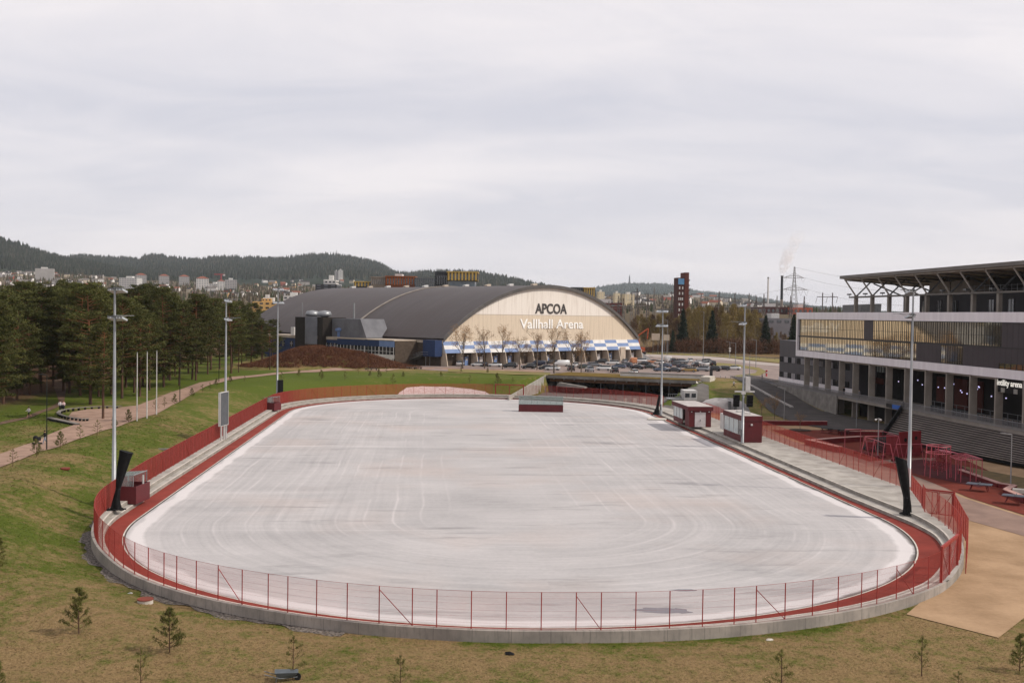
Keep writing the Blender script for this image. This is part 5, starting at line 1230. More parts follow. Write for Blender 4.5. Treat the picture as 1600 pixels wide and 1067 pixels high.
# spruces, birches and brush right of the arena
def spruce_proto(seed, H=16.0):
    r = np.random.RandomState(seed); root = thing('spruce_tree', '', 'spruce'); mb = MB(); mb.tube([(0, 0, 0), (0, 0, H)], [.25, .03], 6); mb.build('trunk', m_bark, root); cen = []
    z = .6
    while z < H:
        R = 3.3*(1-z/H)**.85+.15
        for k in range(int(5+R*4)):
            th = r.rand()*2*PI; l = R*(.75+.35*r.rand())
            for q in np.linspace(.25, 1, max(2, int(l*2.2))): cen.append(blob(r, (math.cos(th)*l*q, math.sin(th)*l*q, z-l*q*.28), (.35, .35, .22), 6))
        z += .52
    tri_mesh('crown', np.concatenate(cen), .55, np.array([0, 0, -.3]), .8, seed, m_spruce, root); return root
SPR = spruce_proto(500)
for px, pb, ptp, d, lab in ((1067, 530, 482, 475, 'dark spruce below the red tower, left of the two'), (1113, 530, 485, 478, 'broad dark spruce right of the red tower'), (1197, 537, 492, 480, 'slim dark spruce in the brush near the chimneys'), (1052, 540, 515, 468, 'low dark spruce at the edge of the brown brush'), (1241, 520, 491, 430, 'dark spruce against the white end of the stadium')):
    x = D(px, 500, d)[0]; h = ht(px, ptp, d)-4; place(SPR, USED, (x, d, 4), px, (h/16*.9, h/16*.9, h/16), lab, 'spruces in the brush')
def twig_tree(seed, m, H=18.0, W=3.0):
    r = np.random.RandomState(seed); root = thing('birch_tree', '', 'birch'); mb = MB(); mb.tube([(0, 0, 0), (r.normal()*.3, 0, H*.5), (r.normal()*.5, 0, H*.97)], [.16, .1, .02], 6); cen = []
    for k in range(46):
        z = H*(.22+.76*r.rand()**.8); th = r.rand()*6.28; l = W*(.3+.9*r.rand())*math.sin(PI*min(1, .25+.72*z/H)); p = (math.cos(th)*l, math.sin(th)*l, z+l*.9)
        mb.tube([(0, 0, z), p], [.035, .01], 3, cap=False); cen.append(blob(r, (p[0]*.75, p[1]*.75, z+l*.65), (1.0, 1.0, 1.3), 46))
    mb.build('trunk', mat('birch_bark', '#8b8174', '#6c6358', 2, .9), root); tri_mesh('crown', np.concatenate(cen), .75, np.array([0, 0, 1.1]), .16, seed, m, root); return root
BIR = [twig_tree(600, m_twig), twig_tree(601, m_twigb), twig_tree(602, m_twig, 18, 3.6), twig_tree(603, m_twigb, 18, 2.4)]
n_ = 0
for rr, d0 in enumerate((505, 540, 590, 660)):
    px = 985+3*rr; row = []
    while px < 1250:
        row.append(px+random.uniform(-3, 3)); px += random.uniform(7, 11)
    for k, q in enumerate(row):
        d = d0*random.uniform(.97, 1.04); top = np.interp(q, [980, 1010, 1060, 1100, 1150, 1185, 1215, 1250], [498, 492, 487, 478, 478, 488, 522, 505])+random.uniform(-3, 14)
        h = max(7, ht(q, top, d)-4); place(BIR[(0 if 1070 < q < 1190 and random.random() < .6 else random.randrange(4))], USED, (D(q, 500, d)[0], d, 3.6), random.uniform(0, 6), (h/18*1.05,)*2+(h/18,), ('leafless birch in the thicket right of the arena, %s row, %s from the left' % (RN[rr], ordn(k, len(row)))) if rr == 0 else 'thin leafless birch at the back of the thicket right of the arena', 'birches of the thicket' if rr == 0 else 'birches at the back of the thicket')
r_ = np.random.RandomState(9); cen = []; 
for k in range(420):
    px = r_.uniform(992, 1255); d = r_.uniform(462, 500); top = np.interp(px, [990, 1020, 1060, 1110, 1160, 1200, 1250], [548, 540, 528, 526, 527, 531, 530])+r_.uniform(-2, 5)
    x = D(px, 500, d)[0]; h = max(2, ht(px, top, d)-4)
    for q in range(3): cen.append(blob(r_, (x+r_.normal()*.8, d, 3.6+h*(.25+.28*q)), (1.9, 1.6, h*.26), 34))
cen = np.concatenate(cen); o = tri_mesh('brush', cen, .95, np.array([0, 0, .9]), .2, 9, None, None, r_.randint(0, 2, len(cen)), [m_twigb, m_heath]); tag(o, 'brown leafless brush filling the strip behind the access road', 'brush', kind='stuff')
# russet shrubs over the mound
cen = []
for k in range(2600):
    mx, my, rx, ry = ((-50, 303, 15, 8.5), (-61, 301, 12, 8), (-39, 305, 9.5, 7))[r_.choice(3, p=[.5, .3, .2])]
    th = r_.rand()*6.28; q = math.sqrt(r_.rand())*1.35; x, y = mx+math.cos(th)*rx*q, my-abs(math.sin(th))*ry*q if r_.rand() < .7 else my+math.sin(th)*ry*q*.5
    if y < 289: continue
    cen.append(blob(r_, (x, y, TZ1(x, y)+.35), (.75, .75, .38), 20))
cen = np.concatenate(cen); o = tri_mesh('heather_shrubs', cen, .62, np.array([0, 0, .7]), .25, 10, m_heath); tag(o, 'russet leafless shrubs covering the mound in front of the arena', 'shrubs', kind='stuff')
# blades of the lawn and the left bank, coloured by the same turf material as the ground under them
def inside(poly, x, y):
    r = np.zeros(len(x), bool); n = len(poly)
    for k in range(n):
        (x0, y0), (x1, y1) = poly[k], poly[(k+1) % n]; c = (y0 > y) != (y1 > y)
        with np.errstate(divide='ignore', invalid='ignore'): r ^= c & (x < (x1-x0)*(y-y0)/(y1-y0)+x0)
    return r
NB_ = 280000; d = 50+125*r_.rand(NB_)**1.9; x = r_.uniform(-.53, .53, NB_)*d
s_, o_ = so(x, d); ok = (o_ > np.interp(s_, TS, T_FEN)+.3) & ((x < 20) | (d < 80)) & ~inside([p[:2] for p in court], x+r_.normal(size=NB_)*.28, d+r_.normal(size=NB_)*.28) & (x < 47)
pp = [p[:2] for p in PL]+[p[:2] for p in PR[::-1]]; ok &= ~inside(pp, x+r_.normal(size=NB_)*.3, d+r_.normal(size=NB_)*.3)
x, d = x[ok], d[ok]; z = terrain(x, d); sz = .09+.0016*(d-50)
cen = np.stack([x, d, z+.02+sz*.15], 1); o = tri_mesh('lawn_grass', cen, sz*1.25, None, .42, 12, m_ground, flat=True); tag(o, 'short dry and green grass blades over the lawn and the left bank', 'grass', kind='stuff')
gr_, dt_ = turf(x, d); gr_ = gr_+.02+r_.normal(size=len(x))*.10
for nm, arr in (('green', gr_), ('dirt', dt_*0)):
    a_ = o.data.attributes.new(nm, 'FLOAT', 'POINT'); a_.data.foreach_set('value', np.repeat(arr, 3).astype(np.float32))
# ================================================================== VERGES, KERBS, RAILS
m_verge = mat('verge_grass', '#6b6a34', '#7f6c42', .25, .95, fine=.2)
def gz(l, z=4): return [G(x, y, z)[:2] for x, y in l]
sheet('grass_island', gz([(1085, 566.5), (1120, 567), (1150, 569.5), (1186, 575), (1198, 581), (1188, 587), (1142, 590.5), (1150, 587), (1180, 583.5), (1184, 579), (1160, 575), (1112, 571.5)]), m_verge, 5, .13)
sheet('grass_verge', gz([(985, 552.5), (1050, 552.6), (1130, 558), (1180, 563.5), (1222, 567.5), (1222, 562), (1180, 558.5), (1130, 553.5), (1050, 549.5), (985, 549.5)]), m_verge, 8, .12)
sheet('lot_edge_grass', gz([(700, 577), (760, 579), (860, 582.5), (860, 587), (760, 584.5), (700, 581)]), m_verge, 5, .12)
kp = [(1163, 598.5, 3.75), (1180, 607, 3.2), (1212, 625, 2.0), (1243, 640.5, .9)]
mb = MB(); pts = []
for (x0, y0, z0), (x1, y1, z1) in zip(kp[:-1], kp[1:]):
    for q in range(6):
        t = q/6; p = on_ground(x0+(x1-x0)*t, y0+(y1-y0)*t, z0+(z1-z0)*t); pts.append(Vector(p))
for a, b_ in zip(pts[:-1], pts[1:]):
    d = (b_-a).normalized(); n_ = Vector((-d.y, d.x, 0))*.3
    mb.hexa([a-n_, b_-n_, b_+n_, a+n_, *(q+Vector((0, 0, .42)) for q in (a-n_, b_-n_, b_+n_, a+n_))])
o = mb.build('ramp_kerb', m_kerb); tag(o, kind='structure')
P0, P1 = G(985, 549.5, 4), G(1222, 562.5, 4)
root = thing('guard_rail', 'long grey steel guard rail between the access road and the brown brush', 'guard rail', P0)
d = Vector(P1)-Vector(P0); L_ = d.length; root.rotation_euler = (0, 0, math.atan2(d.y, d.x))
mb = MB(); mb.box(0, L_, -.05, .05, .5, .85); mb.build('rail', mat('rail_grey', '#8b8378', '#77706a', .5, .6), root)
for k in range(24): mb = MB(); mb.box(L_*k/23-.06, L_*k/23+.06, .06, .16, 0, .75); mb.build('post', m_galvd, root)
# ================================================================== CARS
m_paint, nt, b = new_mat('car_paint'); oi = N(nt, 'ShaderNodeObjectInfo'); nt.links.new(oi.outputs['Color'], b.inputs['Base Color']); b.inputs['Roughness'].default_value = .25; b.inputs['Coat Weight'].default_value = .5; b.inputs['Metallic'].default_value = .15
m_tyre = mat('tyre', '#141414', '#1b1b1b', 3, .9); m_rim = mat('wheel_rim', '#8d8f92', '#77797c', 3, .4, .6); m_cglass = mat('car_glass', '#0c0f12', '#13181c', 2, .08, spec=.8)
m_head = mat('headlight_glass', '#c9cdd0', '#b9bdc0', 3, .15); m_tail = mat('tail_light', '#7a1412', '#6a100f', 3, .3)
def car_proto(name, cat, L, W, hull, house):
    """hull: (x, z_low, z_top, half width); house: (x, z_top, half width low, half width top, z_low)"""
    root = thing(name, '', cat); mb = MB()
    rows = [[(x, -w*.82, zl), (x, -w, zl+.18), (x, -w, zt-.14), (x, -w*.86, zt), (x, w*.86, zt), (x, w, zt-.14), (x, w, zl+.18), (x, w*.82, zl)] for x, zl, zt, w in hull]
    mb.grid(rows, 0, True); mb.face(rows[0][::-1]); mb.face(rows[-1])
    roof = [(x, zt, wt) for x, zt, wl, wt, zl in house if zt-zl > .35]
    mb.grid([[(x, -wt, zt+.012), (x, 0, zt+.045), (x, wt, zt+.012)] for x, zt, wt in roof]); bd = mb.build('body', m_paint, root, True)
    mb = MB(); rr_ = [[(x, -wl, zl), (x, -wt, zt), (x, wt, zt), (x, wl, zl)] for x, zt, wl, wt, zl in house]; mb.grid(rr_); mb.face(rr_[0]); mb.face(rr_[-1][::-1]); mb.build('window', m_cglass, root)
    for x in (hull[0][0]+L*.19, hull[-1][0]-L*.19):
        for sgn_ in (-1, 1):
            mb = MB(); y = sgn_*(W/2-.1); mb.tube([(x, y-.11, .32), (x, y+.11, .32)], .33, 14); wh = mb.build('wheel', m_tyre, root)
            mb = MB(); mb.tube([(x, y+sgn_*.1, .32), (x, y+sgn_*.125, .32)], .2, 10); mb.build('rim', m_rim, wh)
    for sgn_ in (-1, 1):
        mb = MB(); mb.box(hull[-1][0]-.12, hull[-1][0]+.02, sgn_*W*.34-.16, sgn_*W*.34+.16, .58, .76); mb.build('headlight', m_head, root)
        mb = MB(); mb.box(hull[0][0]-.02, hull[0][0]+.1, sgn_*W*.36-.12, sgn_*W*.36+.12, .68, .9); mb.build('tail_light', m_tail, root)
    return root
CARS = {
 'hatchback': car_proto('hatchback_car', 'car', 4.1, 1.76, [(-2.05, .34, .78, .74), (-1.95, .24, .95, .82), (-1.2, .2, .98, .88), (1.0, .2, .95, .88), (1.8, .22, .82, .82), (2.05, .34, .66, .68)], [(-1.95, 1.0, .74, .74, .93), (-1.5, 1.42, .78, .62, .95), (0.0, 1.47, .8, .64, .95), (.45, 1.4, .8, .62, .94), (1.25, .94, .76, .74, .92)]),
 'estate car': car_proto('estate_car', 'car', 4.7, 1.82, [(-2.35, .36, .8, .76), (-2.25, .24, .95, .84), (-1.2, .2, .97, .9), (1.1, .2, .94, .9), (2.1, .22, .8, .84), (2.35, .34, .64, .7)], [(-2.25, 1.0, .76, .76, .92), (-1.95, 1.42, .78, .64, .94), (0.0, 1.46, .8, .66, .94), (.5, 1.38, .8, .64, .93), (1.35, .93, .78, .76, .91)]),
 'saloon car': car_proto('saloon_car', 'car', 4.7, 1.82, [(-2.35, .36, .82, .76), (-2.2, .24, .98, .84), (-1.3, .2, .98, .9), (1.1, .2, .94, .9), (2.1, .22, .8, .84), (2.35, .34, .64, .7)], [(-1.9, .99, .74, .74, .95), (-1.1, 1.36, .78, .62, .95), (0.0, 1.43, .8, .64, .94), (.5, 1.36, .8, .62, .93), (1.4, .93, .78, .76, .91)]),
 'SUV': car_proto('suv_car', 'car', 4.6, 1.9, [(-2.3, .42, .95, .8), (-2.2, .3, 1.1, .9), (-1.2, .26, 1.12, .95), (1.1, .26, 1.1, .95), (2.0, .28, .98, .9), (2.3, .4, .8, .76)], [(-2.2, 1.14, .8, .8, 1.07), (-1.9, 1.64, .82, .7, 1.1), (0.0, 1.68, .84, .72, 1.1), (.5, 1.6, .84, .7, 1.08), (1.3, 1.1, .82, .8, 1.05)]),
 'van': car_proto('delivery_van', 'van', 5.2, 2.0, [(-2.6, .4, 1.9, .9), (-2.55, .3, 2.05, .96), (.9, .3, 2.08, .98), (1.35, .3, 1.6, .97), (2.2, .3, 1.15, .93), (2.6, .4, .85, .8)], [(.95, 2.0, .9, .86, 1.25), (1.4, 1.58, .93, .9, 1.2), (2.0, 1.17, .9, .88, 1.1)]),
}
CC = {'black': '#0d0d0f', 'dark grey': '#2b2d30', 'grey': '#66696d', 'silver': '#93979b', 'white': '#d6d6d4', 'navy': '#141c30', 'blue-grey': '#4b5a70', 'gold': '#97783a', 'orange and white': '#c98a63', 'dark green': '#26312a', 'red': '#7c1f1c'}
# rows from near the gable to the front edge; (column, base line, colour, kind, heading in degrees)
LOT = {
 'by the arena gable': [(705, 570.5, 'dark grey', 'SUV', 100), (719, 571.5, 'white', 'SUV', 80), (746, 572.3, 'white', 'hatchback', 170), (758, 572.6, 'black', 'hatchback', 95), (773, 573, 'white', 'saloon car', 175), (797, 574.6, 'dark grey', 'SUV', 165), (826, 576, 'black', 'SUV', 200), (840, 573.2, 'navy', 'van', 170), (851, 577.3, 'black', 'hatchback', 190), (864, 578.4, 'white', 'saloon car', 170), (861, 569.5, 'dark grey', 'SUV', 170), (877, 572.5, 'white', 'van', 185), (892, 579, 'dark grey', 'SUV', 95), (899, 573, 'white', 'hatchback', 100), (917, 563.8, 'black', 'SUV', 170)],
 'at the lot front edge': [(914, 576, 'dark green', 'estate car', 20), (921, 580.5, 'silver', 'SUV', 100), (943, 579, 'white', 'SUV', 172), (960, 582, 'dark grey', 'SUV', 95), (990, 584.6, 'white', 'hatchback', 105), (1033, 580.2, 'blue-grey', 'saloon car', 155), (1053, 581, 'dark grey', 'saloon car', 155), (1076, 581, 'gold', 'estate car', 172), (1097, 580, 'silver', 'SUV', 155), (1115, 579.8, 'black', 'SUV', 150), (1129, 578.5, 'black', 'estate car', 172), (1146, 577.8, 'white', 'saloon car', 170)],
 'mid car park': [(929, 572.6, 'grey', 'estate car', 10), (939, 567.8, 'black', 'SUV', 172), (957, 569.6, 'white', 'estate car', 172), (967, 575, 'blue-grey', 'estate car', 150), (977, 574, 'navy', 'SUV', 150), (995, 576.6, 'black', 'saloon car', 152), (1014, 576, 'dark green', 'saloon car', 152), (1040, 573.5, 'blue-grey', 'saloon car', 130), (1054, 572, 'dark grey', 'SUV', 172), (1068, 574.6, 'navy', 'estate car', 20), (1086, 573.2, 'dark grey', 'SUV', 95), (1101, 571.5, 'white', 'SUV', 100), (1112, 571.2, 'black', 'SUV', 100)],
 'in the car park back row': [(950, 564, 'silver', 'SUV', 95), (976, 567, 'silver', 'hatchback', 95), (989, 567.6, 'orange and white', 'van', 95), (1000, 566.4, 'white', 'SUV', 170), (1007, 570.8, 'black', 'saloon car', 172), (1022, 567.6, 'orange and white', 'saloon car', 150), (1030, 569, 'white', 'hatchback', 120), (1043, 565.2, 'white', 'van', 95), (1051, 567, 'black', 'SUV', 95), (1066, 567.8, 'grey', 'SUV', 20), (1078, 565.6, 'white', 'hatchback', 95), (1091, 568.5, 'white', 'saloon car', 95), (1106, 567.5, 'dark grey', 'SUV', 30)],
}
for row, cars in LOT.items():
    cars = sorted(cars)
    for k, (px, py, cn, kd, hd) in enumerate(cars):
        b = G(px, py, 4.08); same = [c for c in cars if c[2] == cn and c[3] == kd]
        lab = '%s %s parked %s' % (cn, kd, row)
        if len(same) > 1: lab += ', %s from left' % ordn(same.index((px, py, cn, kd, hd)))
        o = place(CARS[kd], USED, (b[0], b[1], 4.08), math.radians(hd), .97, lab, 'cars in the car park')
        for ch in o.children: ch.color = lin(CC[cn])
# ================================================================== HILLS
def hill_mat(name, a, b_, c):
    m, nt, bs = new_mat(name); tc = N(nt, 'ShaderNodeTexCoord'); f = noise(nt, tc.outputs['Object'], .0045, 5, .65); g = noise(nt, tc.outputs['Object'], .04, 3, .7)
    col = mix(nt, ramp(nt, f, .4, .65), lin(a), lin(b_)); col = mix(nt, ramp(nt, g, .55, .75), col, lin(c)); nt.links.new(col, bs.inputs['Base Color']); bs.inputs['Roughness'].default_value = 1; bs.inputs['Specular IOR Level'].default_value = 0; return m
HILL = {}
def hill(name, sil, dt, db, pyb, m, rough=1.0, step=3.0):
    """wooded ridge: ridge line at distance dt, foot at db"""
    xs = np.arange(sil[0][0], sil[-1][0]+.1, step); r = np.random.RandomState(len(sil)*3+int(dt)); SX = [p[0] for p in sil]; SY = [p[1] for p in sil]; n = 16; rows = []
    def pos(px, t):
        yr = float(np.interp(px, SX, SY)); yb = float(np.interp(px, [0, 1600], pyb)) if isinstance(pyb, tuple) else pyb
        return D(px, yb+(yr-yb)*(t**.8), db+(dt-db)*t)
    for k in range(n+1):
        t = k/n; row = []
        for px in xs:
            p = pos(px, t); row.append((p[0], p[1], p[2]+(r.rand()-.4)*rough*7*(1 if t > .3 else .2)))
        rows.append(row)
    rows.append([(p[0]*1.05, p[1]*1.25, p[2]*.3) for p in rows[-1]]); rows.append([(p[0]*1.1, p[1]*1.5, -30) for p in rows[-2]])
    rows.insert(0, [(p[0], p[1]*.99, -5) for p in rows[0]])
    mb = MB(); mb.grid(rows); o = mb.build(name, m, None, True); tag(o, kind='structure'); HILL[name] = (pos, xs[0], xs[-1]); return pos
m_h1 = hill_mat('hill_near', '#2c332a', '#373d32', '#46443a'); m_h2 = hill_mat('hill_mid', '#2a322b', '#343b33', '#42433b'); m_h4 = hill_mat('hill_far', '#3a4440', '#434d48', '#505550'); m_town = hill_mat('town_slope', '#5d5346', '#6b6150', '#4b4a36')  # far hill tones paler and bluer: distance haze mixed into the colour
pH2 = hill('middle_hill', [(90, 412), (110, 402.5), (125, 400.5), (150, 402.5), (175, 404), (200, 405), (217, 406.5), (226, 401.5), (240, 399.5), (252, 400.5), (265, 404), (290, 406), (315, 407.5), (330, 404), (350, 402.5), (375, 404), (400, 404), (425, 406), (450, 404), (480, 400), (503, 398.8), (525, 400), (545, 403), (570, 407.5), (590, 412), (605, 420), (620, 430), (640, 441), (670, 452)], 5200, 2600, 452, m_h2)
pH3 = hill('rear_hill', [(575, 440), (612, 429), (640, 429), (670, 427.5), (700, 426.5), (730, 427), (752, 428.5), (775, 433), (800, 438), (823, 444), (850, 449), (890, 458)], 4300, 2600, 470, m_h2)
pH1 = hill('left_hill', [(-80, 352), (-30, 366), (0, 375), (18, 380), (24, 383), (34, 383.5), (50, 392), (70, 397), (85, 401.5), (100, 405), (130, 410), (160, 416), (200, 424), (260, 434), (330, 446)], 3600, 2300, 447, m_h1)
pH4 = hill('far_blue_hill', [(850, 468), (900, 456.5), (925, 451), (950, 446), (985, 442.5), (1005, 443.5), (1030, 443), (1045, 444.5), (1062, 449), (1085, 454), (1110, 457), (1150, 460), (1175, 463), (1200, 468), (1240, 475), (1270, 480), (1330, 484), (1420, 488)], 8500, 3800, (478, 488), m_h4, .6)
pT = hill('town_slope', [(-80, 422), (0, 425), (60, 427), (150, 430), (200, 438), (300, 440), (400, 447), (500, 448), (560, 450), (640, 462)], 2500, 900, 480, m_town, .2, 6)
pT2 = hill('east_town_slope', [(880, 470), (940, 462), (1000, 460), (1080, 461), (1180, 471), (1260, 483), (1330, 489)], 3400, 900, (489, 493), m_town, .2, 6)
def wood(name, pos, x0, x1, n, t0, label, h=14, ms=None, seed=1):
    r = np.random.RandomState(seed); mb = MB(); 
    for k in range(n):
        px = r.uniform(x0, x1); t = t0+(1-t0)*r.rand()**.8; p = pos(px, t); H = h*(.6+.7*r.rand()); w_ = H*.30; a = r.rand()*1.5; i = len(mb.v)
        for q in range(4): mb.v.append((p[0]+w_*math.cos(a+q*PI/2), p[1]+w_*math.sin(a+q*PI/2), p[2]-3))
        mb.v.append((p[0], p[1], p[2]+H)); mm = 1 if r.rand() < .3 else 0
        for q in range(4): mb.f.append((i+q, i+(q+1) % 4, i+4)); mb.m.append(mm)
    o = mb.build(name, ms or [mat('wood_dark', '#272e27', '#2f362d', .01, 1, spec=0), mat('wood_light', '#3a3f36', '#48463c', .01, 1, spec=0)]); tag(o, label, 'woodland', kind='stuff')
wood('hill_wood', pH1, -70, 320, 6500, .28, 'dense conifer wood covering the nearest hill on the left', 16, None, 1)
wood('hill_wood', pH2, 95, 660, 9500, .22, 'dense conifer wood covering the long middle hill', 18, None, 2)
wood('hill_wood', pH3, 580, 880, 4200, .3, 'conifer wood on the ridge behind the arena roof', 18, None, 3)
wood('hill_wood', pH4, 860, 1320, 4200, .35, 'bluish wood on the far hill with the radio mast', 16, [mat('far_wood', '#3a4441', '#434c48', .01, 1, spec=0), mat('far_wood_pale', '#4a524c', '#525851', .01, 1, spec=0)], 4)  # same haze tint painted into the far trees
wood('scrub_wood', pT, -60, 620, 2600, .0, 'bare brown trees and scrub between the houses on the town slope', 8, [mat('scrub_brown', '#574d40', '#4a4337', .02, 1, spec=0), mat('scrub_green', '#464b35', '#3c4330', .02, 1, spec=0)], 5)
wood('scrub_wood', pT2, 890, 1320, 1500, .0, 'bare trees among the distant houses right of the arena', 8, [mat('scrub_brown', '#574d40'), mat('scrub_green', '#464b35')], 6)
b = D(983.5, 443.5, 8300); root = thing('radio_mast', 'thin dark radio mast on top of the far blue hill', 'radio mast', (b[0], b[1], b[2]-5)); h = ht(983.5, 429, 8300)-b[2]+5
mb = MB(); mb.tube([(0, 0, 0), (0, 0, h*.82)], [7, 4.5], 8); mb.build('shaft', m_trim, root); mb = MB(); mb.tube([(0, 0, h*.82), (0, 0, h)], [2.5, 1.2], 6); mb.build('aerial', m_trim, root)
b = D(526, 399, 5100); o_ = MB(); o_.tube([(0, 0, 0), (0, 0, 25)], [1.6, .8], 5); o = o_.build('hill_mast', m_trim); o.location = b; tag(o, 'short thin mast on the ridge of the middle hill', 'mast')
# ================================================================== TOWN
m_wallc, nt, b = new_mat('house_wall'); oi = N(nt, 'ShaderNodeObjectInfo'); nt.links.new(oi.outputs['Color'], b.inputs['Base Color']); b.inputs['Roughness'].default_value = .9
def house_proto(rm, L, W, H):
    root = thing('house', '', 'house'); mb = MB(); mb.box(-L/2, L/2, -W/2, W/2, -4, H); mb.face([(-L/2, -W/2, H), (-L/2, W/2, H), (-L/2, 0, H+W*.36)]); mb.face([(L/2, -W/2, H), (L/2, W/2, H), (L/2, 0, H+W*.36)]); mb.build('wall', m_wallc, root)
    mb = MB(); z = H+W*.38; mb.hexa([(-L/2-.4, -W/2-.5, H-.1), (L/2+.4, -W/2-.5, H-.1), (L/2+.4, 0, z), (-L/2-.4, 0, z), (-L/2-.4, -W/2-.5, H+.15), (L/2+.4, -W/2-.5, H+.15), (L/2+.4, 0, z+.25), (-L/2-.4, 0, z+.25)])
    mb.hexa([(-L/2-.4, 0, z), (L/2+.4, 0, z), (L/2+.4, W/2+.5, H-.1), (-L/2-.4, W/2+.5, H-.1), (-L/2-.4, 0, z+.25), (L/2+.4, 0, z+.25), (L/2+.4, W/2+.5, H+.15), (-L/2-.4, W/2+.5, H+.15)]); mb.build('roof', rm, root)
    mb = MB()
    for x in (-L*.3, 0, L*.3): mb.box(x-.7, x+.7, -W/2-.06, -W/2-.003, 1.2, 2.8)
    mb.build('window_row', m_glass, root); return root
ROOFS = {'dark': mat('roof_slate', '#3b3837', '#2f2d2c', .2, .8), 'red': mat('roof_tile', '#86503e', '#74432f', .2, .8), 'grey': mat('roof_grey', '#77716c', '#66615c', .2, .8)}
HP = {k: [house_proto(m, 12, 9, 6), house_proto(m, 22, 11, 8)] for k, m in ROOFS.items()}
WC = {'white': '#d8d3cd', 'cream': '#cdbfa6', 'ochre': '#b89468', 'grey': '#8f8983', 'red': '#8c4a3a'}
r_ = np.random.RandomState(21)
def houses(pos, x0, x1, n, ta, tb, where, grp, sc=1.0):
    for k in range(n):
        px = r_.uniform(x0, x1); t = r_.uniform(ta, tb); p = pos(px, t); rk = ['dark', 'red', 'grey'][r_.choice(3, p=[.55, .13, .32])]; wk = list(WC)[r_.choice(5, p=[.58, .2, .06, .12, .04])]
        o = place(HP[rk][int(r_.rand() < .3)], USED, (p[0], p[1], p[2]), r_.uniform(-.7, .7), sc*r_.uniform(.85, 1.35), 'tiny %s house with %s roof %s' % (wk, rk, where), grp)
        for ch in o.children: ch.color = lin(WC[wk])
houses(pT, -20, 200, 95, .45, .97, 'on the slope behind the pine tops at the left', 'houses on the left slope', .62)
houses(pT, 200, 480, 62, .35, .9, 'among the tower blocks on the slope', 'houses among the tower blocks', .55)
houses(pH2, 400, 570, 22, .03, .16, 'at the foot of the middle hill', 'houses at the foot of the middle hill', .8)
houses(pT2, 930, 1250, 70, .25, .95, 'in the distant town right of the arena', 'houses of the distant town', .8)
def block(name, label, px0, px1, ptop, pbot, d, wall, floors=8, roof=None, depth=None, rz=0, cat='building', group=None, side=None, winc=None, zdrop=10):
    p0, p1 = D(px0, ptop, d), D(px1, ptop, d); W = p1[0]-p0[0]; zt = p0[2]; zb = D(px0, pbot, d)[2]; H = zt-zb; dp = depth or W*.8
    root = thing(name, label, cat, ((p0[0]+p1[0])/2, d, zb), rz, group)
    mb = MB(); mb.box(-W/2, W/2, 0, dp, -zdrop, H); mb.build('wall', wall, root)
    wm_ = winc or m_glass
    for f in range(floors):
        z0_, z1_ = H*(f+.35)/floors, H*(f+.72)/floors; mb = MB(); n = max(3, int(W/4))
        for k in range(n): mb.box(-W/2+W*(k+.2)/n, -W/2+W*(k+.75)/n, -.12, -.02, z0_, z1_)
        mb.build('window_row', wm_, root)
        mb = MB(); n2 = max(2, int(dp/5))
        for k in range(n2): mb.box(W/2+.02, W/2+.12, dp*(k+.25)/n2, dp*(k+.7)/n2, z0_, z1_); mb.box(-W/2-.12, -W/2-.02, dp*(k+.25)/n2, dp*(k+.7)/n2, z0_, z1_)
        mb.build('side_window_row', wm_, root)
    if roof == 'hip':
        mb = MB(); mb.grid([[(-W/2-.5, -.5, H), (W/2+.5, -.5, H), (W/2+.5, dp+.5, H), (-W/2-.5, dp+.5, H)], [(-W*.1, dp*.4, H+W*.18), (W*.1, dp*.4, H+W*.18), (W*.1, dp*.6, H+W*.18), (-W*.1, dp*.6, H+W*.18)]], 0, True); mb.build('roof', ROOFS['red'], root)
    else: mb = MB(); mb.box(-W/2+W*.3, W/2-W*.35, dp*.3, dp*.7, H, H+3); mb.build('roof_box', m_white, root)
    return root
m_bw = mat('block_white', '#cac6c1', '#bbb7b2', .05, .8); m_bg = mat('block_grey', '#a39e9b', '#94908d', .05, .8); m_bc = mat('block_cream', '#cfbf9e', '#bfae8c', .05, .8); m_by = mat('block_yellow', '#c9a263', '#b8925a', .05, .8); m_bd = mat('block_dark', '#38393d', '#2e2f33', .05, .6); m_win = mat('block_window', '#6f7278', '#5c5f66', .3, .3)
m_wing = mat('block_window_pale', '#a5a29c', '#97948f', .3, .4)
block('slab_block', 'big pale slab block with cream end rising behind the pine tops', 56, 83, 419.5, 446, 2100, m_bg, 9, None, 24, .35, winc=m_wing)
for k, (a, b_, t, bt, d, lab) in enumerate(((212, 228, 429.5, 452, 2200, 'leftmost pale tower block with a low hipped roof'), (248.5, 264, 431, 454, 2200, 'second pale tower block with a hipped roof from the left'), (280, 295.5, 432, 455, 2200, 'third pale tower block with a hipped roof from the left'), (307, 326, 435, 458, 1900, 'white tower block with red hipped roof left of the crane'), (340, 351, 439, 458, 1950, 'narrow white tower block with red roof below the crane'))): block('tower_block', lab, a, b_, t, bt, d, m_bw if k > 2 else m_bg, 9, 'hip', None, .3, group='tower blocks on the slope', winc=m_win)
block('tower_block', 'grey flat-roofed tower block right of the crane', 352, 370, 437, 459, 1850, m_bg, 9, None, None, .25, group='tower blocks on the slope', winc=m_win)
block('apartment_complex', 'stepped white apartment complex behind the top of the left mast', 186, 214, 434, 456, 1700, m_bw, 7, None, 25, 0, winc=m_win)
block('apartment_block', 'low white block between the tower blocks', 327, 341, 443, 456, 2000, m_bw, 4, None, 20, 0, winc=m_win)
for px0, px1, pt, lab in ((523, 528.5, 423.5, 'grey half of the tower pair on the hill foot'), (528.6, 536, 422, 'white half of the tower pair on the hill foot')): block('hill_tower', lab, px0, px1, pt, 434, 3000, m_bw if px0 > 525 else m_bg, 8, None, None, .2, winc=m_win)
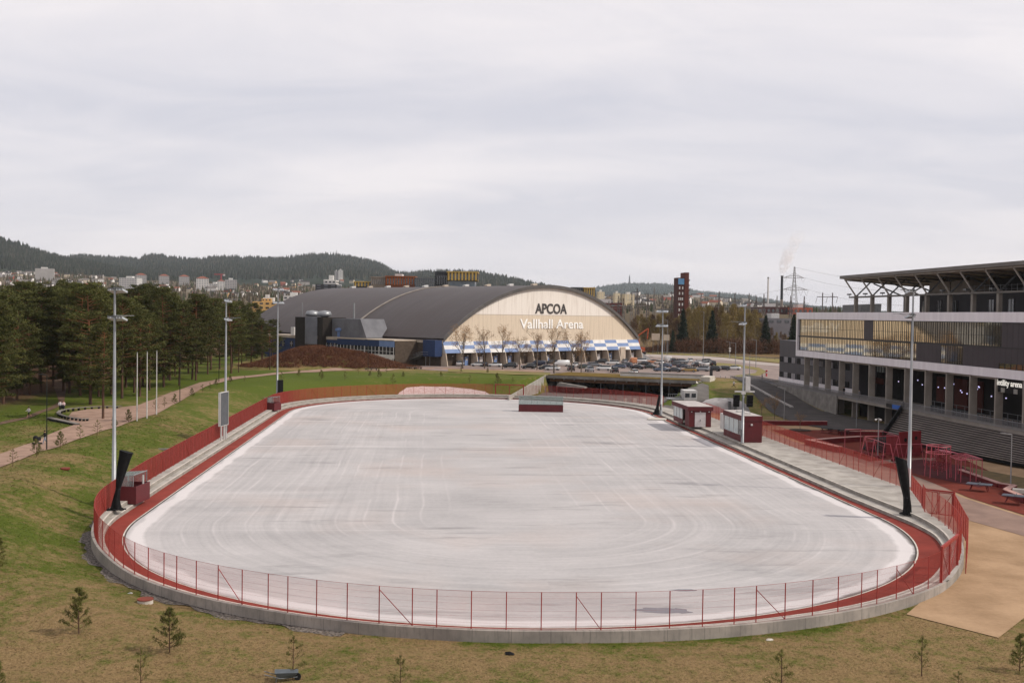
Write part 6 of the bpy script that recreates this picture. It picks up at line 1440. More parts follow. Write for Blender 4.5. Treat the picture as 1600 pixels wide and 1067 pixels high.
block('yellow_building', 'yellow flat building at the right end of the pine wood', 395, 441, 471, 484, 760, m_by, 2, None, 25, .1)
block('yellow_annex', 'small yellow rooftop storey on the yellow building', 409, 424, 466.5, 471, 765, m_by, 1, None, 12, .1)
block('white_house_block', 'white block with dark windows left of the arena roof', 443, 473, 462, 476, 900, m_bw, 2, None, 20, .1)
block('dark_office', 'dark glass office block with white top behind the arena roof', 493, 526, 444, 460, 620, m_bd, 4, None, 25, .05, winc=m_win)
block('white_penthouse', 'white penthouse storey on the dark office block', 507, 525, 437.5, 444, 625, m_bw, 1, None, 15, .05, zdrop=0)
# facades with coloured uprights behind the arena ridge
def fin_block(name, label, px0, px1, ptop, pbot, d, body, fin, nf, band=None, dp=20, zd=14):
    p0, p1 = D(px0, ptop, d), D(px1, ptop, d); W = p1[0]-p0[0]; zt = p0[2]; zb = D(px0, pbot, d)[2]; H = zt-zb
    root = thing(name, label, 'building', ((p0[0]+p1[0])/2, d, zb)); mb = MB(); mb.box(-W/2, W/2, 0, dp, 0 if band else -zd, H); mb.build('wall', body, root)
    for k in range(nf):
        x = -W/2+W*(k+.5)/nf; mb = MB(); mb.box(x-W/nf*.24, x+W/nf*.24, -.4, -.02, .2, H); mb.build('facade_fin', fin, root)
        mb = MB(); mb.box(x+W/nf*.27, x+W/nf*.72, -.2, -.02, H*.15, H*.8); mb.build('window', m_glass, root)
    mb = MB(); mb.box(-W/2-.2, W/2+.2, -.5, dp, H, H+.5); mb.build('parapet', fin, root)
    if band: mb = MB(); mb.box(-W/2+1.5, W/2-1.5, 1.5, dp-1, -zd, -.02); mb.build('glazed_storey', band, root)
    return root
m_ofin = mat('fin_orange', '#8f4f26', '#7d4320', .3, .7); m_gfin = mat('fin_gold', '#b99a50', '#a88a46', .3, .5); m_tfin = mat('fin_taupe', '#8d8177', '#7d7268', .3, .7); m_obody = mat('body_rust', '#7c4c33', '#6a4130', .3, .8); m_gbody = mat('body_bronze', '#5f4a22', '#50401e', .3, .6); m_blueg = mat('curtain_glass', '#46525e', '#5c6a76', .4, .15, spec=.7)
fin_block('rust_building', 'rust coloured office block with dark windows on the arena skyline', 602, 648.5, 432.5, 446, 560, m_obody, m_ofin, 11)
fin_block('taupe_building', 'taupe ribbed block at the left of the rust coloured one', 579.5, 601.8, 433.5, 446, 562, m_tfin, m_tfin, 7)
fin_block('glass_link', 'blue glass link between the rust and golden blocks', 649, 679, 435, 448, 556, m_blueg, m_galvd, 9)
fin_block('dark_block', 'dark block beside the golden box on the arena skyline', 680, 698, 425.8, 448, 560, m_bd, m_bd, 5)
fin_block('golden_box', 'golden ribbed box over a glazed storey on the arena skyline', 698.5, 746.5, 425.5, 438.5, 552, m_gbody, m_gfin, 9, m_blueg)
fin_block('golden_box', 'golden ribbed block peeping over the right shoulder of the arena', 912, 930, 450.5, 465, 600, m_gbody, m_gfin, 5)
fin_block('dark_block', 'dark glass block left of the golden one over the arena shoulder', 893, 911.8, 450, 465, 604, m_bd, m_galvd, 6)
fin_block('small_yellow_block', 'low block with yellow uprights left of the rust coloured building', 553, 578, 441, 448, 570, m_bd, m_gfin, 5)
b0_, b1_ = D(617, 428, 570), D(628, 433, 570); mb = MB(); mb.box(b0_[0], b1_[0], 570, 580, b1_[2]-3, b0_[2]); o = mb.build('white_plant_box', m_white); tag(o, 'white plant room above the rust coloured building', 'plant room')
# crane
b = D(345.5, 440, 1980); root = thing('tower_crane', 'red and white tower crane above the tower blocks', 'crane', b); h = ht(345.5, 429, 1980)-b[2]
m_crane = mat('crane_red', '#9c4348', '#8c3a40', .5, .6); mb = MB(); mb.box(-1.2, 1.2, -1.2, 1.2, -5, h); mb.build('tower', m_crane, root); mb = MB(); mb.box(-13, 6, -.9, .9, h-.8, h+1.4); mb.build('jib', m_crane, root); mb = MB(); mb.box(3.5, 7, -1.2, 1.2, h-2.5, h+.2); mb.build('counterweight', m_white, root)
# brick tower on the right
d = 690; p0, p1 = D(1059, 429, d), D(1077, 428, d); zb = 6; root = thing('brick_tower', 'tall dark red brick tower with a blue glass top storey', 'tower', (p0[0], d, zb), .12); W = p1[0]-p0[0]; H = p0[2]-zb; Wm = W*.62
m_tb = mat('tower_red_brick', '#47211a', '#3c1c17', .3, .8); m_tb2 = mat('tower_rust_side', '#5d2c20', '#50251b', .3, .8)
mb = MB(); mb.box(0, Wm, 0, 9, 0, H-2); mb.build('wall', m_tb, root); mb = MB(); mb.box(Wm+.02, W, -.4, 10, 0, H+1.4); mb.build('side_wall', m_tb2, root)
mb = MB(); mb.box(.4, Wm-.3, -.25, -.02, H-6.4, H-2.6); mb.build('glass_storey', mat('tower_glass', '#5f8fb5', '#4f7fa6', .5, .2), root)
for k, z in enumerate(np.linspace(3.5, H-9.5, 9)):
    for x in ((1.3, 2.4), (4.1, 5.1)) if k % 3 else ((1.0, 1.8), (2.6, 3.4), (4.0, 5.0)): mb = MB(); mb.box(x[0]*Wm/6.2, x[1]*Wm/6.2, -.15, -.02, z, z+1.7); mb.build('window', m_white, root)
for z in np.linspace(8, H-4, 10): mb = MB(); mb.box(W+.02, W+1.1, 1, 6, z, z+.8); mb.build('balcony', m_tb2, root)
# chimneys, plant, pylons
def chimney(label, px, ptop, pbot, wpx, d, m1, m2=None, split=.5):
    b = D(px, pbot, d); h = ht(px, ptop, d)-b[2]; w_ = wpx*d/F_PX/2; root = thing('chimney', label, 'chimney', (b[0], d, b[2]-8)); mb = MB(); mb.tube([(0, 0, 0), (0, 0, (h+8)*split)], [w_*1.12, w_*1.03], 12); mb.build('lower_shaft', m2 or m1, root); mb = MB(); mb.tube([(0, 0, (h+8)*split+.02), (0, 0, h+8)], [w_*1.03, w_*.92], 12); mb.build('upper_shaft', m1, root)
    mb = MB(); mb.lathe([(w_*.93, h+7.2), (w_*1.12, h+7.4), (w_*1.12, h+8.1), (w_*.7, h+8.2)], 12); mb.build('rim', m_trim, root); return b, h
chimney('slim white chimney left of the black one', 1199.5, 433.5, 480, 2.6, 1000, m_bw)
cb_, ch_ = chimney('black chimney with a pale foot and a wisp of steam', 1221, 431, 481, 4.2, 980, mat('chimney_black', '#2d3036', '#25282d', .2, .7), mat('chimney_pale', '#8b8178', '#7b7169', .2, .8), .42)
block('incinerator_plant', 'long dark red plant building below the two chimneys', 1184, 1233, 479, 492, 960, mat('plant_red', '#4a2422', '#3f1f1d', .05, .7), 1, None, 30, 0)
block('orange_plant', 'orange red warehouse right of the pylon', 1240, 1270, 480.5, 492, 940, mat('plant_orange', '#a8563e', '#94482f', .05, .8), 1, None, 30, 0)
block('grey_shed', 'long grey shed roof behind the brush below the chimneys', 1200, 1236, 497, 508, 640, mat('shed_grey', '#77757a', '#6a686d', .1, .7), 1, None, 30, 0)
block('red_shed', 'low dark red shed behind the lattice masts', 926, 972, 473, 490, 800, mat('shed_red', '#5f2f2c', '#522724', .1, .8), 2, None, 30, 0)
for k, (a, b_, t, bt) in enumerate(((935, 945, 456, 470), (960.5, 969.5, 458, 474), (976, 992, 459.5, 472))): block('distant_block', 'distant cream apartment block, %s of the three beyond the arena shoulder' % ['leftmost', 'middle', 'rightmost'][k], a, b_, t, bt, 1500, m_bc, 6, None, None, .3, group='distant cream blocks', winc=m_wing)
m_lat = mat('lattice_grey', '#7b7673', '#6b6764', .5, .6); m_latr = mat('lattice_dark', '#5f5654', '#524a48', .5, .6)
def lattice(mb, base, top, w0, w1, z0, z1, n, r):
    for a in range(4):
        c = lambda t: (base[0]+(top[0]-base[0])*t+(w0+(w1-w0)*t)*(1 if a in (0, 3) else -1), base[1]+(w0+(w1-w0)*t)*(1 if a < 2 else -1), z0+(z1-z0)*t)
        a2 = (a+1) % 4; c2 = lambda t: (base[0]+(top[0]-base[0])*t+(w0+(w1-w0)*t)*(1 if a2 in (0, 3) else -1), base[1]+(w0+(w1-w0)*t)*(1 if a2 < 2 else -1), z0+(z1-z0)*t)
        mb.tube([c(0), c(1)], r, 4, cap=False)
        for k in range(n): mb.tube([c(k/n), c2((k+1)/n)], r*.7, 3, cap=False); mb.tube([c2(k/n), c((k+1)/n)], r*.7, 3, cap=False)
d = 700; b = D(1240, 492, d); H = ht(1240, 417, d)-b[2]; root = thing('power_pylon', 'tall lattice power pylon with two cross arms right of the black chimney', 'pylon', (b[0], d, b[2])); mb = MB(); lattice(mb, (0, 0), (0, 0), 2.5, .7, 0, H*.74, 8, .10); lattice(mb, (0, 0), (0, 0), .7, .3, H*.74, H, 5, .09); mb.build('tower', m_lat, root)
for py, px0, px1, dr in ((434, 1224, 1256.5, 3.2), (452.5, 1223.5, 1262, 4.2)):
    z = ht(1240, py, d)-b[2]; x0, x1 = D(px0, py, d)[0]-b[0], D(px1, py, d)[0]-b[0]; mb = MB()
    for sgn_, xe_ in ((-1, x0), (1, x1)):
        mb.tube([(0, 0, z+1.6), (xe_, 0, z)], .14, 4); mb.tube([(0, 0, z-.4), (xe_, 0, z)], .14, 4); mb.tube([(0, 0, z+3), (xe_*.8, 0, z+.4)], .1, 4)
        for q in (.3, .5, .7): mb.tube([(xe_*q, 0, z-.4+.4*q), (xe_*q, 0, z+1.6-1.6*q)], .08, 3)
    am = mb.build('cross_arm', m_lat, root)
    mb = MB()
    for xe_ in (x0*.9, x1*.9, x0*.5, x1*.5)[:2 if dr < 4 else 4]: mb.tube([(xe_-1.6, 0, z), (xe_, 0, z-dr), (xe_+1.6, 0, z)], .08, 3)
    mb.build('insulator', m_latr, am)
d = 640; b = D(1293, 492, d); root = thing('power_pole', 'wooden H-frame power pole above the stadium end', 'power pole', (b[0], d, b[2])); mb = MB()
for px in (1285, 1300.5): x = D(px, 480, d)[0]-b[0]; mb = MB(); mb.tube([(x, 0, -6), (x, 0, ht(px, 457.5, d)-b[2])], .32, 6); mb.build('pole', m_latr, root)
z = ht(1293, 464, d)-b[2]; x0, x1 = D(1277, 464, d)[0]-b[0], D(1309, 464, d)[0]-b[0]; mb = MB(); mb.tube([(x0, 0, z), (x1, 0, z)], .22, 5)
for t in (0, .5, 1): x = x0+(x1-x0)*t; mb.tube([(x, 0, z), (x-.9, 0, z-3.6)], .11, 4)
mb.build('cross_arm', m_latr, root)
for k, (px, pt) in enumerate(((951, 470), (966, 462), (974, 466), (986.5, 456), (995, 450), (1012, 458), (1021.5, 449.5), (1035, 462), (1049, 455), (1095, 458), (1123, 455), (1147.5, 457.5), (1170, 458), (1181, 462), (1193, 459), (1213.5, 462), (1235, 462), (1256, 463))):
    d = 640+(k*37) % 140; b = D(px, 500, d); h = ht(px, pt, d)-b[2]; o_ = MB(); lattice(o_, (0, 0), (0, 0), 1.1, .15, -4, h, 7, .1); 
    if k % 2: o_.tube([(-3.2, 0, h*.7), (3.2, 0, h*.7)], .12, 4)
    o = o_.build('lattice_mast', m_latr if k % 3 else m_lat); o.location = (b[0], d, b[2]); tag(o, 'thin lattice mast of the switchyard behind the thicket, %s from the left' % ordn(k, 18), 'lattice mast', 'lattice masts of the switchyard')
for k, (xa, ya, da, xb, yb, db_, lab) in enumerate(((1256, 434, 700, 1420, 456, 520, 'upper power line running right from the pylon'), (1262, 452, 700, 1420, 478, 520, 'lower power line running right from the pylon'), (1224, 452, 700, 1040, 478, 900, 'power line running left from the pylon'), (1240, 417, 700, 1420, 440, 520, 'earth wire from the pylon top'))):
    a, b_ = Vector(D(xa, ya, da)), Vector(D(xb, yb, db_)); mb = MB(); mb.tube([a+(b_-a)*t-Vector((0, 0, 4*4*t*(1-t)*.5)) for t in np.linspace(0, 1, 14)], .055, 3, cap=False); o = mb.build('power_line', m_latr); tag(o, lab, 'power line')
# switchyard gantries
for k, (px0, px1, py, lab) in enumerate(((940, 1010, 478, 'left'), (1020, 1056, 483, 'middle'), (1085, 1190, 480, 'right'))):
    d = 700; a, b_ = D(px0, py, d), D(px1, py, d); mb = MB()
    n = max(3, int((b_[0]-a[0])/7))
    for q in range(n+1): x = a[0]+(b_[0]-a[0])*q/n; mb.tube([(x, d, 0), (x, d, a[2])], .16, 4)
    mb.tube([a, b_], .22, 4); mb.tube([(a[0], d, a[2]-1.5), (b_[0], d, b_[2]-1.5)], .12, 4); o = mb.build('gantry', m_lat); tag(o, '%s steel gantry of the switchyard behind the thicket' % lab, 'gantry')
# steam
m_steam, nt, b = new_mat('steam'); nt.nodes.remove(b); pv_ = N(nt, 'ShaderNodeVolumePrincipled'); pv_.inputs['Color'].default_value = (1, .97, .96, 1); tc = N(nt, 'ShaderNodeTexCoord')
sp = N(nt, 'ShaderNodeSeparateXYZ'); nt.links.new(tc.outputs['Object'], sp.inputs[0]); f = ramp(nt, noise(nt, tc.outputs['Object'], .16, 4, .6), .38, .72); nt.links.new(math_n(nt, 'MULTIPLY', f, math_n(nt, 'MULTIPLY', ramp(nt, sp.outputs[2], 44, 3), .32)), pv_.inputs['Density']); nt.links.new(pv_.outputs[0], nt.nodes['Material Output'].inputs['Volume'])
mb = MB(); rows = []
for t in np.linspace(0, 1, 15):
    z = .3+42*t; x = 17*t**1.4; w_ = .8+4.6*math.sin(PI*min(.5, t*1.9))*(1+.5*t)-(3*t if t > .93 else 0); rows.append([(x+w_*math.cos(a)*(1+.15*math.sin(3*a+9*t)), w_*.8*math.sin(a), z) for a in np.linspace(0, 2*PI, 15)[:-1]])
mb.grid(rows, 0, True); mb.face(rows[0][::-1]); mb.face(rows[-1]); o = mb.build('steam_plume', m_steam, None, True); o.location = (cb_[0], cb_[1], cb_[2]+ch_); tag(o, 'thin white steam drifting up and right from the black chimney', 'steam', kind='stuff')
# ================================================================== PLAYGROUND AND COURT
m_prd = mat('play_red', '#7a2329', '#6c1e24', 1.2, .6); m_ppk = mat('play_pink_tube', '#b0525c', '#a14a54', 2, .5, spec=.4); m_tt = mat('table_grey', '#4f525c', '#474a53', 1, .6); m_walldr = mat('planter_red', '#6b1c20', '#5d181c', .8, .7); m_captop = mat('planter_cap', '#b28b82', '#a07b73', 1, .8)
def wall_line(name, label, pts, h, w, cap=None, cat='planter wall'):
    """low wall along image points at ground height zero"""
    P = [Vector(G(x, y, .05)) for x, y in pts]; root = thing(name, label, cat, P[0]); mb = MB(); mc = MB()
    for a, b_ in zip(P[:-1], P[1:]):
        d = (b_-a).normalized(); n_ = Vector((-d.y, d.x, 0))*w/2; a_, c_ = a-P[0], b_-P[0]; up = Vector((0, 0, 1))
        mb.hexa([a_-n_-up*.1, c_-n_-up*.1, c_+n_-up*.1, a_+n_-up*.1, a_-n_+up*h, c_-n_+up*h, c_+n_+up*h, a_+n_+up*h]); n2 = n_*1.06
        mc.hexa([a_-n2+up*(h+.003), c_-n2+up*(h+.003), c_+n2+up*(h+.003), a_+n2+up*(h+.003), a_-n2+up*(h+.08), c_-n2+up*(h+.08), c_+n2+up*(h+.08), a_+n2+up*(h+.08)])
    mb.build('wall', m_walldr, root); mc.build('cap', cap or m_captop, root); return root
wall_line('planter_wall', 'long low dark red wall behind the square hut along the ramp foot', [(1190, 663.5), (1292, 664.5)], .75, .5)
wall_line('planter_wall', 'dark red wall bench across the near end of the seating area', [(1266, 695), (1305, 691.5), (1345, 689)], .75, .9)
wall_line('planter_wall', 'dark red wall bench running along the red fence towards the playground', [(1262, 694.5), (1312, 706.5)], .8, .9)
wall_line('planter_wall', 'dark red edge wall at the right of the playground before the lawn strip', [(1500, 739), (1562, 761), (1584, 764), (1572, 771), (1606, 785)], .45, .7)
wall_line('planter_wall', 'low dark red wall at the back of the seating area near the steps', [(1312, 679), (1365, 679.5), (1400, 681)], .6, .5)
sheet('lawn_strip', [gp(1500, 728), gp(1606, 748), gp(1606, 778), gp(1580, 768), (gp(1563, 760))], mat('rough_lawn', '#54472f', '#6b5a3a', .9, .95, fine=.25), 2, .14)
# net frames of thin pink tube
def net_frame(name, label, tops, h, legs, cat='climbing frame', close=False, ropes=True, r_=.045):
    T = [Vector(G(x, y, h)) for x, y in tops]; root = thing(name, label, cat, (T[0].x, T[0].y, 0)); o0 = Vector((T[0].x, T[0].y, 0)); mb = MB()
    L = [t-o0 for t in T]
    mb.tube(L+([L[0]] if close else []), r_, 6); mb.build('top_tube', m_ppk, root)
    for i, (dx, dy) in legs: mb = MB(); a = L[i]; mb.tube([a, (a.x+dx, a.y+dy, 0)], r_, 6); mb.build('leg', m_ppk, root)
    if ropes:
        mb = MB()
        for a, b_ in zip(L[:-1], L[1:]):
            n = 5
            for k in range(1, n): p = a+(b_-a)*k/n; mb.tube([p, (p.x+.15, p.y+.4, h*.15)], .018, 3, cap=False)
            for z in (.35, .6, .85): mb.tube([(a.x, a.y, h*z), (b_.x, b_.y, h*z)], .018, 3, cap=False)
        mb.build('rope_net', m_prd, root)
    return root
net_frame('jungle_gym', 'pink tube climbing frame with a sweeping top rail and red ropes', [(1351.5, 682.5), (1366, 686.5), (1382, 692.5), (1391, 694)], 3.2, [(0, (-.9, -.6)), (0, (.6, -.5)), (1, (-.6, -.6)), (1, (.7, .4)), (2, (-.5, -.6)), (3, (.6, -.4))])
net_frame('jungle_gym', 'pink tube frame whose top rail runs back towards the steps', [(1351.5, 681.5), (1372, 681.3), (1404, 681), (1388, 676), (1374, 672), (1345, 671.5)], 3.2, [(1, (.3, .5)), (2, (.5, -.6)), (2, (-.6, .4)), (3, (.2, .6)), (4, (-.4, -.6)), (5, (-.2, -.5))], close=False)
net_frame('jungle_gym', 'pink tube rail curving from the middle of the playground to the pull-up frame', [(1400, 693.8), (1419, 694), (1439, 693.6), (1462, 697), (1476, 701)], 3.0, [(0, (.5, -.5)), (1, (.3, -.6)), (1, (-.4, .5)), (2, (.4, -.4)), (3, (-.5, -.5)), (4, (.2, .3))])
net_frame('play_goal', 'tall thin pink goal frame at the back of the playground', [(1320.5, 671), (1345, 670.5)], 3.4, [(0, (0, 0)), (1, (0, 0))], 'goal frame', ropes=False)
# pull-up frame: rows of pink posts carrying ladders
root = thing('pull_up_frame', 'cluster of pink pull-up posts and monkey bars at the near end of the playground', 'climbing frame', G(1462, 735, .1)); o0 = root.location.copy()
PP = [(1463, 733), (1484, 746), (1493, 751), (1501, 753), (1516, 752), (1519, 745), (1525, 752), (1534, 751), (1508, 741), (1497, 741), (1472, 737), (1478, 735)]
tops = []
for x, y in PP:
    b = Vector(G(x, y, .12)); mb = MB(); mb.tube([b-o0, b-o0+Vector((0, 0, 2.75))], .055, 6); mb.build('post', m_ppk, root); tops.append(b-o0+Vector((0, 0, 2.7)))
for a, b_ in ((0, 10), (10, 11), (11, 9), (9, 8), (8, 5), (1, 9), (2, 8), (3, 5), (4, 6), (6, 7), (5, 7), (1, 2), (2, 3), (3, 4)):
    mb = MB(); mb.tube([tops[a], tops[b_]], .06, 6); mb.build('bar', m_ppk, root)
mb = MB()
for (a, b_), (c, d) in (((1, 3), (9, 5)), ((3, 7), (8, 5)), ((0, 11), (10, 9))):
    for k in range(9): t = k/8; mb.tube([tops[a]+(tops[b_]-tops[a])*t, tops[c]+(tops[d]-tops[c])*t], .035, 4, cap=False)
mb.build('monkey_bars', m_ppk, root)
b = Vector(G(1466, 727, 1.6)); root = thing('rope_ball', 'pink tube frame with tangled climbing ropes beside the pull-up posts', 'rope climber', (b.x, b.y, .1)); mb = MB(); rr_ = np.random.RandomState(5)
for k in range(60):
    a, c = rr_.normal(size=3), rr_.normal(size=3); a = a/np.linalg.norm(a)*(1.5, 1.3, 1.2); c = c/np.linalg.norm(c)*(1.5, 1.3, 1.2); mb.tube([a+(0, 0, 1.9), c+(0, 0, 1.9)], .022, 3, cap=False)
mb.build('ropes', m_prd, root); mb = MB()
for z in (3.1, 4.0): mb.tube([(1.5*math.cos(t), 1.3*math.sin(t), z) for t in np.linspace(0, 2*PI, 17)], .06, 5)
for q in range(5): t = q*2*PI/5; mb.tube([(1.5*math.cos(t), 1.3*math.sin(t), 4.0), (1.7*math.cos(t), 1.5*math.sin(t), 0)], .06, 5)
mb.build('tube_frame', m_ppk, root)
# dark red play tower, picnic benches, seat cubes
b = G(1421, 712, .1); root = thing('play_tower', 'dark red panel play tower behind the tallest mast', 'play tower', b, .5); mb = MB(); mb.box(-2.2, 2.2, -.15, .15, 0, 3.6); mb.box(-2.2, -1.9, .153, 2.4, 0, 3.0); mb.box(1.9, 2.2, .153, 2.4, 0, 3.0); mb.build('panel', m_prd, root); mb = MB(); mb.box(-1.89, 1.89, .16, 2.3, 1.5, 1.62); mb.build('deck', m_walldr, root)
for x, z in ((-1.1, 2.4), (.2, 1.2), (1.1, 2.6)): mb = MB(); mb.tube([(x, -.2, z), (x, -.155, z)], .28, 12); mb.build('hole', m_dark, root)
b = G(1395, 703, .1); root = thing('climbing_mound', 'dark rounded climbing mound in front of the steps', 'mound', b); mb = MB(); mb.lathe([(4.4, 0), (4.0, .9), (2.6, 1.7), (.9, 2.0), (0, 2.0)], 20); mb.build('shell', m_black, root, True)
for q, (dx, dy) in enumerate(((-3.6, -1.2), (2.6, -2.4))): mb = MB(); mb.cbox((dx, dy, .1), (1.6, 1.0, 1.3), .4*q); mb.build('block', m_prd, root)
for k, (x, y) in enumerate(((1292, 676), (1303, 677.5), (1318, 679))):
    b = G(x, y, .08); root = thing('picnic_table', 'dark slatted picnic table in the seating area, %s of three' % ['left', 'middle', 'right'][k], 'picnic table', b, -.1, 'picnic tables on the court'); mb = MB()
    for j in range(3): mb.box(-1.0, 1.0, -.4+.28*j, -.16+.28*j, .72, .77)
    mb.build('table_top', m_black, root)
    for yy in (-.85, .65): mb = MB(); mb.box(-1.0, 1.0, yy, yy+.25, .43, .48); mb.build('bench', m_black, root)
    for xx in (-.8, .75): mb = MB(); mb.box(xx, xx+.06, -.8, .8, .36, .42); mb.hexa([(xx, -.7, 0), (xx+.06, -.7, 0), (xx+.06, -.62, 0), (xx, -.62, 0), (xx, -.2, .71), (xx+.06, -.2, .71), (xx+.06, -.12, .71), (xx, -.12, .71)]); mb.hexa([(xx, .62, 0), (xx+.06, .62, 0), (xx+.06, .7, 0), (xx, .7, 0), (xx, .12, .71), (xx+.06, .12, .71), (xx+.06, .2, .71), (xx, .2, .71)]); mb.build('trestle', m_prd, root)
for k, (x, y) in enumerate(((1337, 708), (1349, 711), (1357, 712), (1371, 716), (1380, 715), (1396, 720))):
    mb = MB(); mb.lathe([(.0, 0), (.34, 0), (.38, .2), (.3, .42), (0, .45)], 12); o = mb.build('play_boulder', m_walldr, None, True); o.location = G(x, y, .12); tag(o, 'small dark red rubber dome on the playground floor, %s from the left' % ordn(k, 6), 'play dome', 'rubber domes of the playground')
for k, (x, y, lab) in enumerate(((1530, 766, 'left grey outdoor table tennis table on the red ground'), (1587, 785, 'grey outdoor table tennis table at the right edge'), )):
    b = G(x, y, .1); root = thing('table_tennis_table', lab, 'table', b, -.55, 'outdoor tables'); mb = MB(); mb.box(-1.37, 1.37, -.76, .76, .72, .8); mb.build('table_top', m_tt, root); mb = MB(); mb.box(-.02, .02, -.78, .78, .803, .93); mb.build('net', m_galvd, root)
    for xx, yy in ((-1.0, -.5), (1.0, -.5), (1.0, .5), (-1.0, .5)): mb = MB(); mb.tube([(xx, yy, 0), (xx*.75, yy*.8, .715)], .05, 6); mb.build('leg', m_walldr, root)
b = G(1600, 771, .1); mb = MB(); mb.box(-1.2, 1.2, -.5, .5, .06, .5); mb.box(-1.1, 1.1, -.4, .4, 0, .057); o = mb.build('concrete_bench', m_concw); o.location = b; o.rotation_euler = (0, 0, -.5); tag(o, 'pale concrete bench block by the dark red wall at the right edge', 'bench')
# court lamps, young trees with guards
def lamp_post(label, px, pb, ptp, z, arm=.9, m=None, yaw=0, group='lamp posts', head='arm', r0=.07):
    b = G(px, pb, z) if isinstance(z, (int, float)) else on_ground(px, pb, 2.6); h = ht(px, ptp, b[1])-b[2]; root = thing('lamp_post', label, 'lamp post', b, yaw, group); m = m or m_galv
    mb = MB(); mb.tube([(0, 0, 0), (0, 0, h*.3), (0, 0, h*.31), (0, 0, h)], [r0*1.3, r0*1.2, r0, r0*.75], 8); mb.build('pole', m, root)
    if head == 'arm':
        mb = MB(); mb.tube([(0, 0, h-.05), (arm, 0, h+.08)], .04, 6); mb.build('arm', m, root); mb = MB(); mb.hexa([(arm-.15, -.13, h+.02), (arm+.45, -.1, h+.08), (arm+.45, .1, h+.08), (arm-.15, .13, h+.02), (arm-.15, -.13, h+.12), (arm+.45, -.1, h+.15), (arm+.45, .1, h+.15), (arm-.15, .13, h+.12)]); mb.build('lamp_head', m, root)
    else:
        for a in (0, 2.1, 4.2): mb = MB(); c = (math.cos(a)*.3, math.sin(a)*.3, h-.15); mb.tube([(0, 0, h-.1), c], .03, 5); mb.tube([c, (c[0]*1.6, c[1]*1.6, h-.3)], [.1, .16], 8); mb.build('lamp_head', m_white, root)
    return root
for px, pb, ptp, lab, hd in ((1225, 662, 606, 'thin court lamp at the foot of the ramp', 'arm'), (1338, 668, 622, 'thin court lamp in front of the undercroft columns', 'arm'), (1371.5, 716, 653, 'court lamp with a cluster of white heads in the playground', 'cluster'), (1579, 760, 678, 'court lamp before the broad steps at the right edge', 'arm')): lamp_post(lab, px, pb, ptp, .1, group='lamp posts of the court', head=hd, yaw=3.1)
m_dkg = mat('lamp_dark_green', '#20261f', '#1a201a', 2, .5, .3)
for px, pb, ptp, lab in ((73, 703, 586, 'dark lamp post beside the pram walker on the gravel path'), (281, 628, 551, 'dark lamp post among the young pines along the gravel path'), (342, 597, 520, 'dark lamp post at the far bend of the gravel path before the wood'), (575, 580, 531, 'dark lamp post at the foot of the russet mound'), (721, 580, 536, 'dark lamp post in front of the bare trees, left of the white car'), (866, 584, 536, 'dark lamp post among the bare trees right of the white van')): lamp_post(lab, px, pb, ptp, 'g', .5, m_dkg, 3.4, 'dark lamp posts of the park', r0=.06)
for px, pb, ptp, z, lab in ((1042, 556, 500, 4, 'street lamp on the access road left of the spruces'), (1098.5, 566, 487, 4, 'tall street lamp at the back of the car park below the two spruces'), (1140, 561, 534, 4, 'road pole carrying round signs beside the guard rail'), (1149, 575, 536, 4, 'street lamp on the grass island near the white car'), (1181, 575, 531, 4, 'street lamp at the bend of the access road'), (1171, 590, 554, 4, 'short street lamp left of the stadium')): lamp_post(lab, px, pb, ptp, z, 1.2, m_galv, 2.6, 'street lamps of the access road', r0=.09)
mb = MB()
for z in (3.2, 4.1): mb.tube([(0, -.09, z), (0, -.05, z)], .42, 14)
o = mb.build('round_sign', m_white); bb = G(1140, 561, 4); o.location = (bb[0], bb[1]-.2, 4); o['label'] = 'pair of round white road signs on the pole by the guard rail'; o['category'] = 'road sign'
for px0, px1, pt, pb, lab in ((1018, 1031, 521, 531.5, 'wide cream billboard panel left of the brown brush'), (1037, 1046, 523, 532, 'narrow cream billboard panel beside the street lamp')):
    a, b_ = D(px0, pb, 452), D(px1, pt, 452); root = thing('billboard', lab, 'billboard', ((a[0]+b_[0])/2, 452, 4), 0, 'cream billboards'); W = b_[0]-a[0]; mb = MB(); mb.box(-W/2, W/2, -.15, .15, a[2]-4, b_[2]-4); mb.build('panel', m_cream, root)
    mb = MB(); 
    for x in (-W*.3, W*.3): mb.tube([(x, .22, 0), (x, .22, a[2]-3.5)], .12, 6)
    mb.build('posts', m_galvd, root)
# orange excavator arm beyond the arena corner
b = D(1003, 540, 448); root = thing('excavator', 'orange excavator with raised boom behind the right corner of the arena', 'excavator', (b[0], 448, 4)); m_or = mat('digger_orange', '#a84f2c', '#984626', .5, .6); mb = MB(); z = ht(1004, 513, 448)-4; mb.tube([(-1, 0, 2.4), (-1.6, 0, z*.72), (2.6, 0, z)], .34, 6); mb.tube([(2.6, 0, z), (2.2, 0, z*.6)], .26, 6); mb.build('boom', m_or, root); mb = MB(); mb.box(-2.5, 1.2, -1.3, 1.3, 1.1, 3.0); mb.build('cab', m_or, root); mb = MB(); mb.box(-2.6, 1.6, -1.5, -.9, 0, 1.05); mb.box(-2.6, 1.6, .9, 1.5, 0, 1.05); mb.build('track', m_black, root)
def young_tree(label, px, pb, ptp, z, protos, guard=False):
    b = G(px, pb, z); h = ht(px, ptp, b[1])-z; return place(protos, USED, b, px, h/12.5, label, 'young court trees')
BARE2 = bare_proto(410, 13.0)
for px, pb, ptp, lab in ((1250, 671, 645, 'small leafless tree in a dark planting ring by the red wall'), (1210, 655, 616, 'small leafless tree at the foot of the ramp embankment'), (1190, 650, 622, 'leafless shrub tree on the brown slope behind the trailer')): young_tree(lab, px, pb, ptp, .1, BARE2)
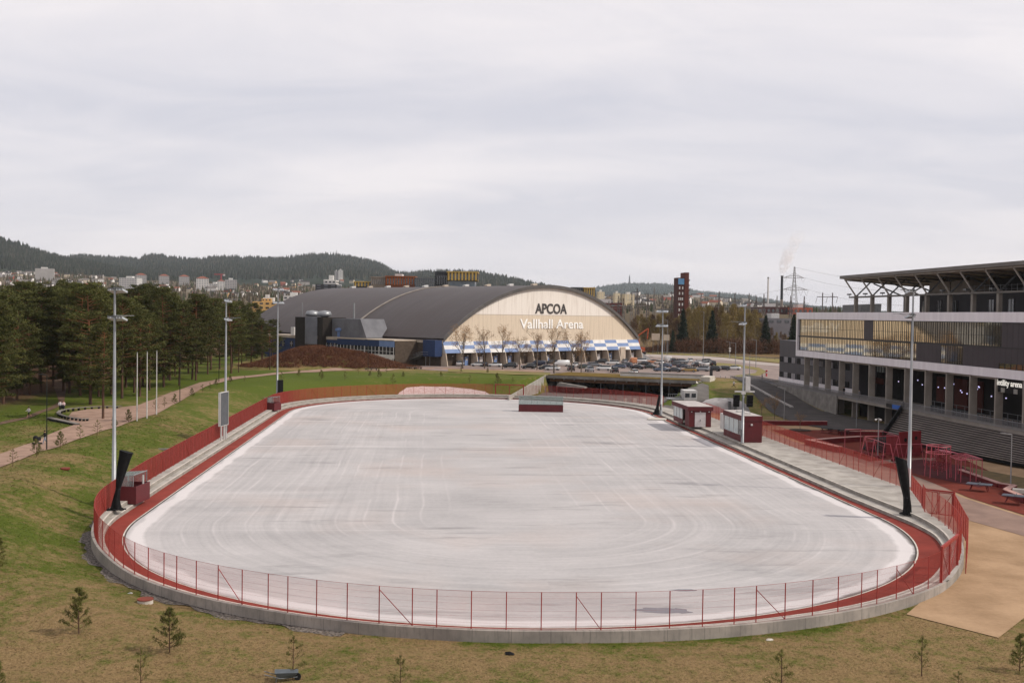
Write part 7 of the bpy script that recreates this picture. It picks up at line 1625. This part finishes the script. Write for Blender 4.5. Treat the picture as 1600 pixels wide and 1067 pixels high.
mb = MB(); mb.lathe([(0, .03), (1.9, .03), (2.0, 0)], 20); o = mb.build('tree_pit', mat('pit_soil', '#3b2a20', '#302219', 1, .95)); o.location = G(1250, 671.5, .15); tag(o, kind='structure')
# flagpoles, bench ring, small things on the lawn
for k, (px, pb, ptp) in enumerate(((214, 658, 552), (229.5, 654, 550.5), (244.5, 648, 549))):
    b = on_ground(px, pb, 2.5); h = ht(px, ptp, b[1])-b[2]; root = thing('flagpole', '%s of three white flagpoles beside the gravel path' % ['leftmost', 'middle', 'rightmost'][k], 'flagpole', b, 0, 'white flagpoles'); mb = MB(); mb.tube([(0, 0, 0), (0, 0, h)], [.10, .06], 8); mb.build('pole', m_white, root); mb = MB(); mb.lathe([(0, h-.02), (.09, h+.05), (.09, h+.12), (0, h+.18)], 8); mb.build('finial', m_galv, root)
bw = [(139, 658.5), (128, 659), (116, 657.5), (104, 655), (95, 652), (91, 649.5), (94, 646), (103, 643.5), (118, 641.5), (138, 640), (160, 639), (190, 638.5)]
B_ = [Vector(on_ground(x, y, 2.5)) for x, y in bw]; root = thing('curved_bench', 'long curved grey bench half circling the gravel resting place', 'bench', B_[0]); m_gw = mat('weathered_boards', '#7f7871', '#6c6660', 1.5, .85, fine=.1)
cen_ = sum(B_, Vector())/len(B_); mb = MB(); rows = []
for p in B_:
    n_ = (p-cen_); n_.z = 0; n_.normalize(); q = p-B_[0]; rows.append([q+n_*-.3+Vector((0, 0, .42)), q+n_*-.3+Vector((0, 0, .52)), q+n_*.35+Vector((0, 0, .52)), q+n_*.35+Vector((0, 0, .42))])
mb.grid(rows, 0, True); mb.build('seat', m_gw, root)
for i in range(len(B_)-1):
    for t in (.25, .75):
        p = B_[i]*(1-t)+B_[i+1]*t-B_[0]; mb = MB(); mb.cbox((p.x, p.y, p.z-.1), (.3, .3, .51)); mb.build('leg', m_dark, root)
a, b_ = Vector(on_ground(77, 655.5, 2.5)), Vector(on_ground(122, 664.5, 2.5)); d = (b_-a); root = thing('low_deck_edge', 'straight low timber step below the curved bench', 'step', a, math.atan2(d.y, d.x)); mb = MB(); mb.box(0, d.length, -.5, .3, .3, .4); mb.build('deck', m_gw, root); mb = MB(); mb.box(0, d.length, -.4, .25, -.3, .297); mb.build('riser', m_dark, root)
b = on_ground(227, 942, -.6); root = thing('manhole', 'round concrete shaft with a rust red lid on the lawn by the wall', 'manhole', b); mb = MB(); mb.lathe([(.52, -.1), (.52, .26)], 20); mb.build('shaft', m_concw, root); mb = MB(); mb.lathe([(0, .33), (.54, .33), (.56, .27), (.53, .262)], 20); mb.build('lid', mat('rust_lid', '#7a3a2a', '#6a3023', 2, .8), root)
b = on_ground(102, 733.5, 1.2); mb = MB(); mb.lathe([(0, .22), (.5, .22), (.52, .1), (.5, 0)], 16); o = mb.build('drain_cover', mat('rust_lid')) if 0 else mb.build('drain_cover', MATS['rust_lid']); o.location = b; tag(o, 'flat rusty drain cover on the green bank above the fence', 'drain cover')
b = on_ground(257, 703.5, .8); mb = MB(); mb.cbox((0, 0, 0), (1.6, .5, .25), .2); mb.cbox((.9, .25, 0), (.7, .4, .3), .5); o = mb.build('stone_slab', m_concd); o.location = b; tag(o, 'grey stone slab lying on the green bank behind the left fence', 'stone')
b = on_ground(447, 1063, -.6); root = thing('wheelbarrow', 'grey wheelbarrow tray at the bottom edge of the lawn', 'wheelbarrow', b, .2); mb = MB(); mb.hexa([(-.42, -.26, .25), (.42, -.2, .25), (.42, .2, .25), (-.42, .26, .25), (-.62, -.36, .56), (.66, -.32, .52), (.66, .32, .52), (-.62, .36, .56)]); mb.build('tray', mat('tray_grey', '#5b6266', '#4e5559', 2, .5, .3), root); mb = MB(); mb.tube([(.62, -.05, .2), (.62, .05, .2)], .2, 14); mb.build('wheel', m_tyre, root)
mb = MB(); mb.tube([(-1.2, -.28, .5), (-.3, -.26, .22), (.62, -.06, .2)], .025, 5); mb.tube([(-1.2, .28, .5), (-.3, .26, .22), (.62, .06, .2)], .025, 5); mb.tube([(-.5, -.26, .25), (-.55, -.26, 0)], .025, 5); mb.tube([(-.5, .26, .25), (-.55, .26, 0)], .025, 5); mb.build('handles', m_galvd, root)
def rock(label, px, py, z, s_, m, seed, cat='stone'):
    r = np.random.RandomState(seed); mb = MB(); rows = [[(s_*(1+.25*r.randn())*math.cos(a)*q, s_*.7*(1+.25*r.randn())*math.sin(a)*q, s_*.55*h) for a in np.linspace(0, 2*PI, 9)[:-1]] for q, h in ((.8, -.2), (1, .25), (.75, .75), (.15, 1))]; mb.grid(rows, 0, True); o = mb.build('stone', m); o.location = on_ground(px, py, z); tag(o, label, cat); return o
rock('dark rounded stone on the brown lawn below the middle of the wall', 796, 1022, -.6, .32, m_black, 3)
rock('white stone on the lawn beside the concrete shaft', 204, 927, -.6, .16, m_white, 4); rock('pale board offcut at the foot of the wall on the right', 1203, 1000, -.6, .22, m_concw, 6, 'board')
# flat boarding step over the strip by the pavilion mast, plates and puddles on the pad
mb = MB(); mb.cbox((0, 0, 0), (3.6, 3.0, .16), -.3); o = mb.build('access_ramp', m_concw); o.location = G(1027, 655, .05); tag(o, 'pale concrete access slab across the red strip at the far right', 'slab')
for k, (px, py, sx_, sy_, lab) in enumerate(((1035, 953.5, 2.1, .75, 'large'), (1070, 921.5, .95, .32, 'small'))):
    r = np.random.RandomState(30+k); mb = MB(); mb.face([(sx_*(1+.16*r.randn())*math.cos(a), sy_*(1+.16*r.randn())*math.sin(a), 0) for a in np.linspace(0, 2*PI, 23)[:-1]]); o = mb.build('puddle', mat('wet_patch', '#67656a', '#5f5d62', .8, .25, spec=.5)); o.location = G(px, py, .006); tag(o, kind='structure')
# concrete blocks behind the far fence, equipment below the pavilion roof
for k, px in enumerate((978, 993, 1008)):
    b = G(px, 631, .1); mb = MB(); mb.box(-.4, .4, -.3, .3, 0, 1.1); mb.box(-.5, .5, -.38, .38, -.2, -.003); o = mb.build('barrier_block', m_concw); o.location = (b[0], b[1]+1.5, .1); tag(o, 'pale concrete block behind the far right fence, %s of three' % ['leftmost', 'middle', 'rightmost'][k], 'block', 'concrete blocks behind the fence')
a = G(893, 612, .3); root = thing('ice_machine', 'pale tarpaulin covered machine parked under the pavilion roof at its left end', 'machine', (a[0], a[1], 0), pang); mb = MB(); mb.hexa([(-4, -1, 1.6), (4, -1, 1.4), (4, 1.5, 1.4), (-4, 1.5, 1.6), (-3.4, -.8, 2.6), (3.8, -.8, 1.75), (3.8, 1.3, 1.75), (-3.4, 1.3, 2.6)]); mb.build('tarpaulin', m_concd, root); mb = MB(); mb.box(-3, 3, -.7, 1.2, .4, 1.39); mb.build('chassis', m_black, root)
for x in (-2, 2): mb = MB(); mb.tube([(x, -.95, .45), (x, -.72, .45)], .45, 12); mb.build('wheel', m_tyre, root)
# heap covered with white sheeting behind the huts
b = G(1125, 653, .1); root = thing('sheeted_heap', 'mound under white sheeting behind the maroon huts', 'heap', (b[0]+3.5, b[1]+14, 0)); rr_ = np.random.RandomState(8); mb = MB(); rows = [[(5.6*q*math.cos(a)*(1+.08*rr_.randn()), 3.0*q*math.sin(a), 2.7*h*(1+.12*math.sin(3*a))) for a in np.linspace(0, 2*PI, 19)[:-1]] for q, h in ((1, 0), (.92, .5), (.7, .85), (.35, 1.0), (.05, 1.02))]; mb.grid(rows, 0, True); mb.build('sheeting', mat('sheet_white', '#a9a4a2', '#8f8a88', .7, .6), root, True)
mb = MB(); mb.box(.4, .9, -3.3, -2.6, 0, 2.6); mb.box(1.6, 2.1, -3.3, -2.6, 0, 2.6); mb.build('prop', m_galvd, root)
# ================================================================== PEOPLE
def skin_body(name, nodes, edges, m_list, zone, parent):
    me = bpy.data.meshes.new(name); me.from_pydata([n[0] for n in nodes], edges, []); o = bpy.data.objects.new(name, me); COL.objects.link(o)
    sk = o.modifiers.new('skin', 'SKIN'); sb = o.modifiers.new('sub', 'SUBSURF'); sb.levels = 1
    for v, n in zip(me.skin_vertices[0].data, nodes): v.radius = (n[1], n[1]) if not isinstance(n[1], tuple) else n[1]
    me.skin_vertices[0].data[0].use_root = True
    dg = bpy.context.evaluated_depsgraph_get(); m2 = bpy.data.meshes.new_from_object(o.evaluated_get(dg)); COL.objects.unlink(o); bpy.data.objects.remove(o)
    m2.materials.clear()
    for x in m_list: m2.materials.append(x)
    for p in m2.polygons: p.material_index = zone(p.center); p.use_smooth = True
    r = bpy.data.objects.new(name, m2); COL.objects.link(r); r.parent = parent; return r
m_skin = mat('skin', '#b98a72', '#ad7f68', 5, .6); m_hair = mat('hair_dark', '#2a1c16', '#20150f', 5, .7)
def person(label, loc, yaw, top, bottom, pose='walk', hairc=None, reach=False, shorts=False):
    root = thing('person', label, 'person', loc, yaw); s_ = .34 if pose == 'run' else .2 if pose == 'walk' else .04; lift = .25 if pose == 'run' else .05
    nd = [((0, 0, .98), .15), ((0, 0, 1.22), .145), ((0, 0, 1.42), (.17, .11)), ((0, .01, 1.54), .055), ((0, .03, 1.66), .105), ((0, .02, 1.76), .085)]
    ed = [(0, 1), (1, 2), (2, 3), (3, 4), (4, 5)]
    def add(p, r, par): nd.append((p, r)); ed.append((par, len(nd)-1)); return len(nd)-1
    for sx_, f in ((-1, 1), (1, -1)):
        h = add((sx_*.1, 0, .93), .1, 0); k = add((sx_*.1, f*s_*.7+(.06 if f > 0 else .0), .5), .072, h); a = add((sx_*.1, f*s_*1.5-(.0 if f > 0 else lift*.7), .09+(0 if f > 0 else lift)), .045, k); add((sx_*.11, f*s_*1.5+.15-(.0 if f > 0 else lift*.7), .05+(0 if f > 0 else lift*.8)), .04, a)
        sh = add((sx_*.19, 0, 1.42), .065, 2)
        if reach: el = add((sx_*.23, .14, 1.18), .045, sh); w_ = add((sx_*.2, .42, 1.08), .034, el); dr = Vector((0, 1, -.1))
        else: el = add((sx_*.25, -f*s_*.5, 1.15), .045, sh); w_ = add((sx_*.24, -f*s_*.5+(.22 if pose == 'run' else .05), 1.12 if pose == 'run' else .9), .034, el); dr = Vector((0, .6, .2)) if pose == 'run' else Vector((0, .1, -1))
        pl_ = Vector(nd[w_][0]); pm = add(tuple(pl_+dr*.08), .036, w_)
        for j, (sp__, ln) in enumerate(((-.03, .07), (-.01, .085), (.01, .08), (.03, .062))): c = Vector(nd[pm][0]); q = add(tuple(c+Vector((sp__*.4, sp__, 0))+dr*ln*.6), .0095, pm); add(tuple(c+Vector((-sx_*.012, sp__, 0))+dr*ln), .008, q)
        c = Vector(nd[w_][0]); q = add(tuple(c+dr*.05+Vector((-sx_*.045, .02, 0))), .011, w_)
    zone = lambda c: 2 if (c.z > 1.53 or (abs(c.x) > .18 and c.z < 1.05 and c.z > .6) or (shorts and .1 < c.z < .55)) else (1 if c.z < .98 else 0)
    if not shorts: zone = lambda c: 3 if c.z < .1 else 2 if (c.z > 1.53 or (c.z > .72 and c.z < .92 and abs(c.x) > .19)) else (1 if c.z < .98 else 0)
    skin_body('body', nd, ed, [top, bottom, m_skin, m_black], zone, root)
    mb = MB(); rows = []
    for q in range(7):
        t = PI*.62*q/6; rows.append([(.112*math.sin(t)*math.cos(a), .02+.125*math.sin(t)*math.sin(a)*(1 if math.sin(a) < 0 else .72), 1.70+.135*math.cos(t)) for a in np.linspace(0, 2*PI, 13)[:-1]])
    mb.grid(rows, 0, True); mb.build('hair', hairc or m_hair, root, True)
    mb = MB(); mb.lathe([(0, -.016), (.012, 0), (0, .016)], 6, 0, (-.04, .125, 1.67)); mb.lathe([(0, -.016), (.012, 0), (0, .016)], 6, 0, (.04, .125, 1.67)); mb.build('eyes', m_dark, root)
    mb = MB(); mb.hexa([(-.016, .12, 1.62), (.016, .12, 1.62), (.012, .155, 1.625), (-.012, .155, 1.625), (-.008, .115, 1.67), (.008, .115, 1.67), (.006, .125, 1.67), (-.006, .125, 1.67)]); mb.build('nose', m_skin, root); mb = MB(); mb.box(-.025, .025, .118, .128, 1.588, 1.598); mb.build('mouth', m_walldr, root)
    return root
m_cw = mat('cloth_white', '#c9c2c2', '#bbb4b4', 4, .8); m_cp = mat('cloth_pink', '#d3b9b6', '#c6aca9', 4, .8); m_cb = mat('cloth_black', '#121214', '#18181a', 4, .85); m_cj = mat('cloth_denim', '#7f8794', '#727a87', 4, .85); m_cg = mat('cloth_grey', '#6b6a6c', '#5f5e60', 4, .85)
person('jogger in a white top and black shorts running on the grass at the left', on_ground(45, 653, 2.8), math.radians(160), m_cw, m_cb, 'run', None, False, True)
pA = on_ground(99.5, 642.5, 2.8); person('person in a pale pink top pushing the black pram out of the wood', pA, math.radians(195), m_cp, m_cb, 'walk', mat('hair_fair', '#6b4a30', '#5c3f28', 5, .7), True)
person('person in a white top walking beside the black pram', (pA[0]-.75, pA[1]+.3, pA[2]), math.radians(195), m_cw, m_cb, 'walk')
def pram(label, loc, yaw):
    root = thing('pram', label, 'pram', loc, yaw, 'prams on the park paths'); mb = MB(); rows = []
    for k in range(7): t = k/6; rows.append([(-.26, -.38+.76*t, .55+.12*math.sin(PI*t)*0), (-.28, -.38+.76*t, .85+.35*max(0, (.5-t))), (.28, -.38+.76*t, .85+.35*max(0, (.5-t))), (.26, -.38+.76*t, .55)])
    mb.grid(rows, 0, True); mb.face(rows[0]); mb.face(rows[-1][::-1]); mb.build('basket', m_cb, root); mb = MB(); mb.lathe([(0, .36), (.2, .32), (.31, .15), (.32, 0)], 12, 0, (0, .18, .86)); mb.build('hood', m_cb, root, True)
    for x in (-.28, .28):
        for y in (-.38, .38): mb = MB(); mb.tube([(x-.03, y, .17), (x+.03, y, .17)], .17, 12); mb.build('wheel', m_tyre, root)
    mb = MB()
    for x in (-.25, .25): mb.tube([(x, .38, .17), (x, -.1, .55), (x, -.62, 1.05)], .018, 5); mb.tube([(x, -.38, .17), (x, .1, .55)], .018, 5)
    mb.tube([(-.25, -.62, 1.05), (.25, -.62, 1.05)], .02, 5); mb.build('frame', m_galv, root); return root
fw = lambda p, yaw, d: (p[0]-math.sin(yaw)*d, p[1]+math.cos(yaw)*d, p[2])
pram('black pram pushed out of the wood towards the bench', fw(pA, math.radians(195), 1.02), math.radians(195))
pB = on_ground(70, 694, 2.5); person('person in a black jacket and pale jeans pushing a pram on the gravel path', pB, math.radians(140), m_cb, m_cj, 'walk', None, True)
pram('dark pram pushed along the gravel path beside the lamp post', fw(pB, math.radians(140), 1.02), math.radians(140))
person('runner in a white shirt and black trousers at the top of the green embankment', on_ground(1146.5, 606, 3), math.radians(-70), m_cw, m_cb, 'run')
pC = iS.inverted() @ Vector((xl-3.5, -.6, 0))+S0; person('person in dark clothes at the head of the stadium walkway', (pC.x, pC.y, 4.0), 1.2, m_cb, m_cb, 'stand')
x_, z_ = sxz(1319, 604, .6); pC = iS.inverted() @ Vector((x_, .6, 0))+S0; person('person in black leaning by the pale wall on the stadium walkway', (pC.x, pC.y, 4.0), 2.2, m_cb, m_cb, 'stand')
x_, z_ = sxz(1346, 604, .6); pC = iS.inverted() @ Vector((x_, .2, 0))+S0; person('person in a grey top behind the walkway railing before the red lintel', (pC.x, pC.y, 4.0), 2.0, m_cg, m_cb, 'stand')
for px, py, lab in ((777, 572.8, 'person in dark clothes between the parked cars before the arena'), (782, 573.2, 'second person in dark clothes beside the parked cars before the arena, right of the other')): person(lab, G(px, py, 4.08), px*.01, m_cb, m_cb, 'stand')
b = G(1197.5, 588.5, 4); root = thing('red_bollard', 'red post box like bollard at the top of the ramp', 'bollard', b); mb = MB(); mb.lathe([(0, 0), (.3, 0), (.3, .1), (.24, .12), (.24, 1.5), (.3, 1.55), (.3, 1.75), (0, 1.85)], 12); mb.build('post', mat('signal_red', '#a02a2c', '#8e2426', 2, .5), root, True); mb = MB(); mb.box(-.15, .15, -.26, -.235, 1.0, 1.3); mb.build('notice', m_white, root)
# benches along the path in front of the mound
for k, (px, py) in enumerate(((580, 578.5), (640, 576.2), (650, 576.4))):
    b = on_ground(px, py, 4); root = thing('park_bench', 'grey park bench beside the path below the arena, %s of three' % ['leftmost', 'middle', 'rightmost'][k], 'bench', b, .05, 'benches beside the far path'); mb = MB(); mb.box(-1.8, 1.8, -.25, .25, .42, .52); mb.build('seat', m_gw, root)
    for x in (-1.4, 0, 1.4): mb = MB(); mb.box(x-.15, x+.15, -.2, .2, -.1, .417); mb.build('leg', m_dark, root)
# bicycle rack by the walkway head
rk = G(1150, 592, 4.0); root = thing('cycle_rack', 'row of pale hoop cycle stands at the top of the embankment', 'cycle rack', rk, -.15)
for k in range(7): mb = MB(); x = -4+k*1.3; mb.tube([(x, -.4, 0), (x, -.4, .7), (x, -.2, .9), (x, .2, .9), (x, .4, .7), (x, .4, 0)], .04, 6); mb.build('hoop', m_galv, root)
b = G(1111, 591.5, 4.2); mb = MB(); mb.box(-.35, .35, -.3, .3, 0, 2.4); mb.box(-.4, .4, -.35, .35, 2.403, 2.5); o = mb.build('bollard_column', m_bd); o.location = b; tag(o, 'dark square column on the pavilion roof edge beside the car park', 'column')

# ================================================================== AIR
m_haze, nt, b = new_mat('haze_air'); nt.nodes.remove(b); hv = N(nt, 'ShaderNodeVolumePrincipled'); hv.inputs['Color'].default_value = (.86, .92, 1, 1); hv.inputs['Density'].default_value = .000036; hv.inputs['Anisotropy'].default_value = .1
nt.links.new(hv.outputs[0], nt.nodes['Material Output'].inputs['Volume'])
mb = MB(); mb.box(-16000, 16000, -700, 16000, -46, 420); o = mb.build('haze', m_haze); tag(o, kind='stuff')
